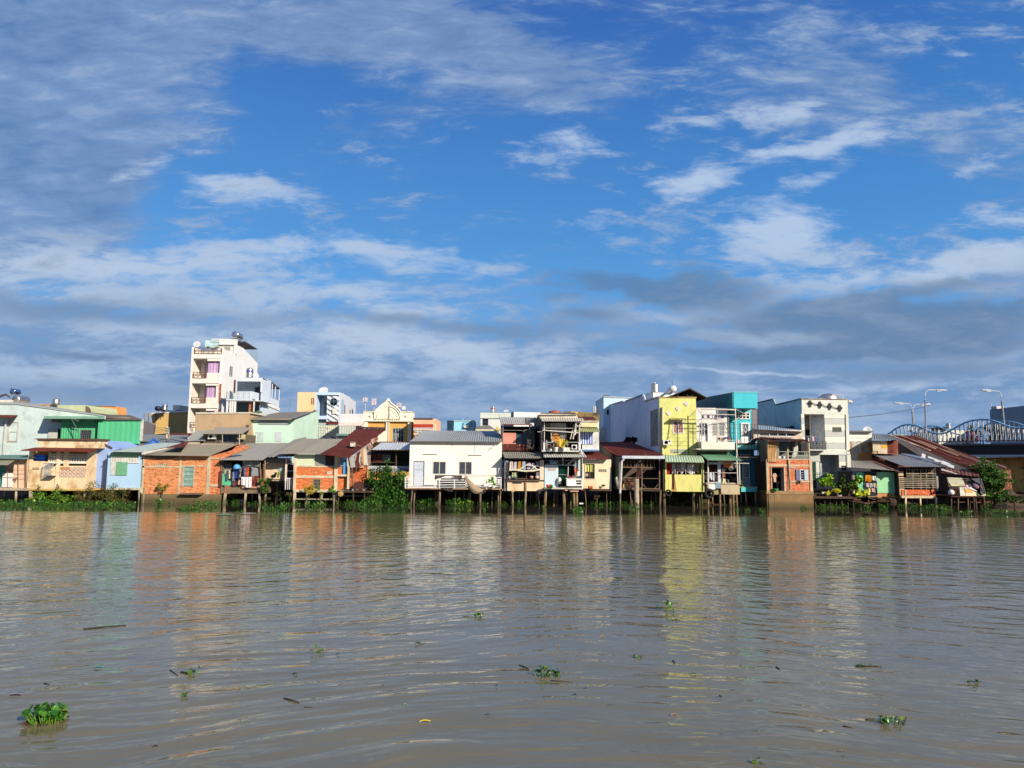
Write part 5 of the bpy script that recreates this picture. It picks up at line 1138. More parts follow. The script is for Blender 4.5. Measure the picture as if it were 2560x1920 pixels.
# --- white stilt house (V6)
view(V6); Y=60
T=thing('white_stilt_house','large clean white stilt house with grey ribbed roof and long white railing','house')
WW=paint((250,243,226),.22,.3,(206,196,176),seed=12)
X0,X1,Z0,Z1=RC(250,592,1568,1235,Y)
obj('wall',MB().wall(250,592,1568,1235,Y,.12,[(585,880,770,1060),(958,882,1142,1064),(312,873,460,1232)]),WW,T)
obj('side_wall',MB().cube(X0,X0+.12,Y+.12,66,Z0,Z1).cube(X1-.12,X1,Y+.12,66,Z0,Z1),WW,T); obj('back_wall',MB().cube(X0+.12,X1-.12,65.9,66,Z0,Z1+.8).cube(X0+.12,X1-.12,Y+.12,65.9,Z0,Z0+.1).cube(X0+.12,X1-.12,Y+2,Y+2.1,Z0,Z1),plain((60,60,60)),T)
RW=metal((150,158,166),.04,(120,120,120),.4,seed=55)
roof(T,(245,590,59.55),(1572,600,59.55),(1548,490,64),(395,497,64),RW,.19,.045); roof(T,(330,500,63.9),(1560,494,63.9),(1480,446,66.8),(455,440,66.8),RW,.19,.045,name='upper_roof')
obj('eave_trim',MB().box(250,590,1572,598,59.56,.03),plain((120,110,100)),T)
d=box(T,'door',315,876,458,1230,Y+.05,.05,paint((206,212,222),.15,.2)); obj('door_frame',MB().box(309,870,316,1232,Y-.03,.06).box(457,870,464,1232,Y-.03,.06).box(316,870,457,877,Y-.03,.06),plain((150,154,164)),d); obj('door_rail',MB().box(318,985,455,1000,Y+.03,.02),plain((190,196,206)),d)
for (a,b_) in(((585,880),(770,1060)),((958,882),(1142,1064))):
    f=MB(); frame_mb(f,*a,*b_,Y-.03,.045,.08); xm=(a[0]+b_[0])/2; f.box(xm-7,a[1]+8,xm+7,b_[1]-8,Y-.03,.07); w_=obj('window',f,plain((196,190,176)),T)
    obj('pane',MB().box(*a,*b_,Y+.08,.01),glass((26,32,40)),w_)
    for s in(0,1):
        xa=a[0]+8 if s==0 else xm+7; xb=xm-7 if s==0 else b_[0]-8; XA,XB,ZA,ZB=RC(xa,a[1]+8,xb,b_[1]-8,Y); m=MB()
        for i in range(9): z=ZA+(ZB-ZA)*(i+.5)/9; m.add([(XA,Y-.015,z-.05),(XB,Y-.015,z-.05),(XB,Y+.05,z+.03),(XA,Y+.05,z+.03)],[(0,1,2,3)])
        obj('louvre',m,plain((84,90,98),.25),w_)
for (x0,x1,y) in((455,650,766),(1098,1288,778)): box(T,'ledge',x0,y,x1,y+8,Y-.12,.14,plain((240,232,214)))
obj('bracket',MB().bar(905,598,900,618,59.7,.03).bar(1430,672,1490,640,59.6,.03).bar(1190,600,1190,775,Y-.05,.012),plain((200,196,186)),T)
obj('deck',MB().box(186,1262,1562,1278,58.7,7),paint((170,140,110),.5,.3,seed=13),T); obj('joist',MB().box(200,1279,690,1296,59.3,.2).box(700,1279,1555,1300,59.4,.2),DARKW,T)
RWm=plain((240,238,232))
m=MB()
for i,h in enumerate((0,32,66,100,132)):
    m.bar(190,1245-h,660,1245-h,58.75,.015 if i not in(0,4) else .02,n=4)
    m.bar(660,1240-h+6,1562,1238-h+3,58.75,.04 if i else .03,n=4)
for x in(190,240,680,893,1130,1350,1560): m.bar(x,1270,x,1105,58.75,.045,n=4)
for a,b_ in(((190,1270),(190,1110)),((190,1110),(240,1078)),((190,1150),(240,1120)),((190,1190),(240,1160)),((190,1230),(240,1200)),((190,1160),(238,1245)),((190,1125),(238,1200))): m.bar(*a,*b_,58.75,.03,Y1=58.75 if a[0]==b_[0] else 59.6,n=4)
obj('railing',m,RWm,T)
obj('white_cladding',MB().box(195,1228,660,1262,58.95,.02),plain((236,230,220)),T)
box(T,'dark_mat',700,1110,1050,1262,59.6,.03,paint((90,86,84),.5,.3))
m=MB(); m.tube([W(720,1082,58.7),W(1000,1088,58.7),W(1480,1084,58.7)],.02,4); obj('line',m,plain((120,100,90)),T)
obj('lamp_box',MB().box(1478,1072,1503,1098,58.65,.15),plain((60,56,60)),T)
stilts(T,[(290,58.9,.09),(325,59.3,.1),(345,61,.06),(620,60.5,.1),(686,59.0,.15),(658,60,.06),(912,60,.11),(1028,60.6,.1),(1100,60,.08),(1125,59.6,.1),(1262,59.3,.13),(1240,61,.07),(1520,60,.1),(1552,59.4,.08),(1440,60.8,.09)],1296,59.5,wood((176,150,120)),square=False)
# hammock
T=thing('hammock','brown striped hammock hanging in a deep fold from the white railing','hammock'); vs=[];n=24;k=8
A=W(1050,1085,58.6); Bp=W(1330,1265,58.6); mid=W(1200,1400,58.55); m=MB()
for i in range(n+1):
    u=i/n; c=A*(1-u)**2+mid*2*u*(1-u)+Bp*u*u; wd=.08+.34*sin(pi*u)**.8
    for j in range(k+1):
        v=j/k-.5; m.v.append((c.x+v*wd*.9,c.y-.15*cos(v*pi)*sin(pi*u)-.02*sin(j*3),c.z+v*wd*1.1+.015*sin(j*2.5)))
m.f=[(i*(k+1)+j,i*(k+1)+j+1,(i+1)*(k+1)+j+1,(i+1)*(k+1)+j) for i in range(n) for j in range(k)]
mh,t=newmat('hammock_cloth'); oo=t.N('ShaderNodeTexCoord').outputs['Object']; s_=t.N('ShaderNodeSeparateXYZ'); t.L(oo,s_.inputs[0]); f_=t.math('FRACT',t.math('MULTIPLY',t.math('ADD',t.math('ADD',s_.outputs[0],s_.outputs[2]),100),7)); finish(t,t.mix(t.math('GREATER_THAN',f_,.6),alb((120,96,76)),alb((206,184,150))),.9)
obj('cloth',m,mh,T,smooth=True); obj('rope',MB().bar3(A+Vector((0,0,.1)),A,.02).bar3(Bp,Bp+Vector((.3,.1,.25)),.02),plain((110,90,70)),T)
T=thing('dark_tarp','dark crumpled netting slung along the white railing','netting'); obj('cloth',MB().cloth(612,1075,1000,1125,58.62,.08,16,1.2,3).cloth(1190,1255,1340,1330,58.62,.06,8,.6,5).cloth(700,1255,870,1300,58.62,.06,8,.8,6),plain((70,62,58)),T)
T=thing('potted_plant','bright green potted plant at the right end of the white railing','potted plant'); obj('foliage',MB().leaves(W(1440,1170,58.5),(.42,.25,.36),320,.15,11),foliage(((40,96,30),(96,160,40),(150,196,70))),T); obj('pot',MB().rev([(.01,0),(.1,0),(.14,.2),(.12,.2)],W(1450,1258,58.4),n=14),plain((240,236,226)),T)
# --- V7
view(V7)
T=thing('pink_upper_house','two storey riverside house with pink upper panel and shoe racks below','house'); Y=60
roof(T,(130,352,60.8),(555,352,60.8),(520,250,64.5),(100,248,64.5),metal((186,188,188),.3,(150,90,70),.5,seed=60),.18,.04); roof(T,(480,340,60.9),(600,330,60.9),(635,255,64.5),(465,250,64.5),metal((120,116,104),.3,seed=61),.18,.04,name='side_roof')
obj('fascia',MB().box(140,344,560,356,60.75,.05),rusty((150,60,46),seed=62),T)
X0,X1,Z0,Z1=RC(140,360,600,720,61.3)
obj('back_wall',MB().cube(X0,X1,63.6,63.7,Z0,Z1).cube(X0,X1,61.3,63.6,Z0,Z0+.1),plain((64,60,62)),T); obj('side_wall',MB().cube(X0-.1,X0,61.3,65,Z0,Z1).cube(X1,X1+.1,61.3,65,Z0,Z1),paint((110,80,84)),T)
box(T,'pink_panel',152,470,343,628,61.35,.06,paint((226,150,130),.15,.1)); box(T,'teal_window',345,488,440,635,61.5,.05,glass((50,80,84)))
obj('window_frame',MB().box(343,484,352,640,61.42,.08).box(432,484,440,640,61.42,.08).box(352,566,432,574,61.42,.08).box(343,480,440,488,61.42,.08),plain((50,56,56)),T)
box(T,'wall_panel',440,440,590,640,61.7,.05,paint((130,130,132))); obj('lower_cladding',MB().box(140,632,600,722,61.1,.08),rusty((90,44,40),seed=63,ax=2),T)
obj('post',MB().bar(155,368,155,630,61.1,.04).bar(540,355,545,690,61.0,.07),plain((150,140,130)),T); obj('curtain_rod',MB().bar(160,432,430,436,61.05,.02).bar(440,440,650,400,61.0,.03),plain((150,146,140)),T)
m=MB(); rnd=random.Random(5)
for i in range(7): x=500+rnd.uniform(0,60); m.tube([W(x,430,61),W(x+rnd.uniform(-20,20),550,60.9),W(x+rnd.uniform(-40,30),700,60.8)],.03,5)
m.tube([W(560,345,60.8),W(590,400,60.8),W(600,660,60.7),W(560,700,60.7)],.07,6); m.tube([W(580,400,60.8),W(640,330,60.8)],.05,5); obj('cables',m,plain((70,66,66)),T)
roof(T,(180,832,58.7),(725,838,58.7),(700,725,62),(140,722,62),metal((150,152,148),.12,seed=64),.18,.045,name='lower_roof')
obj('frame',MB().box(228,846,740,858,59.2,.08).box(232,858,242,1150,59.2,.1).box(360,858,368,1130,59.25,.06).box(488,858,498,1140,59.2,.08).box(612,858,620,1130,59.25,.06),wood((120,96,76)),T)
obj('wall_panel',MB().box(684,862,742,1145,59.15,.1),paint((236,214,186),.2,.25),T)
obj('shelf',MB().box(228,1140,690,1160,59.0,.8).box(236,1118,690,1128,59.1,.5),wood((150,120,96)),T)
obj('parapet',MB().wall(218,1165,740,1300,59.2,.12,[(290,1168,425,1198)]),paint((240,210,170),.35,.35,(176,130,80),seed=14),T)
obj('pilaster',MB().box(468,1160,494,1310,59.1,.15),paint((170,110,70),.6,.4),T)
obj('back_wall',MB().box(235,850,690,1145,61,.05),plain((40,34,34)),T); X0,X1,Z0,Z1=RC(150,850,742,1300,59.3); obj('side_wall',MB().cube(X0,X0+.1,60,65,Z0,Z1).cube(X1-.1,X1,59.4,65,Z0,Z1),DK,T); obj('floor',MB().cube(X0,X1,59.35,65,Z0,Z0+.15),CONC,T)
stilts(T,[(292,59.3,.10),(484,59.2,.14),(655,59.6,.10),(635,61,.05),(265,61.5,.06),(390,62.5,.08),(560,62.2,.08)],1298,59.3,wood((206,180,140)),square=False)
obj('capital',MB().box(280,1298,318,1315,59.25,.2).box(665,1298,698,1340,59.3,.2),paint((226,196,156),.4,.3),T)
obj('drainpipe',MB().tube([W(170,850,59.4),W(185,900,59.3),W(180,1300,59.3)],.07,6),plain((130,130,134)),T)
# curved white awning cloth
m=MB(); m.tube([W(250,1003,58.9),W(330,1000,58.85),W(470,1018,58.8),W(580,1015,58.8),W(685,995,58.9)],.07,8); single('white_pole_bundle',m,plain((244,232,200)),'long sagging cream pole lying across the shoe racks','pole')
m=MB(); m.tube([W(385,1000,58.85),W(500,925,58.8),W(580,935,58.8),W(650,1000,58.8)],.05,6); m.tube([W(560,1000,58.85),W(620,940,58.8)],.04,6); single('bent_pole',m,plain((240,230,206)),'cream bent poles forming a tent shape over the hanging cloths','pole')
hung=[((245,880,305,990),(226,206,196),'pale pink quilted'),((305,885,360,990),(214,206,206),'pale grey quilted'),((368,880,425,995),(206,150,60),'mustard yellow'),((430,878,483,995),(176,184,206),'pale blue checked'),((500,900,560,990),(206,190,206),'lilac'),((560,905,625,990),(190,176,196),'folded mauve'),((628,880,680,955),(170,160,160),'grey'),((285,1035,310,1110),(236,226,176),'small cream'),((318,1030,350,1110),(226,226,170),'pointed pale yellow'),((630,1030,680,1110),(150,130,150),'dull purple')]
for i,(r,c_,nm) in enumerate(hung): single('hanging_cloth',MB().cloth(*r,59.0+.03*(i%2),.03,8,.1,i,.3),speckle(c_,tuple(int(x*.8) for x in c_),8),nm+' cloth hanging in the pink house\'s lower porch','laundry','cloths in the pink house porch')
for i,(x,y,r,c_,nm) in enumerate(((565,1110,.16,(214,150,120),'pinkish'),(645,1112,.17,(220,210,190),'white'),(330,1118,.12,(60,130,110),'teal'),(248,1115,.1,(180,200,196),'pale'))): single('basin',MB().rev([(r*.6,-.08),(r,.08),(r*.9,.1),(r*.5,.14),(.01,.15)],W(x,y,58.95),n=14),plain(c_),nm+' bowl on the pink house\'s porch shelf','bowl','bowls on the porch shelf',True)
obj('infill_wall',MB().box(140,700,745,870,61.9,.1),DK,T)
# --- balcony house
T=thing('balcony_house','two storey stilt house with plant filled upper balcony and white freezer below','house'); Y=60
BW=paint((226,226,218),.25,.3,seed=15); LBL=paint((204,220,226),.15,.2,(170,180,180),seed=16)
obj('roof_fascia',MB().poly([(665,195),(1215,205),(1228,258),(665,258),(655,225)],61,.2),paint((226,216,190),.35,.3),T)
roof(T,(655,215,60.8),(1215,212,60.8),(1190,185,66),(700,185,66),metal((96,90,84),.3,seed=65),.2,.03)
roof(T,(712,305,58.6),(1312,308,58.6),(1300,262,60.9),(690,258,60.9),metal((214,210,196),.1,seed=66),.19,.045,name='awning')
obj('side_wall',MB().prism([W(655,220,60.9),W(700,310,60.0),W(705,740,60.0),W(600,740,65),W(600,330,65)],(.1,0,0)),metal((84,86,92),.2,seed=67,ax=2),T)
X0,X1,Z0,Z1=RC(705,320,1260,740,Y)
obj('back_wall',MB().cube(X0,X1,61.5,61.6,Z0,Z1),plain((62,56,56)),T); obj('right_wall',MB().cube(X1-.1,X1,Y+.1,65,Z0,Z1),BW,T); obj('balcony_floor',MB().cube(X0,X1,58.9,64,Z0-.02,Z0+.1),paint((206,200,190),.3,.3),T)
m=MB()
for i in range(5): m.poly([(846+i*43,330),(888+i*43,330),(888+i*43,600 if i==0 else 470),(846+i*43,600 if i==0 else 470)],60.6+.03*(i%2),.03)
obj('panel',m,paint((196,200,196),.2,.3),T)
def lattice(x0,y0,x1,y1,Y,T,n,mat,r=.012):
    m=MB(); X0,X1,Z0,Z1=RC(x0,y0,x1,y1,Y); s=(X1-X0)/n; H=Z1-Z0
    for i in range(-int(H/s)-1,n+1):
        for d in(1,-1):
            a=X0+i*s; p=(a,Z0) if d==1 else (a,Z1); q=(a+H,Z1) if d==1 else (a+H,Z0)
            t0=max(0,(X0-a)/H); t1=min(1,(X1-a)/H)
            if t1<=t0: continue
            P0=(p[0]+(q[0]-p[0])*t0,Y,p[1]+(q[1]-p[1])*t0); P1=(p[0]+(q[0]-p[0])*t1,Y,p[1]+(q[1]-p[1])*t1); m.bar3(P0,P1,r,3)
    return obj('lattice',m,mat,T)
lattice(705,335,848,400,60.1,T,8,plain((200,196,186))); lattice(930,460,1060,580,60.3,T,8,plain((220,214,200)))
obj('frame',MB().bar(748,310,748,620,59.1,.035).bar(1250,310,1250,600,59.1,.035).bar(845,335,848,610,60.1,.03).bar(720,402,1180,405,59.1,.02).bar(650,455,720,455,59.1,.02).bar(720,432,1240,470,59.0,.045).bar(1195,320,1160,560,60.0,.05).bar(1172,350,1120,560,60.1,.04),plain((226,220,206)),T)
obj('timber',MB().bar(1150,340,1115,560,60.6,.05).bar(1165,350,1140,560,60.5,.04),wood((120,70,50)),T)
m=MB(); m.box(735,605,760,728,59.0,.12).box(1240,605,1268,735,59.0,.12); obj('parapet_pier',m,paint((240,236,226),.15,.2),T)
obj('parapet',MB().box(1015,680,1140,722,59.0,.1).box(760,722,1240,738,58.95,.2),paint((236,230,214),.2,.2),T)
m=MB(); m.bar(780,575,783,720,58.95,.04,n=5).bar(760,605,1240,605,58.95,.03,n=5).bar(760,635,1100,635,58.95,.02,n=4)
for x in range(800,1120,40): m.bar(x,605,x,720,58.95,.012,n=4)
obj('railing',m,plain((190,186,176)),T)
obj('downpipe',MB().tube([W(1200,320,58.9),W(1190,500,58.9)],.05,6).tube([W(1265,700,58.8),W(1290,770,58.8),W(1290,1280,58.8)],.05,6),plain((236,232,222)),T)
# ground floor
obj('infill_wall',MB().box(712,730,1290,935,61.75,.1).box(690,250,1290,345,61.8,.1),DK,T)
roof(T,(740,822,57.9),(1360,820,57.9),(1300,740,60.4),(722,738,60.4),metal((196,200,200),.06,seed=68),.19,.05,name='lower_awning')
X0,X1,Z0,Z1=RC(755,825,1290,1260,59.3)
obj('wall',MB().wall(752,932,948,1258,59.3,.12,[]),LBL,T); obj('wall_right',MB().poly([(1178,860),(1262,850),(1262,1090),(1178,1090)],59.4,.12),LBL,T)
obj('beam',MB().box(755,925,1180,936,59.25,.1).box(1000,825,1025,925,59.3,.1).box(1235,820,1262,1000,59.2,.12),paint((206,214,214),.2,.2),T)
obj('transom',MB().box(768,862,998,872,59.3,.06).box(1030,858,1235,868,59.3,.06).box(768,908,970,914,59.3,.05),plain((150,150,146)),T)
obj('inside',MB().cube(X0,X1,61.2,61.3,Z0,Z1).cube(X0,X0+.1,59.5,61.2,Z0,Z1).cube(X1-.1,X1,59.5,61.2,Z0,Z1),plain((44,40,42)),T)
obj('floor',MB().box(750,1255,1292,1275,58.5,6),paint((214,206,190),.4,.4),T)
m=MB(); X0d,X1d,Z0d,Z1d=RC(955,938,1075,1205,59.45); n=26
for i in range(n): a=X0d+(X1d-X0d)*i/n; b_=X0d+(X1d-X0d)*(i+1)/n; m.add([(a,59.45+.05*sin(i*1.7),Z0d),(b_,59.45+.05*sin((i+1)*1.7),Z0d),(b_,59.45+.05*sin((i+1)*1.7),Z1d),(a,59.45+.05*sin(i*1.7),Z1d)],[(0,1,2,3)])
obj('door_curtain',m,plain((22,84,62)),T); obj('door_post',MB().bar(1092,895,1085,1100,59.2,.04).bar(965,1065,1065,1070,59.2,.015),plain((210,206,196)),T)
obj('vent',MB().box(798,972,855,978,59.27,.05).box(798,988,855,994,59.27,.05).box(798,1003,855,1009,59.27,.05).box(862,972,915,978,59.27,.05).box(862,988,915,994,59.27,.05).box(862,1003,915,1009,59.27,.05),plain((214,160,120)),T)
stilts(T,[(772,58.9,.17),(1022,59.2,.19),(1168,59.0,.16),(1210,59.0,.15),(895,60.5,.12),(935,61,.06),(1130,61,.08),(1060,62,.08)],1272,59,wood((200,166,116)),square=False)
box(T,'stone_block',1045,1262,1082,1296,58.6,.4,concrete((226,180,150),11)); obj('pink_beam',MB().poly([(1112,1270),(1255,1270),(1235,1312),(1118,1312)],58.7,.4),paint((226,170,140),.4,.3),T)
T=thing('freezer','white chest with two dark openings standing on the balcony house\'s lower deck','freezer')
obj('body',MB().wall(1068,1125,1285,1228,58.4,.7,[(1200,1148,1280,1172),(1205,1182,1280,1210)]).box(1070,1127,1283,1226,59.05,.03),paint((250,246,236),.05,.1),T); obj('rim',MB().box(1058,1115,1290,1128,58.35,.8),plain((206,206,200)),T); obj('skid',MB().box(1095,1228,1245,1245,58.5,.5),plain((130,134,134)),T)
for i,(x,c_,nm) in enumerate(((1085,(196,50,70),'crimson'),(1115,(206,90,90),'rose'),(1150,(220,130,110),'salmon'),(1190,(214,206,196),'off white'),(1240,(60,50,54),'dark'))): single('bundle',MB().leaves(W(x,1105,58.6),(.16,.12,.09),60,.13,20+i,0,asp=.9),plain(c_),nm+' cloth bundle on top of the white chest','bundle','things heaped on the white chest')
T=thing('satellite_dish','large orange brown dish leaning on the upper balcony beside the plants','satellite dish'); c=W(912,538,59.5); r=.36*60/35; r=W(970,538,59.5).x-c.x
obj('reflector',MB().rev([(r,0),(r,.03),(r*.6,.12),(.01,.15)],c,'Y',26),plain((214,140,60)),T); obj('rib',MB().bar3(c+Vector((-r*.7,-.02,-r*.6)),c+Vector((r*.7,-.02,r*.6)),.02,4).bar3(c+Vector((-r*.7,-.02,r*.6)),c+Vector((r*.7,-.02,-r*.6)),.02,4),plain((120,80,44)),T)
single('yellow_cloth',MB().cloth(940,555,1035,690,58.85,.05,12,.3,3),plain((236,184,60)),'bright yellow cloth draped over the balcony house railing','laundry')
for i,(x,wd,c1,nm,lv) in enumerate(((840,36,(240,236,226),'left white potted plant on the upper balcony',((110,90,50),(150,80,70))),(915,62,(236,232,222),'reddish plant in the biggest white pot on the balcony',((120,60,50),(90,110,50),(150,120,80))),(1032,58,(240,236,230),'yellow green plant in the right white balcony pot',((110,150,30),(190,200,50),(220,200,60))))):
    T=thing('potted_plant',nm,'potted plant','potted plants on the balcony'); r=wd/2/5.72/F*58.6; c=W(x,728,58.6)
    obj('pot',MB().rev([(.01,0),(r*.7,0),(r*.95,r*1.4),(r*1.08,r*1.45),(r*1.08,r*1.7),(r*.9,r*1.7),(.01,r*1.6)],c,n=18),plain(c1),T); obj('foliage',MB().leaves(c+Vector((0,0,r*1.7+.3)),(r*1.5,r*1.2,.36),150,.17,30+i,.7,asp=.35),foliage(lv),T)
aircon(1142,640,1218,706,58.8,'outdoor unit standing on the upper balcony beside the plants',.45); aircon(1212,318,1285,378,59.6,'outdoor unit beside the balcony house\'s top awning',.45)
T=thing('pale_blue_bag','pale blue bag hanging from the lower transom of the balcony house','bag'); obj('body',MB().leaves(W(888,895,59),(.28,.12,.14),40,.3,40,0,asp=1).box(845,878,930,915,58.95,.15),plain((176,214,220)),T); obj('strap',MB().bar(860,862,865,880,59,.01).bar(915,862,910,880,59,.01),plain((120,150,150)),T)
m=MB()
for i in range(14): m.bar(955+i*9,868,953+i*9+(i%3)*2,905+(i%4)*5,59.0,.018,n=4)
single('hanging_pans',m,plain((70,50,44)),'row of dark utensils hanging over the green door curtain','utensils')
T=thing('electric_fan_baskets','orange round basket above an orange tray hung on the pale blue wall','basket'); c=W(1207,1000,59.3); obj('basket',MB().rev([(.01,0),(.14,0),(.17,-.05),(.14,-.03),(.01,-.02)],c,'Y',18),plain((214,110,60)),T); obj('tray',MB().box(1190,1028,1222,1078,59.3,.04),plain((220,120,70)),T)
single('white_jug',MB().rev([(.01,0),(.15,0),(.16,.35),(.1,.5),(.05,.55),(.01,.56)],W(965,1200,59.1),n=14),plain((236,232,220)),'white plastic jug standing before the green door curtain','jug',None,True)
single('red_bucket',MB().rev([(.01,0),(.12,0),(.16,.22),(.14,.22),(.1,.03)],W(800,1248,58.4),n=14),plain((206,70,50)),'red bucket on the deck edge of the balcony house','bucket',None,True)
single('deck_fern',MB().leaves(W(835,1290,58.4),(.35,.2,.35),200,.25,33,.3,asp=.18),foliage(),'green fern drooping from the deck under the pale blue wall','plant')
T=thing('striped_blind_room','small upper room with blue striped blind and green awning','house'); Y=61
view(V7)
obj('wall',MB().wall(1290,300,1530,720,Y,.12,[(1268,460,1442,632)]),BW,T); X0,X1,Z0,Z1=RC(1290,300,1530,720,Y); obj('body',MB().cube(X0,X1,Y+.5,Y+5,Z0,Z1),BW,T)
f=MB(); frame_mb(f,1262,455,1448,638,Y-.05,.04); fo=obj('window',f,plain((200,196,190)),T)
obj('blind',MB().cloth(1268,462,1442,628,Y-.1,.03,14,.03,2),stripes((46,90,190),(220,226,240),.21),fo)
obj('awning',MB().sheet(W(1196,455,59.9),W(1545,458,59.9),W(1510,392,61),W(1205,392,61),.16,.035),metal((150,164,120),.15,seed=70),T)
obj('awning_end',MB().poly([(1196,455),(1205,392),(1212,392),(1212,460)],59.95,.9),metal((140,156,116),.15,seed=70),T)
obj('parapet',MB().box(1290,308,1510,388,60.6,.3),paint((240,220,170),.3,.2),T); obj('roof_edge',MB().box(1280,296,1520,312,60.5,.4),paint((200,196,186)),T); obj('blue_beam',MB().box(1275,705,1520,722,60.8,.3),plain((150,180,220)),T); obj('maroon_roof',MB().slab([(1220,275,60.6),(1490,278,60.6),(1440,240,64),(1220,238,64)],.08),rusty((96,34,34),seed=71),T)
T=thing('mossy_parapet_block','mossy yellow brown parapet block behind the balcony house','building'); Y=72; obj('wall',MB().poly([(1050,162),(1535,185),(1535,330),(1050,330)],Y,5),paint((150,124,70),.9,.7,(70,60,40),seed=17),T); obj('parapet',MB().poly([(1052,160),(1230,168),(1230,200),(1052,195)],Y-.2,.3),paint((214,176,80),.7,.5,(90,70,40),seed=18),T); obj('dome',MB().rev([(.7,0),(.6,.25),(.01,.4)],W(895,195,76),n=14),plain((176,90,60)),T)
for i,x in enumerate((1455,1480)): 
    vtank(x-12,88,x+12,182,70+i*.2,('left' if i==0 else 'right')+' of two thin steel cylinders against the tall blue house',None,.05)
T=thing('cream_stilt_room','cream single storey stilt room with yellow striped curtain and rust roof','house'); Y=59.8
roof(T,(1268,848,59.2),(1690,848,59.2),(1515,738,63),(1310,742,63),rusty((130,60,46),seed=72,amt=.1),.18,.04)
CRM=paint((238,222,186),.25,.3,(190,160,120),seed=19)
shell(T,1282,850,1705,1272,Y,5,CRM,[(1330,910,1470,1128)])
f=MB(); frame_mb(f,1325,905,1475,1132,Y-.04,.05); fo=obj('window',f,plain((196,186,166)),T); obj('curtain',MB().cloth(1332,912,1468,1028,Y+.1,.03,14,.02,2),stripes((90,90,50),(226,220,120),.2),fo); obj('grille',MB().bar(1400,1030,1400,1128,Y-.02,.02,n=4),plain((150,140,120)),fo)
c=W(1357,1070,Y-.02); obj('round_fan',MB().rev([(.13,0),(.13,.03),(.01,.04)],c,'Y',16),plain((176,164,150)),fo)
blocks(1528,990,1638,1026,4,2,Y-.03,plain((214,200,170)),T,.03); obj('vent_back',MB().box(1528,990,1638,1026,Y-.01,.008),plain((60,50,44)),T)
obj('lower_panel',MB().box(1300,1135,1505,1272,Y-.05,.05),paint((240,206,166),.3,.4,(180,120,80),seed=20),T); obj('white_panel',MB().box(1282,1020,1305,1250,Y-.2,.1),plain((240,236,226)),T)
obj('deck',MB().box(1270,1272,1710,1300,59.5,5),DARKW,T); stilts(T,[(1330,59.6,.08),(1500,60.5,.07),(1640,60,.08),(1690,61,.07)],1300,59.6,wood((160,130,90)),square=False)
for x,nm in((1393,'left'),(1422,'right')): single('clay_pot',MB().rev([(.01,0),(.1,0),(.13,.2),(.13,.24),(.01,.23)],W(x,1272,59.3),n=14),plain((206,110,60)),nm+' orange clay pot at the foot of the cream stilt room','pot','clay pots by the cream room',True)
single('weed_tuft',MB().leaves(W(1580,1245,59.5),(.3,.15,.25),130,.13,35,.5,asp=.3),foliage(((40,60,30),(80,90,50))),'thin dry weed growing on the cream stilt room\'s ledge','plant')
single('styrofoam_block',MB().box(1250,1472,1305,1490,57.8,.25),plain((246,240,230)),'white foam block floating among hyacinths before the cream room','foam block')
# ------------------------------------------------------------------ V8: shack, lime house
view(V8)
T=thing('tall_blue_house','tall pale blue house with white lit side and small dark window behind the shack','building')
Y=92; p=W(137,245,Y); obj('wall',MB().poly([(137,245),(497,262),(620,262),(620,800),(137,800)],Y,8),paint((206,230,240),.05,.12),T); q=W(45,300,Y+13); 
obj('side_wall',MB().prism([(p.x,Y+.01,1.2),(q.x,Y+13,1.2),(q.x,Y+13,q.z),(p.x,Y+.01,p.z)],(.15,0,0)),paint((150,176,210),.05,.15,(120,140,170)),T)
obj('coping',MB().poly([(137,240),(497,256),(497,264),(137,250)],Y-.1,8),plain((200,206,210)),T); box(T,'roof_vent',140,228,205,246,Y+1,1,plain((90,80,80))); box(T,'window',175,402,200,458,Y-.03,.05,glass())
T=thing('stair_house','white house with slanted stair rails between the shack and the tall blue house','house'); Y=78
obj('wall',MB().poly([(95,620),(130,596),(180,612),(180,800),(60,800),(80,700)],Y,3),paint((226,230,234),.1,.2),T)
m=MB()
for i in range(7): m.bar(70,712+i*13,180,690+i*16,Y-.2,.04,n=4)
m.bar(90,640,175,600,Y-.1,.03).bar(100,660,100,700,Y-.1,.03).bar(120,640,120,690,Y-.1,.03).bar(140,630,140,680,Y-.1,.03); obj('stair_rail',m,plain((236,236,236)),T)
T=thing('rusty_roof_shack','open slatted stilt shack with broad rust red roof and white gutter','shack'); Y=60
SR=rusty((112,42,32),seed=80,amt=.12)
roof(T,(350,952,59.2),(870,940,59.2),(455,780,69),(85,785,69),SR,.2,.04,jag=.0)
obj('roof_side',MB().slab([(215,905,60.5),(350,955,59.3),(95,790,69),(80,785,69)],.08),SR,T)
obj('gutter',MB().box(360,946,862,980,59.1,.15),plain((206,212,214)),T)
p=W(240,960,60.3); obj('left_wall',MB().prism([W(320,960,59.6),W(235,920,62),W(85,800,69),W(85,900,69),W(235,1340,62),W(320,1340,59.6)],(.08,0,0)),metal((110,120,120),.5,seed=81,ax=2),T)
obj('side_parapet',MB().prism([W(85,800,69),W(230,930,61),W(230,985,61),W(85,880,69)],(.15,0,0)),paint((150,130,110),.6,.5,seed=21),T)
X0,X1,Z0,Z1=RC(330,975,830,1360,60); obj('back_wall',MB().cube(X0,X1,63,63.1,Z0,Z1),metal((84,76,70),.3,seed=82,ax=2),T); obj('floor',MB().cube(X0,X1,59.7,66,Z0-.02,Z0+.12),DARKW,T); obj('right_wall',MB().cube(X1,X1+.1,59.6,66,Z0,Z1),metal((70,64,60),.3,seed=83,ax=2),T)
m=MB()
for x in(380,420,462,505,552,615,655,695,738): m.bar(x,990,x,1080,59.9,.03,n=4)
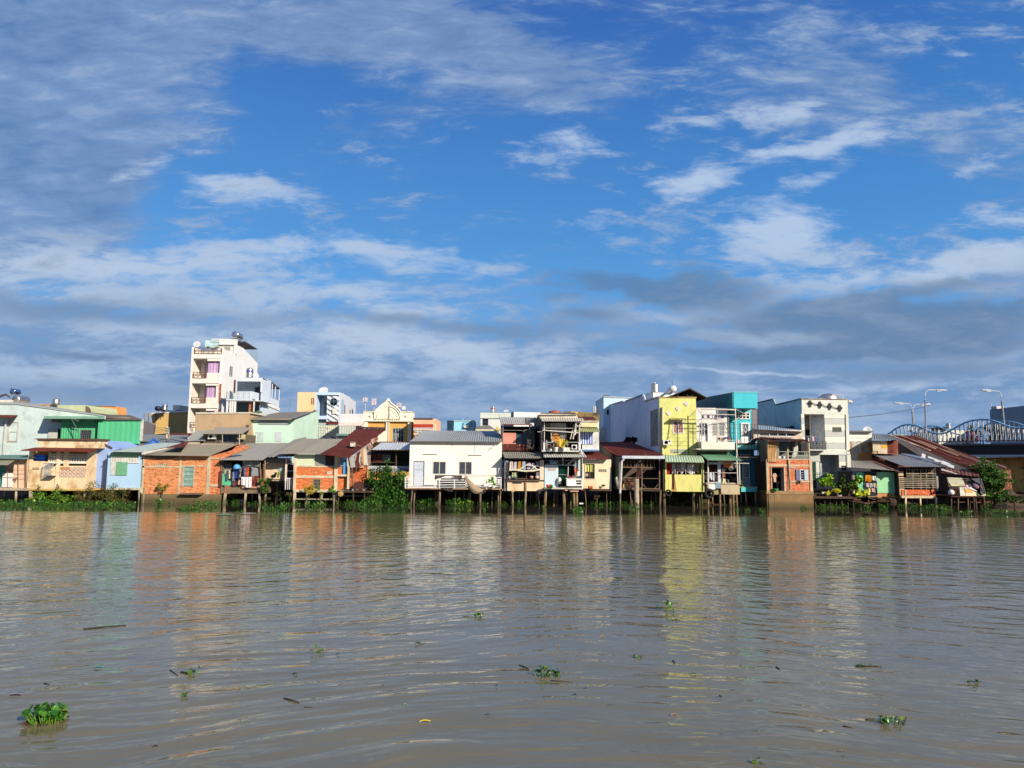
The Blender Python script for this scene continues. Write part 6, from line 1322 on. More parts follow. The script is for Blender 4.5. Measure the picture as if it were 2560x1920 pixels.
m.bar(320,1080,755,1085,59.8,.05,n=4).bar(590,1102,750,1102,59.8,.04,n=4).bar(590,975,592,1370,59.8,.06,n=4).bar(800,985,800,1370,59.8,.06,n=4).bar(600,1215,800,1215,59.85,.03,n=4).bar(340,1205,590,1205,59.8,.03,n=4).bar(600,1150,640,1105,59.85,.03,n=4).bar(600,1280,640,1325,59.85,.03,n=4).bar(745,1330,795,1270,59.85,.03,n=4).bar(600,1335,800,1335,59.8,.05,n=4)
obj('frame',m,wood((170,140,112),3),T)
obj('downpipe',MB().tube([W(380,988,59.0),W(352,1010,59),W(332,1390,59)],.09,8),plain((210,206,200)),T)
m=MB()
for i in range(7): m.bar(520+i*8,1200,548+i*5,1020,59.95-.02*i,.03,n=4)
obj('leaning_timber',m,wood((120,70,60),4),T)
rnd=random.Random(4); m=MB()
for i in range(60): 
    a=W(rnd.uniform(355,500),rnd.uniform(1215,1310),59.8+rnd.uniform(0,.6)); m.bar3(a,a+Vector((rnd.uniform(-.4,.4),rnd.uniform(-.2,.2),rnd.uniform(-.12,.12))),.035,4)
single('firewood_heap',m,wood((170,120,90),5),'heap of split firewood inside the rusty roofed shack','firewood')
T=thing('crate','yellow wooden crate before the firewood heap in the shack','crate'); obj('slats',MB().box(368,1285,448,1300,59.4,.3).box(368,1303,448,1322,59.4,.3),paint((224,176,96),.3,.3),T)
obj('bench',MB().box(335,1325,600,1338,59.3,.6).box(345,1342,590,1350,59.25,.1),wood((190,160,130),6),bpy.data.objects['rusty_roof_shack'])
for i in range(5): single('scrap_board',MB().poly([(268+i*9,1210+i*22),(300+i*7,1190+i*24),(306+i*6,1250+i*20),(275+i*8,1262+i*20)],59.5-.03*i,.04),paint((206-i*20,196-i*22,180-i*18),.5,.4,seed=i+30),('palest','cream','tan','brown','darkest brown')[i]+' board leaning on the rusty roofed shack\'s left side','board','boards leaning on the shack')
SH=bpy.data.objects['rusty_roof_shack']
stilts(SH,[(335,59.1,.11),(450,59.6,.08),(583,59.5,.13),(812,59.5,.13),(470,61,.07),(700,61,.06),(750,60.4,.09)],1365,59.4,wood((166,136,104)),square=False)
T=thing('big_post','thick pale timber post standing in the river before the shack','post'); obj('shaft',MB().bar3(W(527,1218,58.7),(W(530,1500,58.7).x,58.7,-.5),.2,10),wood((250,228,190),7),T)
T=thing('roof_scraps','dark scraps lying on the shack roof\'s ridge','scrap'); obj('scrap',MB().leaves(W(415,768,69),(.9,.4,.25),30,.7,41,0,asp=.8),plain((70,66,62)),T)
# ---- lime house
T=thing('lime_house','tall lime yellow house front with diamond vents and an enclosed balcony over the water','house'); Y=61.5
LM=paint((222,220,132),.3,.4,(150,150,70),seed=22); GS=paint((206,214,232),.2,.5,(140,146,160),seed=23,k=.95)
view(V8)
XLh=W(802,600,Y).x; XRh=W(1236,600,Y).x
obj('wall',MB().wall(802,252,1238,960,Y,.15,[(958,530,1085,682),(925,868,1120,915)]),LM,T)
p=lambda x,y:ysolve(*cur.px(x,y),XLh)
def sz(x,y): yy=p(x,y); return (XLh-.02,yy,W(x,y,yy).z)
pts=[(XLh-.02,Y+.15,1.0),(XLh-.02,p(200,350),1.0),sz(200,350),sz(372,300),sz(400,302),sz(608,225),sz(630,298),(XLh-.02,Y+.15,W(800,252,Y).z)]
obj('side_wall',MB().prism(pts,(.15,0,0)),GS,T)
obj('side_coping',MB().tube([sz(200,348),sz(372,298)],.09,4).tube([sz(400,300),sz(608,222),sz(632,296),(XLh,Y+.15,W(800,250,Y).z)],.11,4),plain((206,204,200)),T)
a=p(695,500); b_=Y+.6; obj('stain_panel',MB().cube(XLh-.035,XLh-.022,b_,a,W(740,830,63).z,W(740,405,64).z),paint((138,140,140),.6,1.0,(84,86,84),seed=24),T)
obj('far_side',MB().cube(XRh-.15,XRh,Y+.15,90,1,W(1000,300,Y).z).cube(XLh+.15,XRh-.15,89,89.2,1,W(1000,300,Y).z).cube(XLh+.15,XRh-.15,Y+.15,89,W(1000,262,Y).z-.1,W(1000,262,Y).z),plain((150,150,150)),T)
obj('parapet_coping',MB().box(798,246,1240,258,Y-.06,.3),paint((190,160,100),.8,.5,(120,90,50),seed=25),T)
obj('roof_gable',MB().poly([(885,250),(1160,138),(1375,258),(1362,262),(1160,154),(898,254)],62.6,14).poly([(900,252),(1160,150),(1360,260)],67,.2),plain((74,70,66)),T)
m=MB(); m.bar(1015,258,1015,205,63.1,.06,n=4).bar(1228,250,1228,190,63.1,.06,n=4).bar(900,250,1360,258,63.3,.06,n=4).bar(1160,145,1160,250,63.3,.05,n=4)
for i in range(8): m.bar(1160,200,1060+i*30,248,63.35,.03,n=4)
obj('roof_truss',m,wood((110,84,64)),T)
m=MB(); m.tube([W(1160+34*cos(a_),222+28*sin(a_),62.9) for a_ in [pi*(.05+.9*k/10) for k in range(11)]],.035,5); m.rev([(.01,-.1),(.12,0),(.01,.12)],W(1160,250,62.9),n=8); obj('horn_ornament',m,plain((110,96,50)),T)
for (cx,cy,s) in((905,440,34),(1017,385,31),(1118,328,33)):
    m=MB(); r=s/4.74/F*Y; c=W(cx,cy,Y-.02)
    m.prism([c+Vector((0,0,-r)),c+Vector((r,0,0)),c+Vector((0,0,r)),c+Vector((-r,0,0))],(0,.015,0)); d=obj('diamond_vent',m,paint((160,150,96),.3,.3),T); m=MB()
    for k in range(-2,3):
        o_=Vector((.36,0,-.36))*(k*r/1.6); l=r*.62*(1 if abs(k)<2 else .8); m.bar3(c+o_+Vector((-l,-.03,-l))*.8,c+o_+Vector((l,-.03,l))*.8,.035,4)
    obj('vent_bar',m,plain((250,246,236)),d)
f=window(T,958,528,1085,684,Y-.01,'bars',2,fm=plain((246,240,226)),gl=plain((196,130,110)),fw=.08,bw=.07)
obj('curtain',MB().cloth(970,540,1018,676,Y+.03,.02,8,.02,1).cloth(1026,540,1074,676,Y+.03,.02,8,.02,2),speckle((196,150,140),(120,80,70),12),f)
obj('window_hood',MB().slab([(925,512,Y-.6),(1118,512,Y-.6),(1100,498,Y),(940,495,Y)],.06),paint((170,160,96),.9,.5,(80,74,40),seed=26),T)
obj('pipe',MB().bar(836,368,836,930,Y-.12,.1,n=8),plain((222,212,170)),T); obj('conduit',MB().tube([W(925,500,Y-.06),W(920,600,Y-.06),W(900,752,Y-.06)],.025,5).bar(1140,470,1150,920,Y-.04,.03),plain((150,140,110)),T)
obj('wall_joint',MB().bar(1140,470,1140,930,Y-.02,.03).bar(1140,515,1236,515,Y-.02,.02).bar(1145,660,1236,660,Y-.02,.02),plain((130,130,80)),T)
for i in range(3):
    xa=927+i*66; fr=window(T,xa,868,xa+60,913,Y+.02,'grid',4,3,fm=plain((236,232,206)),gl=glass((100,120,110)),bw=.025,fw=.03)
aircon(845,758,938,815,60.9,'outdoor unit with blue badge mark on the lime wall',.38); single('blue_sticker',MB().box(912,762,930,780,60.86,.01),plain((40,60,150)),'tiny dark blue square sticker on the lime wall\'s outdoor unit','sticker')
# balcony box
Yb=59.6
roof(T,(868,1020,58.6),(1335,1028,58.6),(1270,955,60.9),(865,948,60.9),metal((168,196,172),.08,seed=84),.2,.05,name='awning',sag=-.25,rows=5)
obj('balcony_wall',MB().wall(866,1025,1328,1370,Yb,.12,[(885,1028,1305,1168)]),paint((226,218,130),.35,.6,(150,170,70),seed=27),T)
X0,X1,Z0,Z1=RC(866,1025,1328,1370,Yb); obj('balcony_side',MB().cube(X0,X0+.12,Yb+.12,66,Z0,Z1).cube(X1-.12,X1,Yb+.12,66,Z0,Z1).cube(X0+.12,X1-.12,Yb+.12,66,Z0,Z0+.12),paint((200,196,100),.3,.5,(110,110,60),seed=28),T); obj('back_wall',MB().cube(X0+.12,X1-.12,62,62.1,Z0,Z1),plain((40,34,34)),T)
obj('rust_stain',MB().poly([(952,1150),(974,1150),(988,1260),(1004,1369),(940,1369),(948,1250)],Yb-.006,.004),paint((190,140,84),.8,.9,(90,44,24),seed=29),T); obj('rust_beam',MB().box(955,1150,975,1340,Yb-.05,.06),rusty((70,36,28),seed=85),T)
m=MB()
for x in(985,1112,1160,1300): m.bar(x,1030,x,1168,Yb-.03,.03,n=4)
obj('balcony_post',m,plain((206,206,180)),T)
for i,(r,c1,c2,nm) in enumerate((((888,1030,945,1150),(196,40,40),(150,20,30),'bright red'),((945,1035,988,1155),(226,220,226),(196,190,206),'pale floral'),((998,1035,1048,1155),(206,186,190),(150,90,80),'white and maroon patterned'),((1048,1035,1105,1155),(236,226,226),(206,196,206),'off white'),((1125,1040,1205,1160),(232,222,220),(200,190,200),'wide white'),((1208,1040,1235,1155),(130,120,110),(210,200,190),'grey streaked'),((1238,1050,1262,1150),(226,220,196),(180,176,150),'narrow cream'))):
    single('hanging_laundry',MB().cloth(*r,Yb+.2+.05*(i%2),.05,8,.35,i+60,.1),speckle(c1,c2,10),nm+' cloth hanging in the lime balcony opening','laundry','laundry in the lime balcony')
stilts(T,[(852,59.7,.18),(815,60,.1),(1205,59.9,.19),(1265,60.3,.12),(1300,60,.1),(1240,61,.08),(930,62,.08)],1370,59.8,wood((150,130,90)),square=False,r=.12)
tyre(905,1385,59.3,.28,'small black tyre hanging at the lime house\'s left corner',1.0)
vtank(708,80,802,192,76,'tall ribbed steel tank above the lime house\'s grey side wall',None,.3)
view(V8)
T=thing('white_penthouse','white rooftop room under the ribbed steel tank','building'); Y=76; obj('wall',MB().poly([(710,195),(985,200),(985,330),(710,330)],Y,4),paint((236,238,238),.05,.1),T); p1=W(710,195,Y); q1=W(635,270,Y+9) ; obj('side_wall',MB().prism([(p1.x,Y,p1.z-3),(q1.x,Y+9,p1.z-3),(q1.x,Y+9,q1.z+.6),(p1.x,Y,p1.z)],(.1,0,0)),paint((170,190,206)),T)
T=thing('solar_heater','white solar water heater on the white rooftop room','solar heater'); obj('tubes',MB().slab([(870,195,75),(915,195,75),(960,140,76),(925,150,76)],.08),plain((120,124,130),.3),T); c=W(968,150,75.5); obj('tank',MB().rev([(.01,0),(.33,.03),(.36,.2),(.36,1.5),(.01,1.6)],c,'Y',18),plain((236,234,230),.3),T,smooth=True); obj('legs',MB().bar(930,160,930,195,75.6,.03).bar(980,160,980,195,75.6,.03),plain((150,150,154)),T); obj('antenna',MB().bar(958,130,948,60,76,.03),plain((40,90,160)),T)
# ---- white balcony house (V9)
view(V9)
T=thing('white_balcony_house','white fronted house with pipe framed balcony over a green roofed stilt kitchen','house'); Y=61.8
WB=paint((232,226,218),.25,.35,(170,156,140),seed=31); PI=plain((226,214,200))
obj('wall',MB().wall(552,300,965,870,Y,.15,[(595,485,700,720),(755,485,915,655)]),WB,T); X0,X1,Z0,Z1=RC(552,300,965,870,Y); obj('body',MB().cube(X0,X1,Y+1,Y+10,1.2,Z1),plain((90,88,88)),T)
obj('side_trim',MB().box(955,330,975,860,Y-.05,.2),plain((110,110,110)),T)
f=window(T,597,488,698,718,Y-.02,'rails',m_=3,fm=plain((240,236,228)),gl=glass((96,100,110)),fw=.04,name='door'); 
for (a,b_) in(((600,495),(618,560)),((600,575),(618,645)),((635,495),(655,525)),((635,550),(655,590)),((635,600),(655,645)),((668,495),(688,560)),((668,575),(688,645))): obj('door_pane',MB().box(*a,*b_,Y+.0,.02),glass((60,62,70)),f)
obj('door_panel',MB().box(600,488,697,716,Y+.03,.02),plain((240,236,228)),f)
window(T,757,488,838,655,Y,'grid',5,5,fm=plain((236,230,214)),gl=glass((130,140,150)),bw=.025); window(T,842,488,914,655,Y+.01,'grid',5,5,fm=plain((220,216,206)),gl=glass((110,124,136)),bw=.02)
blocks(630,390,900,430,4,1,Y-.03,plain((120,116,120)),T,.03); 
for x in(640,712,800,882): obj('vent_pane',MB().box(x-10,394,x+12,428,Y-.04,.02),glass((70,74,84)),T)
obj('balcony_floor',MB().box(560,812,1050,826,59.8,2.0),paint((200,190,176),.3,.3),T)
obj('parapet',MB().box(622,728,1040,822,59.75,.12),paint((240,226,208),.3,.45,(190,160,120),seed=32),T); obj('parapet_side',MB().prism([W(622,822,59.9),W(557,852,61.8),W(557,725,61.8),W(622,728,59.9)],(.1,0,0)),paint((200,196,196)),T); obj('soffit',MB().slab([(625,822,59.9),(1040,822,59.9),(950,855,61.8),(560,855,61.8)],.06),paint((170,164,160)),T)
m=MB()
for x in(622,822,1045): m.bar(x,310,x+(22 if x==1045 else 4),730 if x<1000 else 900,59.7,.055 if x==1045 else .03,n=6)
m.bar(615,312,1055,325,59.7,.06).bar(625,380,1045,388,59.7,.035).bar(560,700,625,690,59.75,.03).bar(820,705,1040,708,59.7,.03).bar(860,675,860,725,59.7,.02)
m.bar(1045,310,1180,385,59.7,.02,Y1=61).bar(625,380,560,300,59.7,.02,Y1=61.8)
obj('pipe_frame',m,PI,T)
m=MB()
for y in(445,500,550,602): m.bar(455,y,1050,y+6,59.72,.010,n=3)
for (a,b_) in(((560,480),(760,360)),((620,600),(760,500)),((450,540),(620,430)),((770,430),(900,500)),((900,500),(960,600))): m.bar(*a,*b_,59.75,.012,n=3)
obj('wires',m,plain((90,80,76)),T)
obj('cable_arc',MB().tube([W(740,440,59.8),W(765,425,59.8),W(800,440,59.8),W(860,455,59.8),W(900,480,59.8),W(930,540,59.8),W(932,640,59.8)],.02,5),plain((120,60,40)),T)
aircon(825,668,900,718,60.4,'outdoor unit on the white balcony left of the blue badge',.3,(220,190,170)); single('blue_box',MB().box(922,665,955,690,60.2,.2),plain((60,80,170)),'blue box among clutter on the white balcony','box')
T2=bpy.data.objects['white_balcony_house']
obj('clutter',MB().box(960,680,1010,712,60,.3).box(905,672,920,712,60.1,.2),plain((120,70,56)),T2)
# green awning + kitchen
roof(T,(702,960,58.3),(1150,966,58.3),(955,868,61.3),(590,866,61.3),metal((140,196,160),.06,seed=86),.19,.05,name='green_awning')
Y=59.5; X0,X1,Z0,Z1=RC(655,970,1100,1260,Y)
obj('kitchen_back',MB().cube(X0,X1,61.7,61.8,Z0,Z1),plain((56,48,48)),T); obj('floor',MB().cube(X0,X1,59.4,66,Z0-.02,Z0+.12),CONC,T); obj('kitchen_side',MB().cube(X0,X0+.08,60.2,65,Z0,Z1+.3).cube(X1+.0,X1+.08,59.5,65,Z0,Z1+.3),metal((90,96,96),.2,seed=87,ax=2),T)
obj('door_frame',MB().box(700,985,716,1300,Y-.1,.12).box(828,990,866,1260,Y,.12).box(716,985,828,1010,Y,.1).box(700,1232,865,1242,Y-.1,.1),plain((206,216,220)),T); obj('dark_doorway',MB().box(716,1010,828,1232,Y+.8,.03),rusty((70,34,30),seed=88,ax=2),T)
obj('post',MB().bar(1062,900,1078,1250,59.3,.06).bar(1095,1000,1102,1260,59.4,.05).bar(703,960,703,1310,59.2,.06),PI,T); obj('rail',MB().bar(870,1118,1065,1118,59.3,.025).bar(870,992,1220,998,59.3,.03).bar(660,1112,860,1112,59.45,.02),PI,T)
obj('parapet',MB().box(868,1258,1102,1388,59.4,.15),paint((196,176,140),.6,.5,(130,110,80),seed=33),T); obj('beam',MB().box(740,1325,870,1388,59.6,.3).box(655,1240,700,1330,59.8,.2),paint((196,170,124),.6,.5,(110,90,60),seed=34),T); obj('white_panel',MB().box(715,1262,795,1325,59.3,.08),paint((240,236,226),.2,.3),T); box(T,'glass_case',798,1244,865,1312,59.3,.1,glass((120,140,150)))
stilts(T,[(707,59.4,.14),(853,59.5,.13),(978,60.2,.16),(1020,60.4,.17),(1060,59.9,.12),(760,62,.1),(900,62,.08)],1385,59.5,wood((196,164,112)),square=False)
tyre(718,1378,59.05,.42,'large black tyre hanging below the stilt kitchen\'s white panel',.3)
single('round_tray',MB().rev([(.01,0),(.4,0),(.42,-.04),(.38,-.03),(.01,-.02)],W(948,995,59.4),'Y',22),plain((206,120,60)),'round orange tray hung under the green awning','tray'); 
for i,(x,y,r,c_,nm) in enumerate(((1025,1020,.27,(150,150,150),'shiny grey pan hung right of the orange tray'),(990,1050,.25,(60,56,60),'black pan hung below the orange tray'),(900,1060,.2,(80,76,80),'dark small pan hung left of the black pan'))): single('pan',MB().rev([(.01,0),(r,0),(r*1.04,-.05),(r*.9,-.03),(.01,-.02)],W(x,y,59.5),'Y',18),plain(c_,.4),nm,'pan','pans hung in the stilt kitchen')
for i,(r,c_,nm) in enumerate((((720,1110,760,1200),(226,230,226),'whitish shirt hanging left in the dark doorway'),((760,1115,790,1210),(206,216,222),'pale blue shirt hanging right in the dark doorway'),((880,1095,920,1170),(170,110,90),'brown checked cloth hanging in the stilt kitchen'),((886,1190,932,1255),(240,226,170),'cream board like cloth over the kitchen parapet'))): single('hanging_cloth',MB().cloth(*r,59.38,.03,7,.3,90+i,.3),plain(c_),nm,'laundry')
T=thing('kitchen_clutter','dark jumble of pots and bags inside the stilt kitchen','clutter'); m=MB(); rnd=random.Random(6)
for i in range(14): c=W(rnd.uniform(880,1050),rnd.uniform(1130,1250),60+rnd.uniform(0,.8)); r=rnd.uniform(.1,.22); m.rev([(.01,-r),(r*.8,-r*.8),(r,0),(r*.7,r*.8),(.01,r)],c,n=8)
obj('heap',m,speckle((56,54,60),(130,120,112),5),T)
# ---- turquoise house
T=thing('turquoise_house','narrow turquoise house with big box roof parapet and white patterned windows','house'); Y=63
TQ=paint((70,196,206),.12,.25,(60,140,150),seed=35); TQD=paint((50,150,166),.15,.2,(40,110,120),seed=36)
obj('box_front',MB().poly([(1028,105),(1322,108),(1326,305),(1032,302)],60.6,.2),TQ,T)
XBl=W(1028,200,60.6).x; yb=ysolve(*cur.px(612,200),XBl); p1=W(1028,105,60.6); 
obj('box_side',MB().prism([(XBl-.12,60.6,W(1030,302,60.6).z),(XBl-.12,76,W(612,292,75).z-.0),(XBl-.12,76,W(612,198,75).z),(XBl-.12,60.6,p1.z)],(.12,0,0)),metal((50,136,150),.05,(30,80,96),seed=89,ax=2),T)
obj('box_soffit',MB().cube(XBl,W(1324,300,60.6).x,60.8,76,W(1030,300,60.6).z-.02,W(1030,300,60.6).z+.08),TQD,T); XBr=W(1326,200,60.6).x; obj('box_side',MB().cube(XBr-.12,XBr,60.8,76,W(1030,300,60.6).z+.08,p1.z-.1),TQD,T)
obj('box_coping',MB().box(1024,98,1326,108,60.55,.3),plain((130,220,210)),T)
obj('wall',MB().wall(985,320,1255,1000,Y,.15,[(1040,360,1228,435),(1125,495,1222,655)]),TQ,T); obj('left_wall',MB().box(985,330,1000,760,62.9,.1).box(965,330,985,990,63.1,3),TQD,T)
blocks(1045,362,1226,435,4,2,Y-.05,plain((244,240,232)),T,.07,name='vent_block'); obj('pane',MB().box(1040,360,1228,436,Y+.1,.02),glass((90,80,70)),T)
f=window(T,1118,485,1230,662,Y-.05,'none',fm=plain((246,244,240)),gl=glass((120,130,124)),fw=.12,rec=.1)
m=MB(); X0,X1,Z0,Z1=RC(1132,500,1218,650,Y-.03); cx=(X0+X1)/2; cz=(Z0+Z1)/2; w2=(X1-X0)/2; h2=(Z1-Z0)/2
D4=[(0,.55),(.5,0),(0,-.55),(-.5,0)]
for i in range(4): a,b_=D4[i],D4[(i+1)%4]; m.bar3((cx+a[0]*w2,Y-.03,cz+a[1]*h2),(cx+b_[0]*w2,Y-.03,cz+b_[1]*h2),.03,4); m.bar3((cx+a[0]*w2,Y-.03,cz+a[1]*h2),(cx+(a[0]*2)*w2,Y-.03,cz+(1 if a[1]>0 else -1 if a[1]<0 else 0)*h2),.025,4)
for s in(-.75,.75): m.bar3((cx+s*w2,Y-.03,cz-h2),(cx+s*w2,Y-.03,cz+h2),.02,4)
obj('grille',m,plain((240,240,236)),f)
obj('door_panel',MB().box(1122,660,1228,745,Y-.04,.05),plain((246,244,240)),T); obj('floor_band',MB().box(1078,742,1330,760,61.4,1.6),plain((70,60,60)),T); obj('parapet',MB().box(1075,765,1335,820,61.5,.12),paint((130,220,200),.3,.5,(60,140,150),seed=37),T)
obj('parapet_base',MB().box(1075,820,1340,832,61.4,1.6),plain((60,66,66)),T)
m=MB(); 
for x in(1100,1160,1210,1250,1290,1325): m.bar(x,500,x,830,61.3,.018,n=4)
for y in(445,508,560,620,690): m.bar(1000,y,1325,y+4,61.3,.012,n=4)
m.bar(1325,318,1328,1000,61.3,.035,n=4).bar(1265,320,1325,318,61.3,.04,n=4); obj('wire_cage',m,plain((84,70,72)),T)
obj('gap_wall',MB().poly([(1255,320),(1325,320),(1325,700),(1280,760),(1262,760)],Y+.2,.1),paint((130,120,124),.4,.4),T)
obj('brace',MB().bar(1180,385,1255,320,62.4,.03).bar(1175,780,1260,690,61.6,.03),plain((226,220,210)),T)
m=MB().wall(1075,832,1290,1290,62.6,.12,[(1085,885,1238,950),(1140,1010,1225,1180)]); obj('lower_wall',m,paint((44,120,140),.3,.3,(30,80,96),seed=38),T)
window(T,1085,885,1238,950,62.55,'bars',4,fm=plain((206,206,196)),gl=plain((110,80,50)),bw=.06)
window(T,1140,1010,1225,1180,62.55,'grid',3,4,fm=plain((226,230,230)),gl=glass((84,90,90)),bw=.02)
obj('grey_panel',MB().box(1130,1185,1235,1290,62.5,.06),plain((150,160,170)),T)
obj('deck',MB().box(1080,1288,1330,1302,61.5,5),CONC,T); obj('deck_edge',MB().box(1120,1298,1320,1355,61.4,.1),paint((96,214,200),.4,.5,(60,110,110),seed=39),T)
obj('pipe_h',MB().bar(1065,918,1325,922,61.2,.03).bar(1070,995,1220,998,61.2,.03),plain((206,190,176)),T)
stilts(T,[(1172,61.6,.1),(1300,61.6,.1),(1120,63,.1)],1350,61.6)
single('climbing_plant',MB().leaves(W(1130,1300,60.5),(.3,.2,.5),160,.16,44),foliage(),'green climber beside the stilt kitchen\'s right post','plant')
single('striped_box',MB().box(1075,698,1105,745,60.9,.1),stripes((240,236,230),(180,90,90),.12),'small red and white striped box on the turquoise balcony','box')
# ------------------------------------------------------------------ V10: two storey brick house, grey house
view(V10)
T=thing('grey_tower_house','tall pale grey house with striped cladding and dark ornaments near its roof','house'); Y=66
GH=paint((222,222,208),.2,.3,(170,160,140),seed=41); GS2=paint((176,204,214),.4,.5,(130,146,150),seed=42,k=.95)
X0,X1,Z0,Z1=RC(728,190,1305,600,Y); XL3=W(728,300,Y).x; XR3=W(1312,400,Y).x
obj('parapet_wall',MB().poly([(724,185),(1302,190),(1306,376),(728,376)],Y,.2),GH,T)
obj('coping',MB().box(720,182,1305,192,Y-.08,.4),paint((170,160,140),.8,.4,seed=43),T)
obj('corner_pier',MB().box(1282,376,1322,890,Y-.02,.3).box(1305,885,1350,1330,Y-.02,.3),GH,T)
# cladding with stripes
mc,t=newmat('striped_cladding'); oo=t.N('ShaderNodeTexCoord').outputs['Object']; s_=t.N('ShaderNodeSeparateXYZ'); t.L(oo,s_.inputs[0]); hh=t.math('DIVIDE',s_.outputs[2],.57)
f_=t.math('GREATER_THAN',t.math('FRACT',t.math('DIVIDE',hh,2)),.5); ln=t.math('LESS_THAN',t.math('FRACT',hh),.035); nn=t.noise(oo,1.5,6,.6)
cc=t.mix(f_,alb((236,224,206)),alb((190,190,182))); cc=t.mix(t.mapr(nn,.5,.75,0,.4,True),cc,alb((170,150,120))); finish(t,t.mix(ln,cc,alb((110,100,90))),.7)
obj('wall',MB().wall(728,376,1282,890,Y+.02,.2,[(765,380,1020,890),(1108,542,1226,606)]),mc,T)
obj('recess_wall',MB().box(760,376,1060,900,Y+1.7,.1),plain((206,204,198)),T); p=W(765,600,Y+.1); obj('recess_side',MB().cube(p.x-.12,p.x-.001,Y+.23,Y+1.7,W(800,890,Y).z,W(800,380,Y).z),GH,T)
# curved stair well
m=MB(); X0c,X1c,Z0c,Z1c=RC(855,385,1022,820,Y); n=14; vs_=[]
for i in range(n+1):
    a=pi*i/n; vs_.append(((X0c+X1c)/2-(X1c-X0c)/2*cos(a),Y+.25+.9-.9*(1-sin(a)) ))
for i in range(n):
    a_,b_=vs_[i],vs_[i+1]; m.add([(a_[0],a_[1],Z0c),(b_[0],b_[1],Z0c),(b_[0],b_[1],Z1c),(a_[0],a_[1],Z1c)],[(0,1,2,3)])
obj('curved_wall',m,plain((214,214,212)),T,smooth=True)
window(T,1108,542,1226,606,Y+.05,'louvre',5,fm=plain((110,112,100)))
obj('dark_door',MB().box(778,570,835,700,Y+1.6,.05),glass((40,44,48)),T)
for x,y in((832,248),(955,262),(1078,282),(1205,305)):
    m=MB(); c=W(x,y,Y-.05); m.bar(x-8,y-42,x-8,y+42,Y-.06,.025,n=4).bar(x+8,y-42,x+8,y+42,Y-.06,.025,n=4)
    for dy in(-28,-8,8,28): m.bar(x-18,y+dy,x+18,y+dy,Y-.07,.028,n=4)
    m.rev([(.01,-.03),(.2,-.03),(.2,0),(.01,0)],c,'Y',10); m.bar(x-8,y-42,x+8,y-42,Y-.06,.025,n=4).bar(x-8,y+42,x+8,y+42,Y-.06,.025,n=4); obj('wall_ornament',m,plain((46,40,40),.4),T)
m=MB()
for dx in(0,):
    for off in(-6,6): m.tube([W(792,240+off,Y-.08),W(860,240+off,Y-.08),W(905,262+off,Y-.08),W(985,262+off,Y-.08),W(1030,285+off,Y-.08),W(1110,285+off,Y-.08),W(1150,305+off,Y-.08),W(1238,303+off,Y-.08)],.022,4)
obj('ornament_rod',m,plain((46,40,40),.4),T)
q=ysolve(*cur.px(395,262),XL3); q2=ysolve(*cur.px(172,240),XL3)
def zz_(x,y): yy=ysolve(*cur.px(x,y),XL3); return (XL3-.02,yy,W(x,y,yy).z)
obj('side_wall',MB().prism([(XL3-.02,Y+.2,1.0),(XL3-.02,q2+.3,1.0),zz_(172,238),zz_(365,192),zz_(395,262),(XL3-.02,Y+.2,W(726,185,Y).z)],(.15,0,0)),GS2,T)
obj('side_coping',MB().tube([zz_(172,236),zz_(365,190),zz_(398,262),zz_(560,225),(XL3,Y+.1,W(726,183,Y).z)],.08,4),plain((120,124,124)),T)
obj('body',MB().cube(XL3+.14,XR3-.2,Y+3.2,q2,1,W(1000,192,Y).z-.4).cube(XL3+.14,XR3-.2,Y+.25,Y+3.2,W(1000,376,Y).z-.1,W(1000,376,Y).z+.1),plain((180,180,176)),T); obj('right_wall',MB().cube(XR3-.19,XR3,Y+.25,q2,1,W(1000,192,Y).z-.1),GH,T)
obj('mid_slab',MB().box(820,828,1290,888,Y-.05,3.0),GH,T)
obj('lower_wall',MB().wall(826,888,1310,1330,Y,.2,[(835,975,960,1320),(960,888,1198,1200),(1218,1025,1286,1088)]),mc,T)
obj('lower_recess',MB().box(830,888,1210,1340,Y+1.2,.1),plain((176,178,176)),T); obj('recess_right',MB().poly([(1198,890),(1210,890),(1210,1200),(1198,1200)],Y+.22,1.0),plain((200,200,196)),T); obj('pilaster',MB().box(908,888,962,1320,Y+.05,.25),GH,T)
window(T,1218,1025,1286,1088,Y+.05,'rails',m_=3,fm=plain((150,150,146))); window(T,848,980,905,1318,Y+.1,'bars',3,fm=plain((40,110,90)),gl=glass((24,36,34)),name='door')
obj('low_panel',MB().box(962,1198,1200,1325,Y+.05,.15),mc,T)
m=MB()
for i in range(14): x=905+i*22; m.bar(x,1105,x,1200,Y-.2,.014,n=4)
m.bar(860,1117,1200,1117,Y-.2,.02,n=4).bar(860,1162,1200,1162,Y-.2,.015,n=4).bar(860,1200,1200,1200,Y-.2,.02,n=4).bar(905,1105,905,1320,Y-.2,.04,n=4); obj('gate',m,plain((60,130,110)),T)
obj('plinth',MB().box(826,1318,1340,1345,Y-.4,.6),paint((170,130,100),.5,.3,seed=44),T)
m=MB(); 
for y in(722,748,775,800,822): m.bar(838,y,1048,y,Y-.7,.02,n=4)
for x in(842,870,905,920,945,988,1030): m.bar(x,720,x,828 if x not in(905,920,988) else 850,Y-.7,.025,n=4)
m.bar(838,722,838,722,Y,.02,Y1=Y-.7).bar(1030,722,1030,722,Y-.7,.02,Y1=Y); obj('balcony_railing',m,plain((56,54,60)),T); obj('balcony_slab',MB().box(822,824,1048,836,Y-.75,.8),GH,T)
obj('line',MB().bar(780,657,900,655,Y-.5,.015).bar(780,680,860,680,Y-.5,.015),plain((200,200,210)),T)
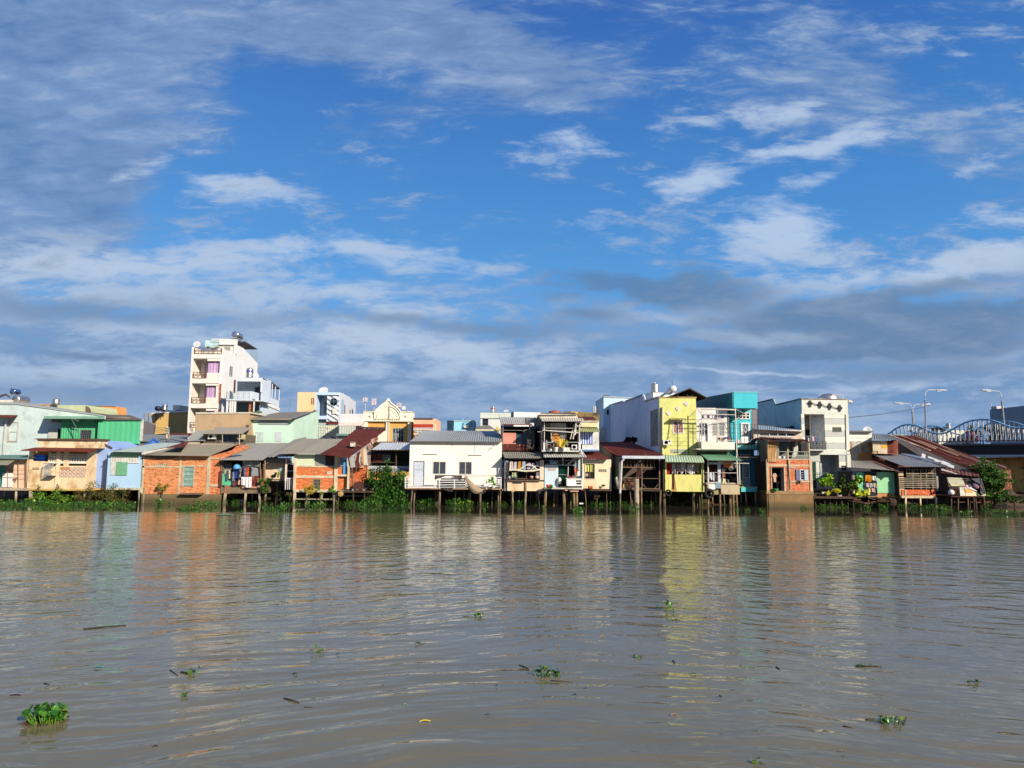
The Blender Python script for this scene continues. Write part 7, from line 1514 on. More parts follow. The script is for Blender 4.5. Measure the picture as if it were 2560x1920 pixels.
m=MB(); m.tube([W(1105,135,Y+1),W(1170,138,Y+1),W(1225,132,Y+1),W(1232,105,Y+1),W(1245,185,Y+1)],.03,5); obj('roof_pipe',m,plain((226,226,226)),T); obj('downpipe',MB().bar(1280,385,1298,1300,Y-.05,.03).bar(1308,215,1355,228,Y+.5,.16),plain((214,210,200)),T)
T=thing('water_tank','domed steel tank top showing above the grey tower house parapet','water tank'); c=W(1058,188,Y+2.5); r=.95
obj('body',MB().rev([(r,-1.2),(r,0),(r*.97,.08),(r,.14),(r*.85,.3),(r*.45,.48),(r*.2,.52),(.01,.53)],c,n=26),steel((226,210,196)),T,smooth=True); obj('pipe',MB().bar3(c+Vector((-r,0,0)),c+Vector((-r*.8,0,.55)),.03),plain((210,210,210)),T)
for i,(r,c_,nm) in enumerate((((800,672,830,735),(190,196,226),'pale blue shirt at the left of the grey house\'s upper balcony'),((852,662,888,720),(226,190,180),'pinkish shirt on the grey house\'s upper balcony'),((888,668,930,760),(70,90,150),'long navy blue garment on the grey house\'s upper balcony'),((870,635,905,665),(90,90,110),'dark bunched cloth above the pinkish shirt'))):
    shirt(*r,Y-.6+.04*i,plain(c_),nm,'clothes on the grey house balcony',i+20)
# two storey brick house
T=thing('brick_two_storey','two storey orange brick riverside house with rusty sheets and open upper deck','house'); Y=60
B4=brick((226,124,78),(196,100,62),(210,166,134),.3,seed=9,bw=.2,bh=.09); CB=concrete((196,172,138),12)
obj('wall',MB().wall(285,945,845,1375,Y,.15,[(350,1045,500,1345),(655,1075,760,1210)]),B4,T)
for a in((285,945,312,1375),(828,950,862,1380),(555,945,582,1370),(505,1045,522,1345),(340,1042,352,1345)): obj('post',MB().box(*a,Y-.06,.2),CB,T)
for a in((300,1010,850,1035),(285,940,850,952),(588,1215,840,1235),(588,1040,650,1060)): obj('concrete_band',MB().box(*a,Y-.03,.1),CB,T)
obj('foundation',MB().box(285,1345,875,1385,Y-.12,6.2),concrete((150,122,84),13),T); X0,X1,Z0,Z1=RC(288,1380,872,1500,Y-.05); obj('foundation',MB().cube(X0,X1,Y-.08,Y+5,-.5,Z1+.02),concrete((140,110,74),14),T)
X0,X1,Z0,Z1=RC(285,700,845,1380,Y); obj('body',MB().cube(X0,X0+.15,Y+.15,66,Z0,Z1-1.3).cube(X1-.15,X1,Y+.15,66,Z0,W(600,945,Y).z).cube(X0+.15,X1-.15,62.8,62.9,Z0,W(600,945,Y).z).cube(X0+.15,X1-.15,Y+.15,62.8,W(600,960,Y).z,W(600,945,Y).z-.02),plain((70,56,50)),T)
obj('doorway_side',MB().box(352,1046,498,1345,Y+1.5,.05),plain((20,18,24)),T); obj('grey_jamb',MB().box(478,1050,500,1345,Y+.1,.3),plain((140,150,160)),T)
wf=window(T,705,1075,760,1210,Y,'rails',m_=4,fm=plain((214,214,214)),fw=.06); obj('shutter',MB().box(655,1075,705,1212,Y-.08,.04),paint((110,116,140),.1,.2),wf); obj('shutter',MB().box(760,1078,808,1212,Y-.08,.04),paint((190,200,206),.1,.2),wf)
m=MB()
for y in(1055,1145,1240): m.bar(298,y,850,y+3,Y-.08,.007,n=3)
m.bar(555,950,582,1330,Y-.1,.03); obj('wires',m,plain((130,110,90)),T)
obj('sheet_panel',MB().sheet(W(298,975,Y-.12),W(420,978,Y-.12),W(418,720,Y-.12),W(290,725,Y-.12),.13,.025),rusty((206,160,106),seed=90,pale=(226,196,150),amt=.5,ax=2),T)
obj('sheet_side',MB().prism([W(280,715,Y-.1),W(296,960,Y-.1),W(210,980,Y+1.2),W(180,850,Y+1.5),W(170,690,Y+1.5)],(.02,.02,0)),metal((120,124,116),.5,seed=91,ax=2),T)
obj('side_brick',MB().prism([W(288,950,Y+.2),W(288,1500,Y+.2),W(180,1440,Y+4),W(180,980,Y+4)],(.1,0,0)),brick((120,60,44),(100,50,40),(130,110,90),.6,seed=10),T)
roof(T,(175,668,59.3),(845,742,59.0),(742,690,63.5),(170,672,62.5),rusty((96,44,36),seed=92,amt=.05),.2,.04,jag=.08); obj('roof_edge',MB().poly([(200,675),(420,715),(820,722),(842,738),(700,722),(300,720)],59.1,.05),rusty((60,30,28),seed=93),T)
for a in((546,790,560,945),(815,735,828,948)): obj('upper_post',MB().box(*a,Y-.02,.12),CB,T)
obj('upper_back',MB().box(420,720,830,945,Y+2.4,.05),paint((120,122,118),.4,.4,seed=45),T); obj('upper_side',MB().poly([(425,720),(440,720),(440,945),(425,945)],Y+.05,2.4),paint((150,156,150),.3,.3,seed=46),T)
obj('inner_panel',MB().box(715,735,800,870,Y+2.2,.05),plain((30,24,26)),T); obj('inner_panel',MB().box(445,725,575,850,Y+2.3,.05),plain((90,110,110)),T); obj('inner_column',MB().poly([(655,725),(675,725),(680,830),(650,920),(600,920)],Y+2.0,.1),plain((206,200,190)),T)
m=MB(); m.bar(425,850,815,853,Y-.02,.025).bar(560,905,815,905,Y,.03).bar(760,850,760,945,Y,.025).bar(780,850,780,945,Y,.02).bar(625,850,625,905,Y,.02).bar(425,720,425,945,Y-.02,.03); obj('railing',m,plain((180,186,170)),T)
obj('boat_tub',MB().box(430,905,520,935,Y+.4,.5),plain((220,220,216)),T)
shirt(358,1120,418,1230,Y-.15,speckle((226,190,160),(206,160,130),8),'peach shirt hanging in the brick house\'s dark doorway','shirts at the brick two storey house')
T=thing('green_basin','green tub on the doorstep of the brick two storey house','tub'); obj('body',MB().rev([(.01,0),(.18,0),(.24,.2),(.22,.2),(.01,.05)],W(398,1345,Y-.25),n=16),plain((60,150,90)),T)
single('bamboo_pole',MB().bar3(W(380,1350,59.5),(W(392,1600,59.5).x,59.5,-.5),.035,6),wood((176,180,120)),'thin greenish pole stuck in the water before the brick two storey house','pole')
obj('hanging_bag',MB().tube([W(678,1215,Y-.1),W(682,1240,Y-.15),W(700,1250,Y-.15),W(706,1215,Y-.1)],.05,5),plain((44,40,44)),T)
T=thing('blue_roof_house','low house with bluish corrugated roof between turquoise and brick houses','house')
obj('roof',MB().sheet(W(115,568,62),W(738,602,62),W(735,575,68),W(118,512,68),.2,.04),metal((140,164,186),.15,seed=94),T); obj('ridge',MB().poly([(115,505),(300,515),(450,535),(560,540),(600,525),(735,560),(735,580),(120,520)],68,.3),plain((56,52,50)),T)
obj('wall',MB().box(120,575,735,690,62.6,4),paint((226,206,186),.3,.3,seed=47),T); obj('dark_strip',MB().box(220,625,628,660,62.5,.08),plain((44,36,40)),T)
m=MB(); m.bar(190,655,640,662,62.3,.05)
for x in(320,425,530): m.bar(x,625,x,665,62.3,.03); m.bar(x-8,658,x+8,658,62.28,.05)
obj('rail',m,plain((240,240,236)),T)
# jetty with plants
T=thing('plank_jetty','low dark plank jetty before the grey tower house','jetty'); Y=60.5
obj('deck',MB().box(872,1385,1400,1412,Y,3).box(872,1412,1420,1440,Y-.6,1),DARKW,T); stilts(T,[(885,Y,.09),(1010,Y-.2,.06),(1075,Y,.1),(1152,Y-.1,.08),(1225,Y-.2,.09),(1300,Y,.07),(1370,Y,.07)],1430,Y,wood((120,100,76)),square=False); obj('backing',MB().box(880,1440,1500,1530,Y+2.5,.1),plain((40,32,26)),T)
LV=((30,70,20),(70,130,34),(120,170,40),(214,206,50))
for i,(x,y,rx,rz,nm,lv) in enumerate(((1060,1255,.75,.75,'big leafy shrub with round yellow green leaves on the jetty',LV),(1100,1350,.55,.22,'bright yellow leafed plant at the foot of the big jetty shrub',((170,180,40),(220,206,50),(240,226,90))),(1320,1270,1.0,.8,'dark reddish leaved bush left of the yellow climber',((40,40,22),(50,80,30),(70,60,34),(90,110,40))),(1400,1280,.55,.9,'tall yellow green climber beside the mint walled shack',LV),(1470,1370,.8,.55,'spreading yellow leaved plant hanging below the mint walled shack',((110,160,40),(200,200,50),(236,220,80))))):
    T=thing('shrub',nm,'shrub','shrubs on the jetty'); obj('foliage',MB().leaves(W(x,y,59.9),(rx,.5,rz),int(420*rx),.26,50+i,.2,asp=.75),foliage(lv),T); obj('stem',MB().bar(x,y+20,x+3,1390,60.0,.04),wood((120,90,60)),T)
for x,c_,nm in((1010,(226,220,200),'pale'),(1205,(206,196,176),'greyish')): single('planter_box',MB().box(x-25,1358 if x<1100 else 1390,x+25,1385 if x<1100 else 1412,60.1,.3),plain(c_),nm+' planter trough on the dark jetty','planter')
# ------------------------------------------------------------------ V11
view(V11)
T=thing('patchwork_shack','upper room of white cladding and patchwork tan boards beside the grey house','house'); Y=66.5
obj('wall',MB().poly([(262,350),(612,350),(612,530),(262,515)],Y,4),stripes((240,232,216),(214,208,196),.35,2),T); obj('roof',MB().slab([(262,352,Y-.4),(630,355,Y-.4),(600,345,70),(280,345,70)],.08),plain((90,90,90)),T)
obj('lower_wall',MB().box(270,510,610,810,Y+.1,3),paint((214,176,134),.3,.3,seed=48),T); obj('panel',MB().box(310,515,385,780,Y+.02,.08).box(385,515,450,680,Y,.09),paint((196,196,180),.2,.3),T); 
for i,(a,c_) in enumerate((((445,525,605,590),(206,170,126)),((445,595,605,682),(200,180,150)),((395,685,608,812),(226,160,100)),((555,528,600,588),(190,120,70)))): obj('board',MB().box(*a,Y-.03-.02*i,.05),paint(c_,.5,.4,(150,100,60),seed=50+i),T)
obj('ledge',MB().box(285,788,395,808,Y-.1,.2),plain((226,220,210)),T); obj('door_gap',MB().box(275,515,308,790,Y+.05,.06),paint((190,140,96),.4,.4,seed=55),T)
dish(545,345,69,.42,'white round dish on the patchwork shack roof',-10,25,.3)
T=thing('rust_box_room','rust stained sheet metal room with grey roof and yellow patch','house'); Y=65
obj('wall',MB().poly([(612,500),(1012,500),(1015,715),(620,700)],Y,.1),metal((206,190,160),.9,(120,50,32),.6,seed=100,ax=2),T)
for i,(a,mt) in enumerate((((705,505,850,700),metal((206,196,170),.5,(150,90,60),seed=101,ax=2)),((850,500,945,680),rusty((106,50,40),seed=102,amt=.3,ax=2)),((625,510,706,660),metal((200,190,170),.6,(130,70,50),.6,seed=103,ax=2)))): obj('sheet_panel',MB().box(*a,Y-.03-.02*i,.02),mt,T)
obj('yellow_patch',MB().poly([(765,570),(845,565),(845,612),(820,618),(775,612)],Y-.06,.01),paint((236,170,40),.5,.4,(180,120,60)),T)
obj('roof',MB().sheet(W(600,488,64.3),W(1035,492,64.3),W(870,412,70),W(610,395,70),.2,.04),metal((130,140,146),.1,seed=104),T); obj('body',MB().cube(W(760,600,Y).x,W(1010,600,Y).x,Y+.1,69,W(800,700,Y).z,W(800,505,Y).z),plain((110,80,66)),T)
T=thing('rust_back_wall','dark rusty sheet wall between the patched room and the slatted room roof','wall'); obj('sheet',MB().box(600,700,1200,1000,67.2,.1),rusty((84,42,36),seed=133,ax=2),T)
T=thing('mint_shack','mint green walled shack with grey roof and laundry grille','house'); Y=60.5
obj('roof',MB().sheet(W(295,910,59.9),W(1040,968,59.4),W(590,812,65),W(290,812,65),.2,.035,jag=.04),metal((156,156,148),.2,(120,100,90),.8,seed=105),T); obj('roof_strip',MB().slab([(900,935,59.7),(1040,968,59.35),(640,800,65),(560,810,65)],.1),rusty((130,90,76),seed=106,amt=.4),T)
obj('rust_slope',MB().slab([(1110,960,60.2),(1045,968,60.2),(590,800,66),(640,745,66)],.1),rusty((96,46,38),seed=107,amt=.2),T)
MG=paint((156,214,160),.12,.25,(130,160,120),seed=56)
obj('wall',MB().box(680,985,1020,1305,Y,.12),MG,T); obj('left_panel',MB().box(385,985,505,1290,Y,.08),stripes((96,180,130),(140,206,160),.15,0),T)
X0,X1,Z0,Z1=RC(310,980,1045,1370,Y); obj('body',MB().cube(X0,X1,63,63.1,Z0,Z1).cube(X0,X0+.1,Y+.1,63,Z0,Z1).cube(X1-.1,X1,Y+.2,66,Z0,Z1).cube(X0,X1,Y+.13,66,Z0-.02,Z0+.1),plain((70,60,56)),T)
obj('grey_side',MB().box(305,970,385,1290,Y+.1,.1),paint((130,134,136),.4,.4,seed=57),T)
window(T,508,985,692,1340,Y-.1,'grid',8,7,fm=plain((70,76,80)),gl=plain((40,34,40)),fw=.03,bw=.018,name='laundry_grille')
obj('base',MB().box(700,1300,1045,1375,Y+.05,.3),paint((206,140,90),.6,.5,(120,90,60),seed=58),T); obj('rubble',MB().box(550,1340,700,1370,Y,.6),concrete((150,120,90),15),T)
for i,(r,c_,nm) in enumerate((((515,1030,575,1135),(246,150,20),'orange'),((570,1035,610,1135),(246,196,30),'golden yellow'),((612,1045,680,1115),(226,220,226),'white'),((520,1155,575,1220),(226,190,206),'pink'),((575,1155,625,1220),(190,210,196),'pale green'),((628,1155,680,1225),(226,190,170),'peach'),((552,1235,605,1295),(240,200,150),'apricot'),((608,1235,660,1295),(240,210,180),'cream'))):
    single('hanging_laundry',MB().cloth(*r,Y-.2,.04,8,.2,i+110,.1),plain(c_),nm+' cloth hung on the mint shack\'s dark grille','laundry','laundry on the mint shack grille')
stilts(T,[(330,61,.08),(560,61,.08),(760,61,.09),(930,61,.09),(1030,60.7,.1)],1370,61)
T=thing('driftwood_pile','dark planks and stumps lying under the mint shack','debris pile'); m=MB(); rnd=random.Random(9)
for i in range(16): a=W(rnd.uniform(430,1000),rnd.uniform(1400,1490),60+rnd.uniform(0,.8)); m.bar3(a,a+Vector((rnd.uniform(-1.2,1.2),rnd.uniform(-.3,.3),rnd.uniform(-.25,.25))),rnd.uniform(.04,.1),5)
obj('plank',m,wood((110,80,56),8),T); obj('stump',MB().rev([(.01,-.3),(.35,-.25),(.4,0),(.3,.3),(.01,.32)],W(915,1450,60),'X',10),wood((80,60,44),9),T)
single('weed_tuft',MB().leaves(W(885,1310,60.2),(.35,.2,.45),150,.15,60,.5,asp=.3),foliage(((30,50,24),(60,84,36))),'dark weed growing at the foot of the mint green wall','plant')
T=thing('slatted_room','stilt room with pale horizontal bamboo slats over an orange brick base','house'); Y=59.8
obj('roof',MB().sheet(W(1115,898,59.0),W(1700,905,58.9),W(1215,715,66),W(625,718,66),.22,.04,rows=2),metal((160,166,174),.05,seed=108),T); obj('roof_sheet',MB().sheet(W(1380,800,62.5)+Vector((0,0,.06)),W(1660,880,60)+Vector((0,0,.06)),W(1260,715,66)+Vector((0,0,.06)),W(1060,712,66)+Vector((0,0,.06)),.22,.04),metal((206,220,236),.05,seed=109),T)
B5=brick((222,112,64),(200,92,54),(190,90,56),.15,seed=11,bw=.16,bh=.08)
obj('brick_base',MB().box(1070,1255,1590,1340,Y,.15),B5,T); m=MB(); X0,X1,Z0,Z1=RC(1150,1322,1570,1345,Y-.05)
for i in range(17): x=X0+(X1-X0)*i/17; m.cube(x,x+.09,Y-.06,Y-.005,Z0,Z1)
obj('dentil',m,B5,T); obj('beam',MB().box(1070,1345,1600,1385,Y-.05,.3),CB,T); obj('corner_post',MB().box(1118,1255,1145,1340,Y-.04,.04),CB,T)
X0,X1,Z0,Z1=RC(1030,915,1625,1345,Y); obj('body',MB().cube(X0,X1,62.5,62.6,Z0,Z1).cube(X0,X0+.1,Y+.2,62.5,Z0,Z1).cube(X1-.1,X1,Y+.2,62.5,Z0,Z1).cube(X0,X1,Y+.2,66,Z0-.01,Z0+.1),plain((60,44,40)),T)
obj('side_boards',MB().box(1020,975,1095,1040,Y+.1,.1).box(1035,1060,1110,1340,Y+.05,.1),paint((214,180,140),.4,.4,seed=59),T)
m=MB()
for y in(1080,1108,1135,1163,1192,1222): m.bar(1050,y-3,1600,y+4,Y-.05,.035,n=5)
for y in(1010,1045): m.bar(1140,y,1600,y,Y-.02,.03,n=5)
for x in(1240,1362,1448,1548): m.bar(x,950,x+3,1250,Y-.0,.035,n=5)
obj('slats',m,wood((226,206,176),10),T)
m=MB(); 
for i in range(10): m.bar(1145+i*42,945,1145+i*42,1000,Y,.03,n=4)
m.box(1140,1000,1335,1022,Y,.05).box(1370,990,1555,1012,Y,.05).bar(1130,942,1560,942,Y,.03,n=4); obj('upper_frame',m,wood((196,170,140),11),T)
obj('right_post',MB().box(1605,1045,1635,1275,Y-.1,.12),plain((150,146,140)),T); obj('red_cloth',MB().cloth(1290,1130,1335,1235,Y+.6,.05,6,.3,3),plain((190,40,30)),T); obj('shelf_stuff',MB().leaves(W(1450,1190,Y+.8),(.8,.2,.25),50,.25,61,0,asp=.9),speckle((110,90,80),(200,190,180),5),T)
stilts(T,[(1130,59.7,.13),(1352,59.8,.13),(1598,59.8,.12)],1380,59.8,concrete((226,206,160),16)); stilts(T,[(1230,62,.08),(1450,62,.08)],1380,62)
# ------------------------------------------------------------------ V12: long rust roof, tarpaulin shack, bridge
view(V12)
T=thing('long_rust_shed','long low shed with huge sloping patchwork rust roof reaching toward the bridge','shed')
RR=rusty((88,42,34),seed=110,pale=(150,112,96),amt=.14)
# main roof: plane sloping down to the right; sheets run along the slope
A1,B1,C1,D1=W(130,650,74),W(480,655,80),W(1640,1070,70),W(1290,1000,62)
m=MB(); a0,b0,c0,d0=W(1240,1090,61.2),W(1640,1068,68),W(475,652,80),W(105,648,73)
m.sheet(a0,b0,c0,d0,.28,.05,rows=6,sag=.1); obj('roof',m,RR,T)
obj('roof_strip',MB().prism([a0.lerp(d0,u)+Vector((0,-.0,.12)) for u in(.5,.98)]+[d0.lerp(c0,.035)+Vector((0,0,.14)),a0.lerp(d0,.5).lerp(b0.lerp(c0,.5),.035)+Vector((0,0,.14))],(0,0,-.06)),rusty((190,160,130),seed=111,pale=(226,200,170),amt=.6),T)
for i,(u0,u1,v0,v1,c_) in enumerate(((.3,.38,.55,.98,(206,180,156)),(.42,.52,.35,.8,(190,160,140)),(.55,.6,.1,.5,(176,150,140)),(.75,.8,.5,.95,(196,170,150)),(.66,.7,.2,.6,(170,140,130)),(.9,.95,.02,.3,(186,170,170)),(.2,.26,.25,.6,(150,90,70)),(.84,.88,.0,.25,(170,160,160)))):
    q=lambda u,v:a0.lerp(b0,u).lerp(d0.lerp(c0,u),v)+Vector((0,0,.1-.4*.1*v*(1-v)*4*.25))
    obj('roof_patch',MB().prism([q(u0,v0),q(u0*.4+u1*.6,v0),q(u0*.4+u1*.6,v1),q(u0,v1)],(0,0,.03)),metal(tuple(int(v_*.86) for v_ in c_),.55,(110,56,44),.9,seed=112+i),T)
obj('lower_roof',MB().sheet(W(760,1120,60.4),W(1250,1168,59.6),W(1235,1085,62.5),W(770,1045,63),.28,.05,jag=.1),rusty((96,50,44),seed=120,amt=.3),T)
obj('lower_patch',MB().slab([(770,1080,60.8),(980,1130,60.2),(975,1122,60.8),(770,1062,61.6)],.05),plain((206,190,176)),T)
obj('gable_wall',MB().prism([d0+Vector((.3,.1,-.25)),a0+Vector((0,.3,-.3)),(a0.x,a0.y+.3,.5),(d0.x+.3,d0.y,.8)],(.1,.1,0)),metal((90,76,72),.6,seed=121,ax=2),T)
obj('back_body',MB().prism([b0+Vector((0,0,-.2)),(b0.x,b0.y,.3),(a0.x,a0.y+.4,.3),a0+Vector((0,.4,-.2))],(.1,.1,0)),brick((66,38,32),(56,34,30),(60,50,44),.5,seed=12),T)  # brick colours darkened to carry the shade under the bridge
m=MB()
for i,(x0,y0,x1,y1) in enumerate(((530,870,575,935),(610,905,712,960),(690,935,800,1005),(780,960,880,1035),(860,1000,935,1060))): m.poly([(x0,y0),(x1,y0+(x1-x0)*.4),(x1-8,y1),(x0-10,y1-(x1-x0)*.35)],62.4-.2*i,.03)
obj('white_panel',m,stripes((206,206,206),(180,184,190),.1,0),T)
T2=T
T=thing('dark_sheet_gable','dark sheeted gable wall under the long rust roof','wall'); obj('sheet',MB().prism([W(225,730,67),W(240,690,68),W(1120,1080,61.8),W(1000,1090,61.8),W(800,1040,62.5),W(540,930,64)],(0,.05,0)),metal((84,86,90),.5,seed=122,ax=2),T)
T=thing('brick_end_block','brick end wall of the long shed beneath the bridge, coloured dark for shade','wall'); Y=69
obj('wall',MB().poly([(1330,1070),(1640,1078),(1660,1370),(1330,1380)],Y,4),brick((76,42,34),(60,36,30),(60,50,44),.5,seed=13),T); obj('tarp',MB().poly([(1540,1200),(1650,1190),(1662,1375),(1540,1380)],Y-.1,.08),plain((30,34,50)),T); obj('pipe',MB().bar(1470,1085,1525,1078,Y-.2,.05),plain((200,196,190)),T)  # bridge shade put into the brick: colours darker than plain brick
view(V13)
T=thing('tarpaulin_shack','small tarpaulin covered stilt platform heaped with belongings beneath the rust roof','shack'); Y=58.8
obj('platform',MB().box(185,1040,1050,1052,Y-.3,3.2),wood((120,80,66),12),T); obj('edge_beam',MB().box(190,1055,1040,1068,Y-.25,.1),wood((150,90,76),13),T)
obj('tarpaulin',MB().prism([W(90,560,60),W(470,578,60),W(530,700,59.2),W(545,770,58.7),W(185,778,58.7),W(130,680,59.2)],(0,.03,.03)),paint((196,190,156),.4,.3,seed=60),T); obj('tarp_edge',MB().poly([(190,740),(520,735),(530,775),(185,778)],58.65,.03),paint((226,210,160),.4,.3,seed=61),T)
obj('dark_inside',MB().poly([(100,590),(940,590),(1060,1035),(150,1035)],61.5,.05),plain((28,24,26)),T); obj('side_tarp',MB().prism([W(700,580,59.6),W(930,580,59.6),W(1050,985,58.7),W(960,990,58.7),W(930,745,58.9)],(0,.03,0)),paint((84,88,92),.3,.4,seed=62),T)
m=MB(); m.bar(70,560,130,800,58.8,.05).bar(950,580,955,750,58.9,.06).bar(960,600,1070,980,58.7,.05).bar(480,590,640,585,59.6,.03).bar(120,790,165,800,58.7,.05).bar(150,730,930,740,59,.02).bar(360,780,360,830,58.7,.04); obj('frame',m,wood((150,140,124),14),T)
stilts(T,[(188,Y,.09),(368,Y,.1),(615,Y,.1),(675,Y+.4,.08),(770,Y+.8,.07),(812,Y,.09),(1030,Y,.1),(80,60.4,.09),(30,60.6,.09)],1050,Y,wood((140,110,84),15),square=False); obj('tie_beam',MB().box(260,1185,570,1205,Y+.1,.08).box(680,1195,1010,1215,Y+.1,.08).box(700,1185,760,1200,Y,.06),wood((130,90,70),16),T)
for i,(pts,c_,nm) in enumerate((([(405,800),(540,800),(560,1035),(425,1035)],(226,222,206),'pale grey sheet hanging left on the tarpaulin platform'),([(545,800),(860,960),(870,1035),(565,1035)],(240,216,180),'cream sheet hanging centre on the tarpaulin platform'),([(545,840),(690,870),(740,940),(620,950),(560,960)],(236,176,80),'orange stained cloth on the tarpaulin platform'),([(600,820),(700,810),(860,910),(840,915),(720,870)],(240,236,230),'white folded cloth above the orange stained cloth'),([(855,955),(970,1030),(880,1035)],(90,100,70),'dull green cloth at the platform\'s right end'),([(960,1030),(1075,975),(1080,1030),(1040,1040)],(206,196,160),'straw mat at the platform\'s right corner'))): single('cloth_sheet',MB().poly(pts,58.5-.02*i,.03),paint(c_,.3,.3,seed=70+i),nm,'sheet')
rnd=random.Random(10)
for i,(x,y,s,c_,nm) in enumerate(((185,930,.28,(236,230,220),'white sack'),(245,960,.2,(70,70,76),'dark pot'),(300,900,.25,(190,80,50),'rust red bundle'),(340,985,.22,(226,140,100),'orange pot'),(320,1000,.18,(150,70,50),'brown bottle shape'),(575,790,.2,(236,180,200),'pink bag'),(500,835,.22,(150,140,140),'grey bag'),(650,800,.25,(90,84,100),'slate bundle'),(780,770,.3,(110,80,100),'plum patterned bundle'),(840,790,.2,(190,120,130),'dusty pink bundle'))):
    m=MB(); c=W(x,y,58.9); r=s*.9; m.rev([(.01,-r),(r*.8,-r*.85),(r,-r*.2),(r*.7,r*.5),(r*.3,r*.7),(.01,r*.75)],c,n=10); single('bundle',m,plain(c_),nm+' piled on the tarpaulin platform','bundle','belongings on the tarpaulin platform',True)
T=thing('riverside_tree','slender green tree drooping over the water below the bridge','tree'); m=MB(); LT=foliage(((18,38,14),(36,70,22),(66,104,34),(96,134,48)))
for (x,y,rx,rz,n) in((1080,230,1.0,1.0,550),(960,360,1.2,.7,550),(1150,430,1.5,.8,850),(1250,560,1.6,1.0,1000),(1400,620,1.3,1.0,700),(1130,700,1.2,1.1,800),(1330,820,1.6,1.2,1000),(1500,700,.9,.8,380),(1250,980,1.6,.8,700),(1480,960,1.2,.7,420),(1180,1130,1.1,.7,350),(1400,1120,1.3,.6,380)): m.leaves(W(x,y,61.0+rnd.uniform(-.5,1)),(rx*.75,1.0,rz*.75),n,.2,int(x+y),.2,asp=.4)
obj('crown',m,LT,T); m=MB(); base=W(1330,1260,61.8); m.tube([base,W(1320,1000,61.5),W(1200,700,61.3),W(1100,350,61),W(1080,180,61)],.13,7,.02)
for (x,y) in((1450,700),(960,380),(1300,560),(1500,950),(1150,900)): m.tube([W(1260,860,61.4),W((1260+x)/2,(860+y)/2,61.2),W(x,y,61.1)],.05,5,.015)
obj('trunk',m,wood((110,90,70),17),T)
# bridge
view(V12)
T=thing('bridge','road bridge with wavy blue arch rails and white posts crossing at the right','bridge')
def BP(t,off=0,up=0):  # t 0..1 along the near parapet from the far left to beyond the frame's right edge
    a=Vector((52.8,100,0)); b_=Vector((61.8,86,0)); d=(b_-a); n_=Vector((-d.y,d.x,0)).normalized(); return a+d*t-n_*off*-1+Vector((0,0,up))
def tpx(px,py):  # parameter t at which the near parapet crosses this photo column
    d=FW+CR*((px-1280)/F)+CU*((960-py)/F); k=d.x/d.y; ax_,ay=52.8,100; dx_,dy=9.0,-14.0; return (k*ay-ax_)/(dx_-k*dy)
def zat(px,py):
    t=tpx(px,py); p=BP(t); return t,P(px,py,p.y).z
top=[(2218,1087),(2228,1080),(2240,1071),(2254,1064),(2270,1061),(2290,1063),(2305,1069),(2318,1076),(2332,1082),(2350,1085),(2368,1081),(2382,1073),(2396,1065),(2412,1057),(2430,1051),(2450,1049),(2470,1049),(2488,1053),(2506,1060),(2524,1067),(2540,1070),(2560,1069),(2575,1064),(2600,1052),(2640,1044)]
tz=[zat(*q) for q in top]
per=tz[21][0]-tz[9][0]; last=tz[21][0]; tz=[q for q in tz if q[0]<=last]+[(a+per*k,z+(tz[21][1]-tz[9][1])*k*.3) for k in range(1,7) for a,z in tz[10:22]]
def arcz(t):
    for (a,za),(b_,zb) in zip(tz,tz[1:]):
        if a<=t<=b_: u=(t-a)/(b_-a); return za+(zb-za)*u
    return tz[-1][1]
def deckz(t): # foot of the white posts
    t0,z0=zat(2232,1104); t1,z1=zat(2556,1098); return z0+(z1-z0)*(t-t0)/(t1-t0)
BLUE=plain((136,190,228),.35); WP=paint((240,236,226),.05,.1); PUR=metal((110,100,104),.2,seed=130)
m=MB(); m.tube([BP(t,0,z) for t,z in tz],.105,8); obj('arch_rail',m,BLUE,T,smooth=True)
m=MB(); tt=tz[0][0]+.01; step=.55/((9**2+14**2)**.5); ts=[]
while tt<3.4: ts.append(tt); tt+=step
for t in ts:
    z=arcz(min(t,tz[-1][0])); z0=deckz(t); q=MB(); h=z-.12-z0
    q.tube([BP(t,0,z0-.1),BP(t,.12,z0+h*.35),BP(t,.16,z0+h*.7),BP(t,.02,z0+h)],.085,5); obj('rail_post',q,WP,T)
    m.bar3(BP(t,0,z0+h-.02),BP(t,0,z-.02),.035,4)
obj('rail_bracket',m,BLUE,T)
# far side rail
m=MB(); off=6; P2=[(t,z) for t,z in tz]; pts=[BP(t,off,arcz(t)) for t,_ in tz]; m.tube(pts,.1,6); obj('arch_rail',m,BLUE,T)
m=MB()
for t in ts[::1]:
    if t<tz[-1][0]: m.tube([BP(t,off,deckz(t)-.1),BP(t,off+.1,deckz(t)+.8),BP(t,off,arcz(t)-.1)],.06,4)
f2=obj('far_posts',m,WP,T)
# deck
zs_=[(t,deckz(t)) for t in(-.6,0,.4,.8,1.2,1.8,4.2)]
m=MB()
for (t0,za),(t1,zb) in zip(zs_,zs_[1:]):
    dv=1.35
    m.prism([BP(t0,-.15,za-.72),BP(t1,-.15,zb-.72),BP(t1,-.15,zb-.72-dv),BP(t0,-.15,za-.72-dv)],BP(0,off+.3)-BP(0,0))
obj('girder',m,plain((46,40,38)),T)
m=MB()
for (t0,za),(t1,zb) in zip(zs_,zs_[1:]): m.prism([BP(t0,-.35,za-.5),BP(t1,-.35,zb-.5),BP(t1,-.35,zb-.72),BP(t0,-.35,za-.72)],BP(0,off+.7)-BP(0,0))
obj('deck_slab',m,plain((96,84,84)),T)
m=MB()
for (t0,za),(t1,zb) in zip(zs_,zs_[1:]): m.bar3(BP(t0,-.5,za-2.0),BP(t1,-.5,zb-2.0),.14,8)
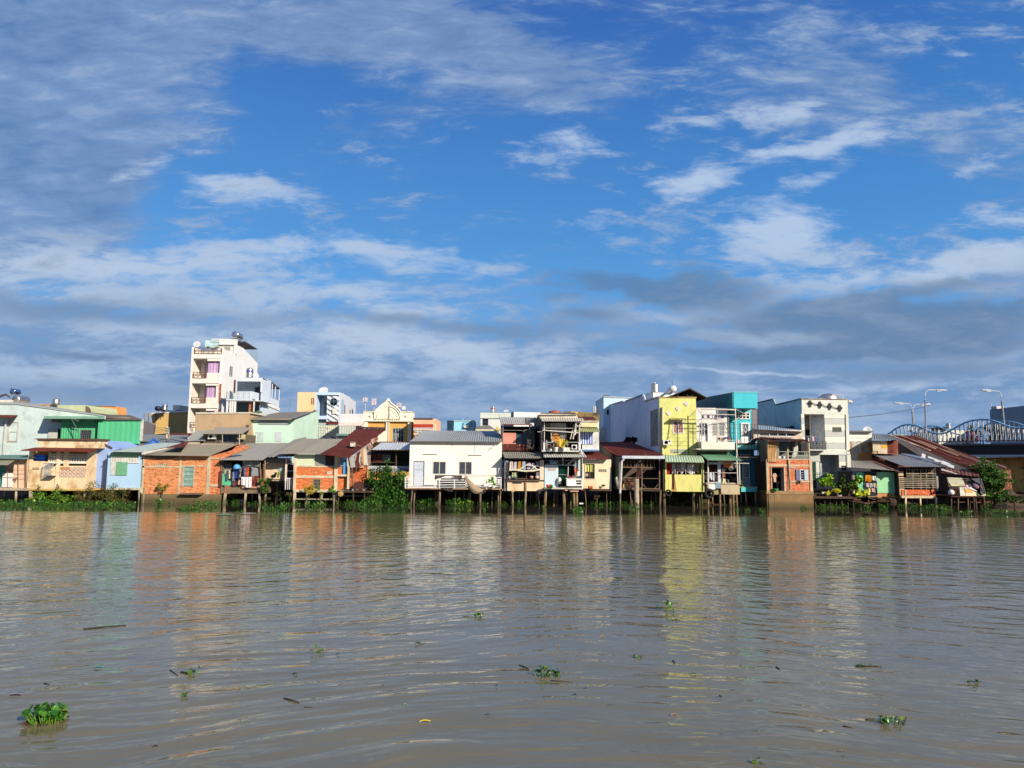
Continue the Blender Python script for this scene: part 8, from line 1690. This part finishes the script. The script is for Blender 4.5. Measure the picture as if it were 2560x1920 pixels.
obj('pipe',m,paint((190,192,196),.2,.2,seed=80),T)
m=MB()
for (t0,za),(t1,zb) in zip(zs_,zs_[1:]): m.bar3(BP(t0,-.1,za-.12),BP(t1,-.1,zb-.12),.07,4)
m2=MB(); 
for k,t in enumerate(ts[::1]):
    z=deckz(t); 
    if k%5 in(0,1):
        c=BP(t,-.12,z-.32); pts=[c+Vector((.35*cos(a)*.54,-.35*cos(a)*.84,.2*sin(a))) for a in [2*pi*j/12 for j in range(13)]]; m2.tube(pts,.035,4)
    m2.bar3(BP(t,-.1,z-.5),BP(t,-.1,z-.1),.03,4)
obj('parapet_rail',m,PUR,T); obj('parapet_ornament',m2,plain((214,206,206)),T)
# abutment wall
m=MB(); a=BP(-.3,-.2,-1); b_=BP(1.9,-.2,-1); h0=deckz(.5)-2.2
ab=MB().prism([BP(.35,1.4,-.5),BP(3.2,1.4,-.5),BP(3.2,1.4,h0+.3),BP(.35,1.4,h0)],BP(0,6)-BP(0,0)); obj('abutment',ab,paint((226,166,84),.7,.9,(110,76,40),seed=81),T)
# traffic seen over the parapet
for i,(px,c_,nm) in enumerate(((2423,(206,60,50),'red'),(2412,(226,190,150),'pale'))):
    t=tpx(px,1108); p=BP(t,1.2,deckz(t)-.45); m=MB(); T=thing('motorbike',nm+' scooter shape passing behind the bridge parapet','motorbike','scooters on the bridge')
    d=Vector((.54,-.84,0)); up=Vector((0,0,1))
    for s in(-.6,.6): c=p+d*s+up*.28; m.tube([c+d*.26*cos(a)+up*.26*sin(a) for a in [2*pi*k/12 for k in range(13)]],.05,5)
    obj('wheel',m,plain((30,30,32)),T); obj('body',MB().tube([p+d*-.75+up*.65,p+d*-.2+up*.6,p+d*.1+up*.35,p+d*.45+up*.5,p+d*.55+up*.95],.15,7,.08),plain(c_,.3),T); obj('handlebar',MB().bar3(p+d*.5+up*1.0+Vector((.3,.2,0)),p+d*.5+up*1.0-Vector((.3,.2,0)),.025),plain((60,60,60)),T)
    T=thing('person','rider in %s shirt on the %s scooter'%(('red','red') if i==0 else ('violet','pale')),'person','riders on the bridge'); m=MB()
    m.tube([p+d*-.2+up*.78,p+d*-.22+up*1.0,p+d*-.12+up*1.32,p+d*-.08+up*1.42,p+d*-.06+up*1.5],.2,8,.07)
    m.tube([p+d*-.1+up*1.35,p+d*.15+up*1.1,p+d*.45+up*1.05],.06,6,.045); m.tube([p+d*-.2+up*.8,p+d*.25+up*.75,p+d*.2+up*.35],.09,6,.06); m.rev([(.01,-.12),(.08,-.09),(.105,0),(.08,.1),(.01,.13)],p+d*-.04+up*1.64,n=12)
    obj('body',m,plain(c_ if i==0 else (170,120,190)),T,smooth=True); obj('helmet',MB().rev([(.13,-.02),(.14,.06),(.09,.14),(.01,.17)],p+d*-.04+up*1.66,n=12),plain((230,226,220) if i else (40,40,44),.3),T,smooth=True)
# street lamps
def lamp(xb,yb,pts,hx,hy,Ym,label,dirn,head=.85):
    T=thing('street_lamp',label,'street lamp','lamps along the bridge'); m=MB(); q=[W(xb,yb,Ym)]+[W(x,y,Ym) for x,y in pts]; q[0].x=q[0].x
    obj('pole',MB().tube([W(xb,yb+60,Ym),W(xb,yb,Ym),W(*pts[0],Ym)],.13,8,.10),plain((150,150,156)),T); obj('arm',MB().tube([W(x,y,Ym) for x,y in pts],.055,6),plain((214,214,220)),T)
    c=W(hx,hy,Ym); L_=head; h=MB(); prof=[(.02,0),(.13,.12*L_),(.17,.45*L_),(.15,.8*L_),(.03,L_)]; h.rev(prof,(0,0,0),'X',10); h.v=[(c.x+(x*dirn),c.y+y,c.z+z*.75) for x,y,z in h.v]; o=obj('lamp_head',h,plain((206,206,206),.4),T,smooth=True)
    obj('lens',MB().cube(min(c.x+.15*dirn,c.x+.7*dirn),max(c.x+.15*dirn,c.x+.7*dirn),c.y-.1,c.y+.1,c.z-.16,c.z-.1),plain((236,236,230),.3),o)
lamp(575,560,[(568,200),(565,150),(572,110),(590,85),(620,75),(700,76)],695,78,95,'tallest street lamp, arm reaching right over the left bridge arch',1,4.0*.9/2.2)
lamp(1560,505,[(1530,210),(1528,160),(1515,120),(1495,95),(1465,88),(1400,86)],1405,80,88,'street lamp standing against the dark slab building, arm reaching left',-1,3.6*.9/2.2)
lamp(418,500,[(402,330),(398,290),(385,262),(360,248),(330,244),(300,244)],303,243,108,'lower street lamp whose arm reaches left',-1,1.7)
lamp(425,505,[(412,340),(418,300),(428,272),(450,258),(480,254),(510,256)],505,258,109,'lower street lamp whose arm reaches right toward the tallest lamp',1,1.7)
single('small_lamp',MB().rev([(.01,-.2),(.2,-.1),(.22,.1),(.01,.25)],W(612,258,110),n=10),plain((226,226,226)),'small white lamp head right of the tallest lamp pole','lamp')
T=thing('overhead_cable','single dark cable sagging from the grey tower house to the lamp poles','cable'); obj('wire',MB().tube([W(-386,421,68)]+[W(x,y,74+(x+0)*.06) for x,y in((0,382),(150,358),(300,335),(420,314),(560,292))],.03,4),plain((70,74,84)),T)
T=thing('slab_building','big dark blue grey slab sided building behind the bridge','building'); Y=125
obj('wall',MB().prism([W(1380,322,150),W(1830,270,112),W(2100,240,97.3),W(2100,760,97.3),W(1392,760,150)],(14,-2,0)),metal((120,140,162),.1,(100,112,126),.6,seed=131,ax=2),T)
T=thing('roof_unit','white roof tank set and thin mast on the dark slab building','roof tank'); obj('tank',MB().box(1465,278,1555,312,136,1.5),plain((214,206,206)),T); obj('mast',MB().bar(1392,240,1405,330,147,.08),plain((206,206,206)),T)
T=thing('low_white_building','low pale building with dark roof box seen between the bridge arches','building'); Y=118; obj('wall',MB().box(735,582,1180,760,Y,8),paint((226,222,206),.08,.1),T); obj('roof_box',MB().box(765,548,850,584,Y,3),plain((130,124,120)),T); obj('parapet',MB().box(760,540,860,552,Y-.2,3.4),plain((90,84,84)),T)
vtank(850,488,905,562,117,'blue and white striped tank between the bridge arches',(60,120,190),.1)
T=thing('pale_green_building','pale green windowed building far behind the left bridge arch','building'); obj('wall',MB().wall(610,630,790,800,130,.2,[(640,645,665,690),(700,650,725,690)]),paint((190,210,196),.1,.1),T); obj('pane',MB().box(612,632,788,798,130.3,.1),glass((90,110,110)),T)
T=thing('teal_roofs','line of pale teal roof sheets at the foot of the left bridge arch','roof'); obj('roof',MB().slab([(-20,655,85),(140,655,85),(130,632,92),(-10,630,92)],.2).slab([(120,640,100),(330,640,100),(330,628,104),(130,630,104)],.3),metal((150,186,176),.05,seed=132),T)
for i,(x,y,Y_,rx,rz,n,nm) in enumerate(((1290,612,112,2.6,1.3,1200,'dark rounded tree seen through the right bridge arch'),(1110,655,118,1.1,.9,400,'smaller dark tree left of the rounded tree behind the bridge'),(960,700,114,1.6,.5,300,'low bushy tree behind the bridge posts'),(460,590,115,.5,.9,200,'pale flowering tree top behind the left bridge arch'),(1500,650,116,2,.7,400,'low tree under the slab building behind the bridge'))):
    T=thing('tree',nm,'tree','trees beyond the bridge'); c=W(x,y,Y_); obj('crown',MB().leaves(c,(rx,2.0,rz),n,.3,200+i,.2,asp=.6),foliage(((20,40,30),(34,64,36),(60,96,50)) if i!=3 else ((190,190,180),(150,160,140),(220,216,210))),T); obj('trunk',MB().bar3((c.x,c.y,1.2),c,.2,6,.08),wood((90,76,60)),T)
# ------------------------------------------------------------------ bank vegetation
view(V0)
HY=foliage(((36,84,20),(70,130,30),(120,170,44),(170,196,60)),1.1,'hyacinth')
def bush(x,y,Y,r,n,label,cat='bush',size=.16,lv=None,seed=0,asp=.45,name='bush',group=None,stem=True):
    T=thing(name,label,cat,group); c=P(x,y,Y); obj('foliage',MB().leaves(c,r,n,size,seed,.25,asp=asp),foliage(lv) if lv else foliage(),T)
    if stem: obj('stem',MB().bar3((c.x,c.y,max(-.2,c.z-r[2]*1.0-.3)),c,.05,5,.02),wood((90,72,52)),T)
    return T
DRY=((44,56,24),(84,84,36),(120,96,50),(60,80,30))
for i,(x,y,rx,rz,n,nm,lv) in enumerate(((95,1240,1.2,.5,500,'green bush under the beige house\'s left corner',None),(150,1242,1.4,.6,900,'dense dark green bush under the beige house',None),(200,1240,1.2,.6,700,'brownish green bush below the periwinkle house',DRY),(250,1232,1.5,.9,1200,'tallest brown green bush between periwinkle and light blue houses',DRY),(300,1240,1.3,.6,800,'twiggy dry bush under the light blue house',DRY))):
    bush(x,y,59.6-.1*i,(rx,.9,rz),n,nm,size=.15,lv=lv,seed=300+i,asp=.35,group='bushes under the left houses')
# big green bush with several crowns
T=thing('big_green_bush','big bright green bushy tree growing from the water beside the white stilt house','tree'); m=MB(); rnd=random.Random(3)
for (x,y,rx,rz,n) in((972,1158,.35,.8,200),(955,1195,1.5,1.3,2600),(985,1200,1.6,1.2,2600),(1000,1230,1.3,1.3,2200),(965,1235,1.7,1.1,2600),(935,1252,1.5,.6,900),(990,1255,1.3,.6,900),(930,1205,.7,1.1,380)): m.leaves(P(x,y,59.8+rnd.uniform(-.7,.5)),(rx*.78,.9,rz*.76),n,.15,int(x*y),.3,asp=.55)
obj('crown',m,foliage(((18,44,14),(34,72,22),(58,104,32),(96,140,48)),1.05),T); m=MB()
for dx in(-1,-.3,.4,1.1): m.tube([P(968,1258,60)+Vector((dx*.4,0,-.4)),P(968,1225,60)+Vector((dx,0,0)),P(968,1190,60)+Vector((dx*1.3,0,0))],.07,5,.02)
obj('trunk',m,wood((90,72,52)),T)
bush(924,1200,61,(.7,.6,1.4),500,'dark shaded foliage left of the big bright green bush',lv=((10,24,8),(24,44,16)),seed=320)  # shade beside the bush put into these darker leaf colours
bush(407,1216,59.6,(.45,.35,.42),330,'leafy shrub growing out of the orange brick wall','shrub',.2,((50,80,24),(96,120,34),(150,140,44),(120,90,40)),321,.22)
bush(773,1222,59.2,(.4,.3,.5),420,'yellow green grassy tuft by the brick corner house\'s lower grille','grass tuft',.4,((110,130,40),(176,170,60),(206,150,60)),322,.07,name='grass_tuft')
bush(800,1226,59.2,(.25,.2,.4),160,'thin green tuft right of the yellow grassy tuft','grass tuft',.3,((70,110,30),(120,160,50)),323,.1,name='grass_tuft')
bush(832,1228,59.2,(.25,.2,.5),200,'green fern at the brick corner house\'s middle post','fern',.28,((60,120,30),(120,170,50)),324,.15,name='fern')
bush(725,1232,59.4,(.4,.2,.35),160,'dry brown tuft under the shaded porch railing','grass tuft',.25,((110,90,50),(90,100,50)),325,.12,name='grass_tuft')
bush(97,1215,59.8,(.12,.1,.18),50,'tiny sprout on the beige house\'s lower wall','sprout',.12,((80,110,30),(150,150,50)),326,.3,name='sprout'); bush(141,1215,59.8,(.2,.1,.2),70,'reddish sprout right of the tiny sprout on the beige wall','sprout',.12,((120,70,40),(150,110,60)),327,.3,name='sprout')
bush(690,1235,61,(1.4,.5,.5),500,'tangled dark roots and leaves hanging under the shaded porch','undergrowth',.25,((24,34,16),(44,60,26),(90,80,60)),328,.15,name='undergrowth')
for i,(x,y,rx,n) in enumerate(((2478,1246,1.0,500),(2505,1248,1.2,500),(2535,1250,1.3,460),(2562,1250,1.3,400))): bush(x,y,61.6,(rx,.8,.35),n,('dark','low','sparse','right hand')[i]+' undergrowth at the foot of the golden bridge wall','undergrowth',.16,((16,28,12),(36,52,22),(80,90,40)),340+i,name='undergrowth',group='undergrowth by the bridge wall')
bush(2110,1235,60.8,(1.0,.4,.3),240,'low greenery behind the jetty posts','undergrowth',.16,None,329,name='undergrowth')
# ------------------------------------------------------------------ water hyacinths
def hy_leaf(m,st,base,h,ang,lean,s,rnd):
    """one inflated petiole and a cupped round blade"""
    d=Vector((cos(ang),sin(ang),0)); b=Vector(base); mid=b+d*lean*h*.5+Vector((0,0,h*.5)); tip=b+d*lean*h+Vector((0,0,h))
    n0=len(st.v); k=6; pts=[b,b.lerp(mid,.5),mid,mid.lerp(tip,.6),tip]; rs=[s*.08,s*.13,s*.10,s*.05,s*.035]; vs=[]
    for i,p in enumerate(pts):
        for q in range(k): a=2*pi*q/k; vs.append(p+Vector((rs[i]*cos(a),rs[i]*sin(a),0)))
    st.add(vs,[((i)*k+q,i*k+(q+1)%k,(i+1)*k+(q+1)%k,(i+1)*k+q) for i in range(4) for q in range(k)])
    nz=(d*rnd.uniform(.2,1.0)+Vector((rnd.uniform(-.4,.4),rnd.uniform(-.4,.4),rnd.uniform(.3,1.3)))).normalized()
    up=(Vector((0,0,1))-nz*nz.z); up=(up.normalized() if up.length>.1 else d); up=(up+d*.6).normalized(); up=(up-nz*up.dot(nz)).normalized(); sd=nz.cross(up)
    N=10; c=tip+up*s*.5; vs=[c-nz*s*.12]
    for i in range(N):
        a=2*pi*i/N; r=s*.55*(1+.10*cos(a)); vs.append(c+up*r*cos(a)*1.05+sd*r*.92*sin(a)+nz*s*.10*abs(sin(a)))
    N1=len(vs); m.add(vs,[(0,1+i,1+(i+1)%N) for i in range(N)])
HL=None
def hy_mat():
    m_,t=newmat('hyacinth_leaf'); g=t.N('ShaderNodeNewGeometry'); r=t.N('ShaderNodeValToRGB'); t.L(g.outputs['Random Per Island'],r.inputs[0]); e=r.color_ramp.elements
    for k,(p_,c_) in enumerate(((0,(22,60,16)),(.4,(40,92,24)),(.75,(76,126,34)),(1,(140,150,44)))):
        q=e[k] if k<2 else e.new(p_); q.position=p_; q.color=(*alb(c_,.95),1)
    b=t.N('ShaderNodeBsdfPrincipled'); t.L(r.outputs[0],b.inputs['Base Color']); b.inputs['Roughness'].default_value=.32; b.inputs['Specular IOR Level'].default_value=.5
    tl=t.N('ShaderNodeBsdfTranslucent'); t.L(t.mix(.5,r.outputs[0],alb((170,200,40))),tl.inputs[0]); mx=t.N('ShaderNodeMixShader'); mx.inputs[0].default_value=.3; t.L(b.outputs[0],mx.inputs[1]); t.L(tl.outputs[0],mx.inputs[2]); o=t.N('ShaderNodeOutputMaterial'); t.L(mx.outputs[0],o.inputs[0]); return m_
HLM=hy_mat(); HSM=plain((98,128,44),.5,k=.9); HDM=plain((74,50,30),.7); HGM=plain((70,108,36),.5)
def hyacinth(loc,wx,wy,n,h,s,label,group=None,seed=0,dead=2,root=True):
    rnd=random.Random(seed); T=thing('water_hyacinth',label,'water hyacinth',group); m=MB(); st=MB()
    for i in range(n):
        a=rnd.uniform(0,6.28); r=sqrt(rnd.random()); b=(loc[0]+wx*r*cos(a),loc[1]+wy*r*sin(a),-.01)
        hy_leaf(m,st,b,h*rnd.uniform(.12,1.08)*(1.15-.4*r),a+rnd.uniform(-.7,.7),rnd.uniform(.1,.7),s*rnd.uniform(.55,1.25),rnd)
    obj('leaves',m,HLM,T,smooth=True); obj('stalks',st,HSM if root else HGM,T,smooth=True)
    if root:
        q=MB()
        for i in range(dead+n//5):
            a=rnd.uniform(0,6.28); b=Vector((loc[0]+wx*cos(a)*rnd.uniform(.5,1.1),loc[1]+wy*sin(a)*rnd.uniform(.5,1.1),.012)); e_=b+Vector((cos(a+.5),sin(a+.5),0))*s*rnd.uniform(.6,1.6); q.bar3(b,e_,s*.09,5,s*.03)
        obj('withered_stalk',q,HDM,T)
    return T
def onwater(px,py):
    d=FW+CR*((px-1280)/F)+CU*((960-py)/F); k=-CAMH/d.z; return Vector((d.x*k,d.y*k,0))
def hyp(px,py,wpx,hpx,n,label,seed,dpt=.6,group=None,s=None,**k):
    """clump whose foot is at (px,py), wpx wide and hpx tall in the photo"""
    p=onwater(px,py); sc=p.y/F; wx=wpx*sc/2; return hyacinth((p.x,p.y),wx*.8,wx*dpt,n,hpx*sc*.8,s or min(.11,hpx*sc*.34),label,group,seed,**k)
hyp(113,1803,104,38,120,'largest floating hyacinth clump, bottom left of the river',1,.5,s=.085,dead=10)
hyp(1368,1690,74,28,26,'hyacinth clump with a long bare stalk near the bottom middle',2,.4,s=.062,dead=3)
hyp(2222,1808,76,22,24,'straggling hyacinth clump at the lower right',3,.3,s=.055,dead=5)
hyp(484,1686,44,16,9,'hyacinth clump with a long trailing leaf at the lower left',4,.3,s=.06,dead=3)
hyp(795,1630,40,16,9,'hyacinth clump left of the bottom centre with dark reflection',5,.3,s=.06)
hyp(1672,1528,36,26,8,'upright hyacinth sprig in the yellow reflection',6,.3,s=.075); hyp(1644,1524,12,10,3,'small hyacinth sprig left of the upright sprig in the yellow reflection',7,.3,s=.07); hyp(1689,1552,14,8,3,'browned hyacinth leaf cluster below the upright sprig',8,.3,s=.07,dead=5)
hyp(1196,1543,28,12,8,'hyacinth sprig with yellow stalk reaching left in mid river',9,.3,s=.08); hyp(462,1742,20,12,5,'tiny dark hyacinth sprig below the trailing leaf clump',10,.3,s=.045)
hyp(1048,1611,24,8,5,'flat yellow green hyacinth scrap in mid river',11,.3,s=.06); hyp(1898,1910,26,18,5,'small hyacinth sprig at the very bottom of the river',12,.3,s=.045)
hyp(2165,1665,60,10,6,'dark floating sprig at the right of mid river',13,.2,s=.05,dead=9); hyp(2434,1705,36,8,5,'green brown sprig at the far right of the lower river',14,.2,s=.05,dead=6)
hyp(877,1293,22,10,9,'lone round hyacinth clump off the brick corner house',15,.5); hyp(1470,1400,8,5,3,'speck of hyacinth in the middle of the river',16); hyp(1596,1645,22,6,4,'small brownish sprig below the yellow reflection',17,.3,s=.05,dead=4)
# rafts along the far bank: (x, foot y, width, height, leaves)
near=['the teal awning room','the beige house','the periwinkle house','the light blue house','the brick house','the laundry house','the shaded porch','the brick corner house','the big green bush','the white stilt house','the pink upper house','the balcony house','the cream stilt room','the rusty roofed shack','the lime house','the stilt kitchen','the turquoise house','the two storey brick house','the plank jetty','the mint shack','the slatted room','the tarpaulin platform','the bridge']
nx=[20,150,240,300,410,600,700,800,960,1130,1310,1400,1480,1590,1700,1810,1880,1970,2080,2190,2290,2400,2500]
used={}
raft=[(14,1262,40,16,26),(52,1264,44,18,30),(8,1276,22,10,10),(95,1258,40,14,22),(118,1262,50,16,34),(160,1264,50,16,34),(100,1272,42,13,22),(205,1263,50,14,30),(250,1265,44,14,26),(285,1266,40,16,26),(318,1268,34,14,20),(238,1276,18,8,9),(318,1278,12,7,6),
(400,1262,28,18,22),(424,1262,10,10,6),(470,1274,44,16,34),(508,1266,44,22,40),(535,1266,30,16,20),(455,1277,22,10,12),(498,1280,26,8,8),(560,1258,16,14,10),(588,1258,22,16,16),(600,1284,16,12,10),(668,1278,36,16,26),(702,1276,40,18,32),(684,1286,24,10,12),
(775,1268,26,14,16),(800,1266,32,20,28),(748,1284,8,9,4),(880,1262,50,14,34),(905,1266,26,14,16),(925,1264,30,14,20),(848,1282,8,8,4),(893,1266,20,14,12),(960,1264,60,14,34),(1010,1264,30,12,14),(908,1272,8,7,4),
(1053,1262,24,14,18),(1075,1262,26,16,22),(1125,1263,18,14,12),(1142,1264,34,16,28),(1170,1264,22,14,16),(1238,1261,22,16,14),(1248,1262,12,12,8),(1290,1262,22,14,14),(1312,1262,14,14,8),(1341,1262,8,9,5),(1360,1274,10,9,6),(1418,1256,14,10,8),(1211,1276,6,8,3),
(1445,1283,26,16,22),(1468,1262,24,10,14),(1490,1262,28,10,18),(1518,1264,26,10,16),(1496,1264,24,10,14),(1530,1264,28,10,16),(1556,1264,20,11,12),(1583,1280,22,20,18),(1618,1264,26,12,18),(1640,1262,22,12,12),(1838,1264,10,8,6),(1842,1278,9,6,5),(1868,1278,14,7,7),(1907,1282,12,10,7),(1905,1276,8,6,4),
(2012,1272,20,10,12),(2050,1270,24,9,14),(2078,1270,24,9,14),(2105,1270,24,9,14),(2140,1268,22,9,12),(2165,1272,26,9,12),(2195,1268,22,16,16),(2210,1274,20,14,14),(2255,1270,22,11,14),(2280,1272,24,11,14),(2305,1274,20,11,12),(2330,1274,26,12,16),(2352,1276,24,13,16),(2372,1275,22,10,12),(2400,1288,26,9,10),(2462,1274,14,12,9),(2480,1282,34,9,20),(2510,1284,30,9,18),(2540,1284,26,6,8),(2420,1284,20,8,8)]
rr_=random.Random(77)
raft+=[(x_+rr_.uniform(-6,6),rr_.uniform(1259,1263),rr_.uniform(18,32),rr_.uniform(8,12),rr_.randint(10,16)) for x_ in list(range(15,350,26))+list(range(640,1000,34))+list(range(1050,1260,40))+list(range(1290,1440,44))+list(range(1450,1650,26))+[1700,1745,1790,1850,1900]+list(range(2015,2420,28))]
words=['broad','low','dense','loose','small','ragged','bright','leafy','sparse','thick','spreading','narrow','yellowish','tufted']
for i,(x,y,wd,h,n) in enumerate(raft):
    j=min(range(len(nx)),key=lambda k:abs(nx[k]-x)); k=used.get(j,0); used[j]=k+1
    side_='' if k<len(words) else ' and farther in' if k<2*len(words) else ' close under the deck'; lab='%s hyacinth raft floating%s at the bank by %s'%(words[k%len(words)],side_,near[j])
    fr=x>1040; hyp(x,y,wd*(1.3 if fr else 1.1),h*(1.25 if fr else .9),int(n*(2.4 if fr else 1.5)),lab,500+i,.9,'hyacinth rafts along the bank',s=.135 if h>12 else .11,dead=0,root=False)
# ------------------------------------------------------------------ things afloat
def stick(px0,py0,px1,py1,r,label,c=(60,44,34),name='stick'):
    a=onwater(px0,py0);b=onwater(px1,py1); mid=a.lerp(b,.5)+Vector((0,0,r*.9)); a.z=r*.2;b.z=r*.5; return single(name,MB().tube([a,mid,b],r,6,r*.5),wood(c,hash(label)%7),label,'stick',None,True)
stick(208,1574,315,1564,.02,'longest floating dark pole in the left of mid river',(50,50,44)); stick(1377,1702,1432,1706,.010,'bare stalk trailing right of the bottom middle clump',(150,140,70)); stick(1298,1664,1322,1672,.012,'short dark stick left of the bottom middle clump')
stick(710,1747,748,1757,.013,'dark stick at the bottom left of centre'); stick(760,1768,782,1769,.007,'thin twig just below the dark stick at the bottom left of centre'); stick(2139,1666,2205,1668,.014,'twig through the dark sprig at the right'); stick(1158,1542,1180,1543,.012,'yellow stalk of the mid river sprig',(190,180,70))
stick(452,1681,478,1686,.016,'flat trailing stalk left of the lower left clump',(80,120,40)); stick(1682,1652,1688,1658,.012,'short stub below the yellow reflection'); stick(1940,1668,1950,1675,.012,'short stub right of the teal reflection'); stick(2165,1800,2185,1796,.01,'long yellow stalk left of the lower right clump',(160,170,60)); stick(2107,1816,2130,1820,.01,'brown curled twig at the lower right',(110,70,50)); stick(110,1709,124,1712,.01,'tiny dark twig above the largest clump')
stick(2258,1813,2266,1795,.012,'dark stalk rising at the lower right clump\'s end',(90,60,50)); stick(1799,1738,1805,1744,.008,'tiny dark twig in the lower middle right'); stick(425,1676,445,1690,.010,'thin wet stalk by the lower left clump',(70,90,40))
def floatleaf(px,py,l,w,ang,c,label,name='floating_leaf'):
    p=onwater(px,py); m=MB(); n=10; d=Vector((cos(ang),sin(ang),0)); q=Vector((-d.y,d.x,0)); vs=[]
    for i in range(n+1):
        u=i/n; ww=w*.5*sin(pi*u)**.7; z=.008+.012*sin(pi*u)
        vs+=[p+d*l*(u-.5)-q*ww+Vector((0,0,z+.012)),p+d*l*(u-.5)+Vector((0,0,z)),p+d*l*(u-.5)+q*ww+Vector((0,0,z+.012))]
    m.add(vs,[(3*i+k,3*i+k+1,3*i+k+4,3*i+k+3) for i in range(n) for k in(0,1)]); return single(name,m,plain(c,.45),label,'leaf','leaves and scraps afloat')
fl=[(38,1741,.17,.03,.05,(90,40,34),'red brown floating leaf at the left edge above the largest clump'),(1062,1806,.15,.03,.15,(226,206,60),'bright yellow leaf in the bottom left half'),(738,1687,.09,.07,1,(56,44,38),'dark lump left of the bottom centre'),(845,1637,.06,.04,1,(60,48,40),'small dark lump right of the clump with dark reflection'),(246,1670,.16,.06,.1,(80,150,130),'pale teal floating scrap on the left'),
(1013,1764,.06,.02,.3,(120,150,50),'small green leaf at the bottom centre left'),(1437,1740,.05,.03,-.4,(40,32,30),'dark half sunk scrap right of the bottom middle clump'),(1464,1724,.03,.03,0,(44,36,34),'round dark dot right of the bottom middle clump'),(1686,1790,.10,.025,.1,(170,110,70),'tan floating leaf at the bottom right of centre'),(1733,1686,.10,.03,0,(90,100,60),'dark green leaf below the yellow reflection'),(1394,1617,.08,.03,.1,(170,130,80),'tan scrap below mid river'),
(2177,1384,.26,.10,.1,(90,50,40),'dark brown leaf in the upper right river'),(2435,1723,.09,.02,0,(60,50,44),'dark leaf under the far right sprig'),(1220,1789,.05,.02,.4,(60,50,40),'tiny dark leaf above the bottom centre'),(958,1716,.03,.02,0,(50,40,34),'tiny dark fleck left of centre'),(388,1869,.06,.02,.3,(60,50,40),'dark fleck low in the left half'),(1241,1717,.03,.03,0,(40,36,32),'tiny dark dot above the bottom centre leaf'),(1800,1745,.05,.02,.5,(50,44,40),'dark curled leaf in the lower right of centre'),(1505,1593,.1,.03,.1,(190,150,80),'pale tan scrap above the bottom middle clump'),
(468,1330,.2,.10,0,(190,206,90),'yellow green leaf off the brick house'),(1342,1565,.1,.03,.1,(120,110,90),'faint brown scrap in mid river'),(1528,1765,.04,.015,.8,(70,56,44),'thin speck low in the middle'),(2106,1882,.05,.015,.1,(120,70,50),'reddish speck at the bottom right'),(2480,1575,.12,.03,.2,(70,60,54),'dark scrap at the right edge of mid river'),(1945,1285,.3,.2,0,(190,190,170),'pale patch of scum off the brick two storey house'),(2120,1283,.3,.2,0,(200,196,160),'pale floating plate off the plank jetty')]
for f_ in fl: floatleaf(*f_)
single('white_bird',MB().rev([(.01,0),(.06,.02),(.09,.12),(.07,.26),(.04,.34),(.055,.40),(.01,.46)],onwater(495,1255)+Vector((0,0,0)),n=12),plain((236,230,220)),'white bird like upright figure standing among hyacinths by the brick house','bird',None,True)
T=thing('white_scrap','white crossed scrap floating near the laundry house','litter'); p=onwater(601,1255); obj('strip',MB().bar3(p+Vector((-.2,0,.02)),p+Vector((.2,0,.25)),.04,4).bar3(p+Vector((-.18,0,.22)),p+Vector((.2,0,.04)),.035,4),plain((240,236,232)),T)
floatleaf(562,1287,1.1,.9,.1,(120,180,150),'pale teal netting afloat before the laundry house'); floatleaf(620,1284,.9,1.3,1.2,(200,184,168),'pale pinkish foam patch afloat before the laundry house')
# bird in the sky
T=thing('bird','tiny dark bird gliding in the blue sky right of centre','bird'); c=P(1612,216,70); obj('body',MB().rev([(.01,-.14),(.035,-.06),(.04,.04),(.01,.14)],c,n=8),plain((20,24,40)),T); obj('wing',MB().add([c+Vector((0,0,.03)),c+Vector((.05,.25,.14)),c+Vector((.02,.2,.26)),c+Vector((0,0,.05))],[(0,1,2,3)]).add([c,c+Vector((-.08,-.25,-.14)),c+Vector((-.04,-.2,-.22)),c+Vector((0,0,-.05))],[(0,1,2,3)]),plain((24,26,40)),T)
recentre()
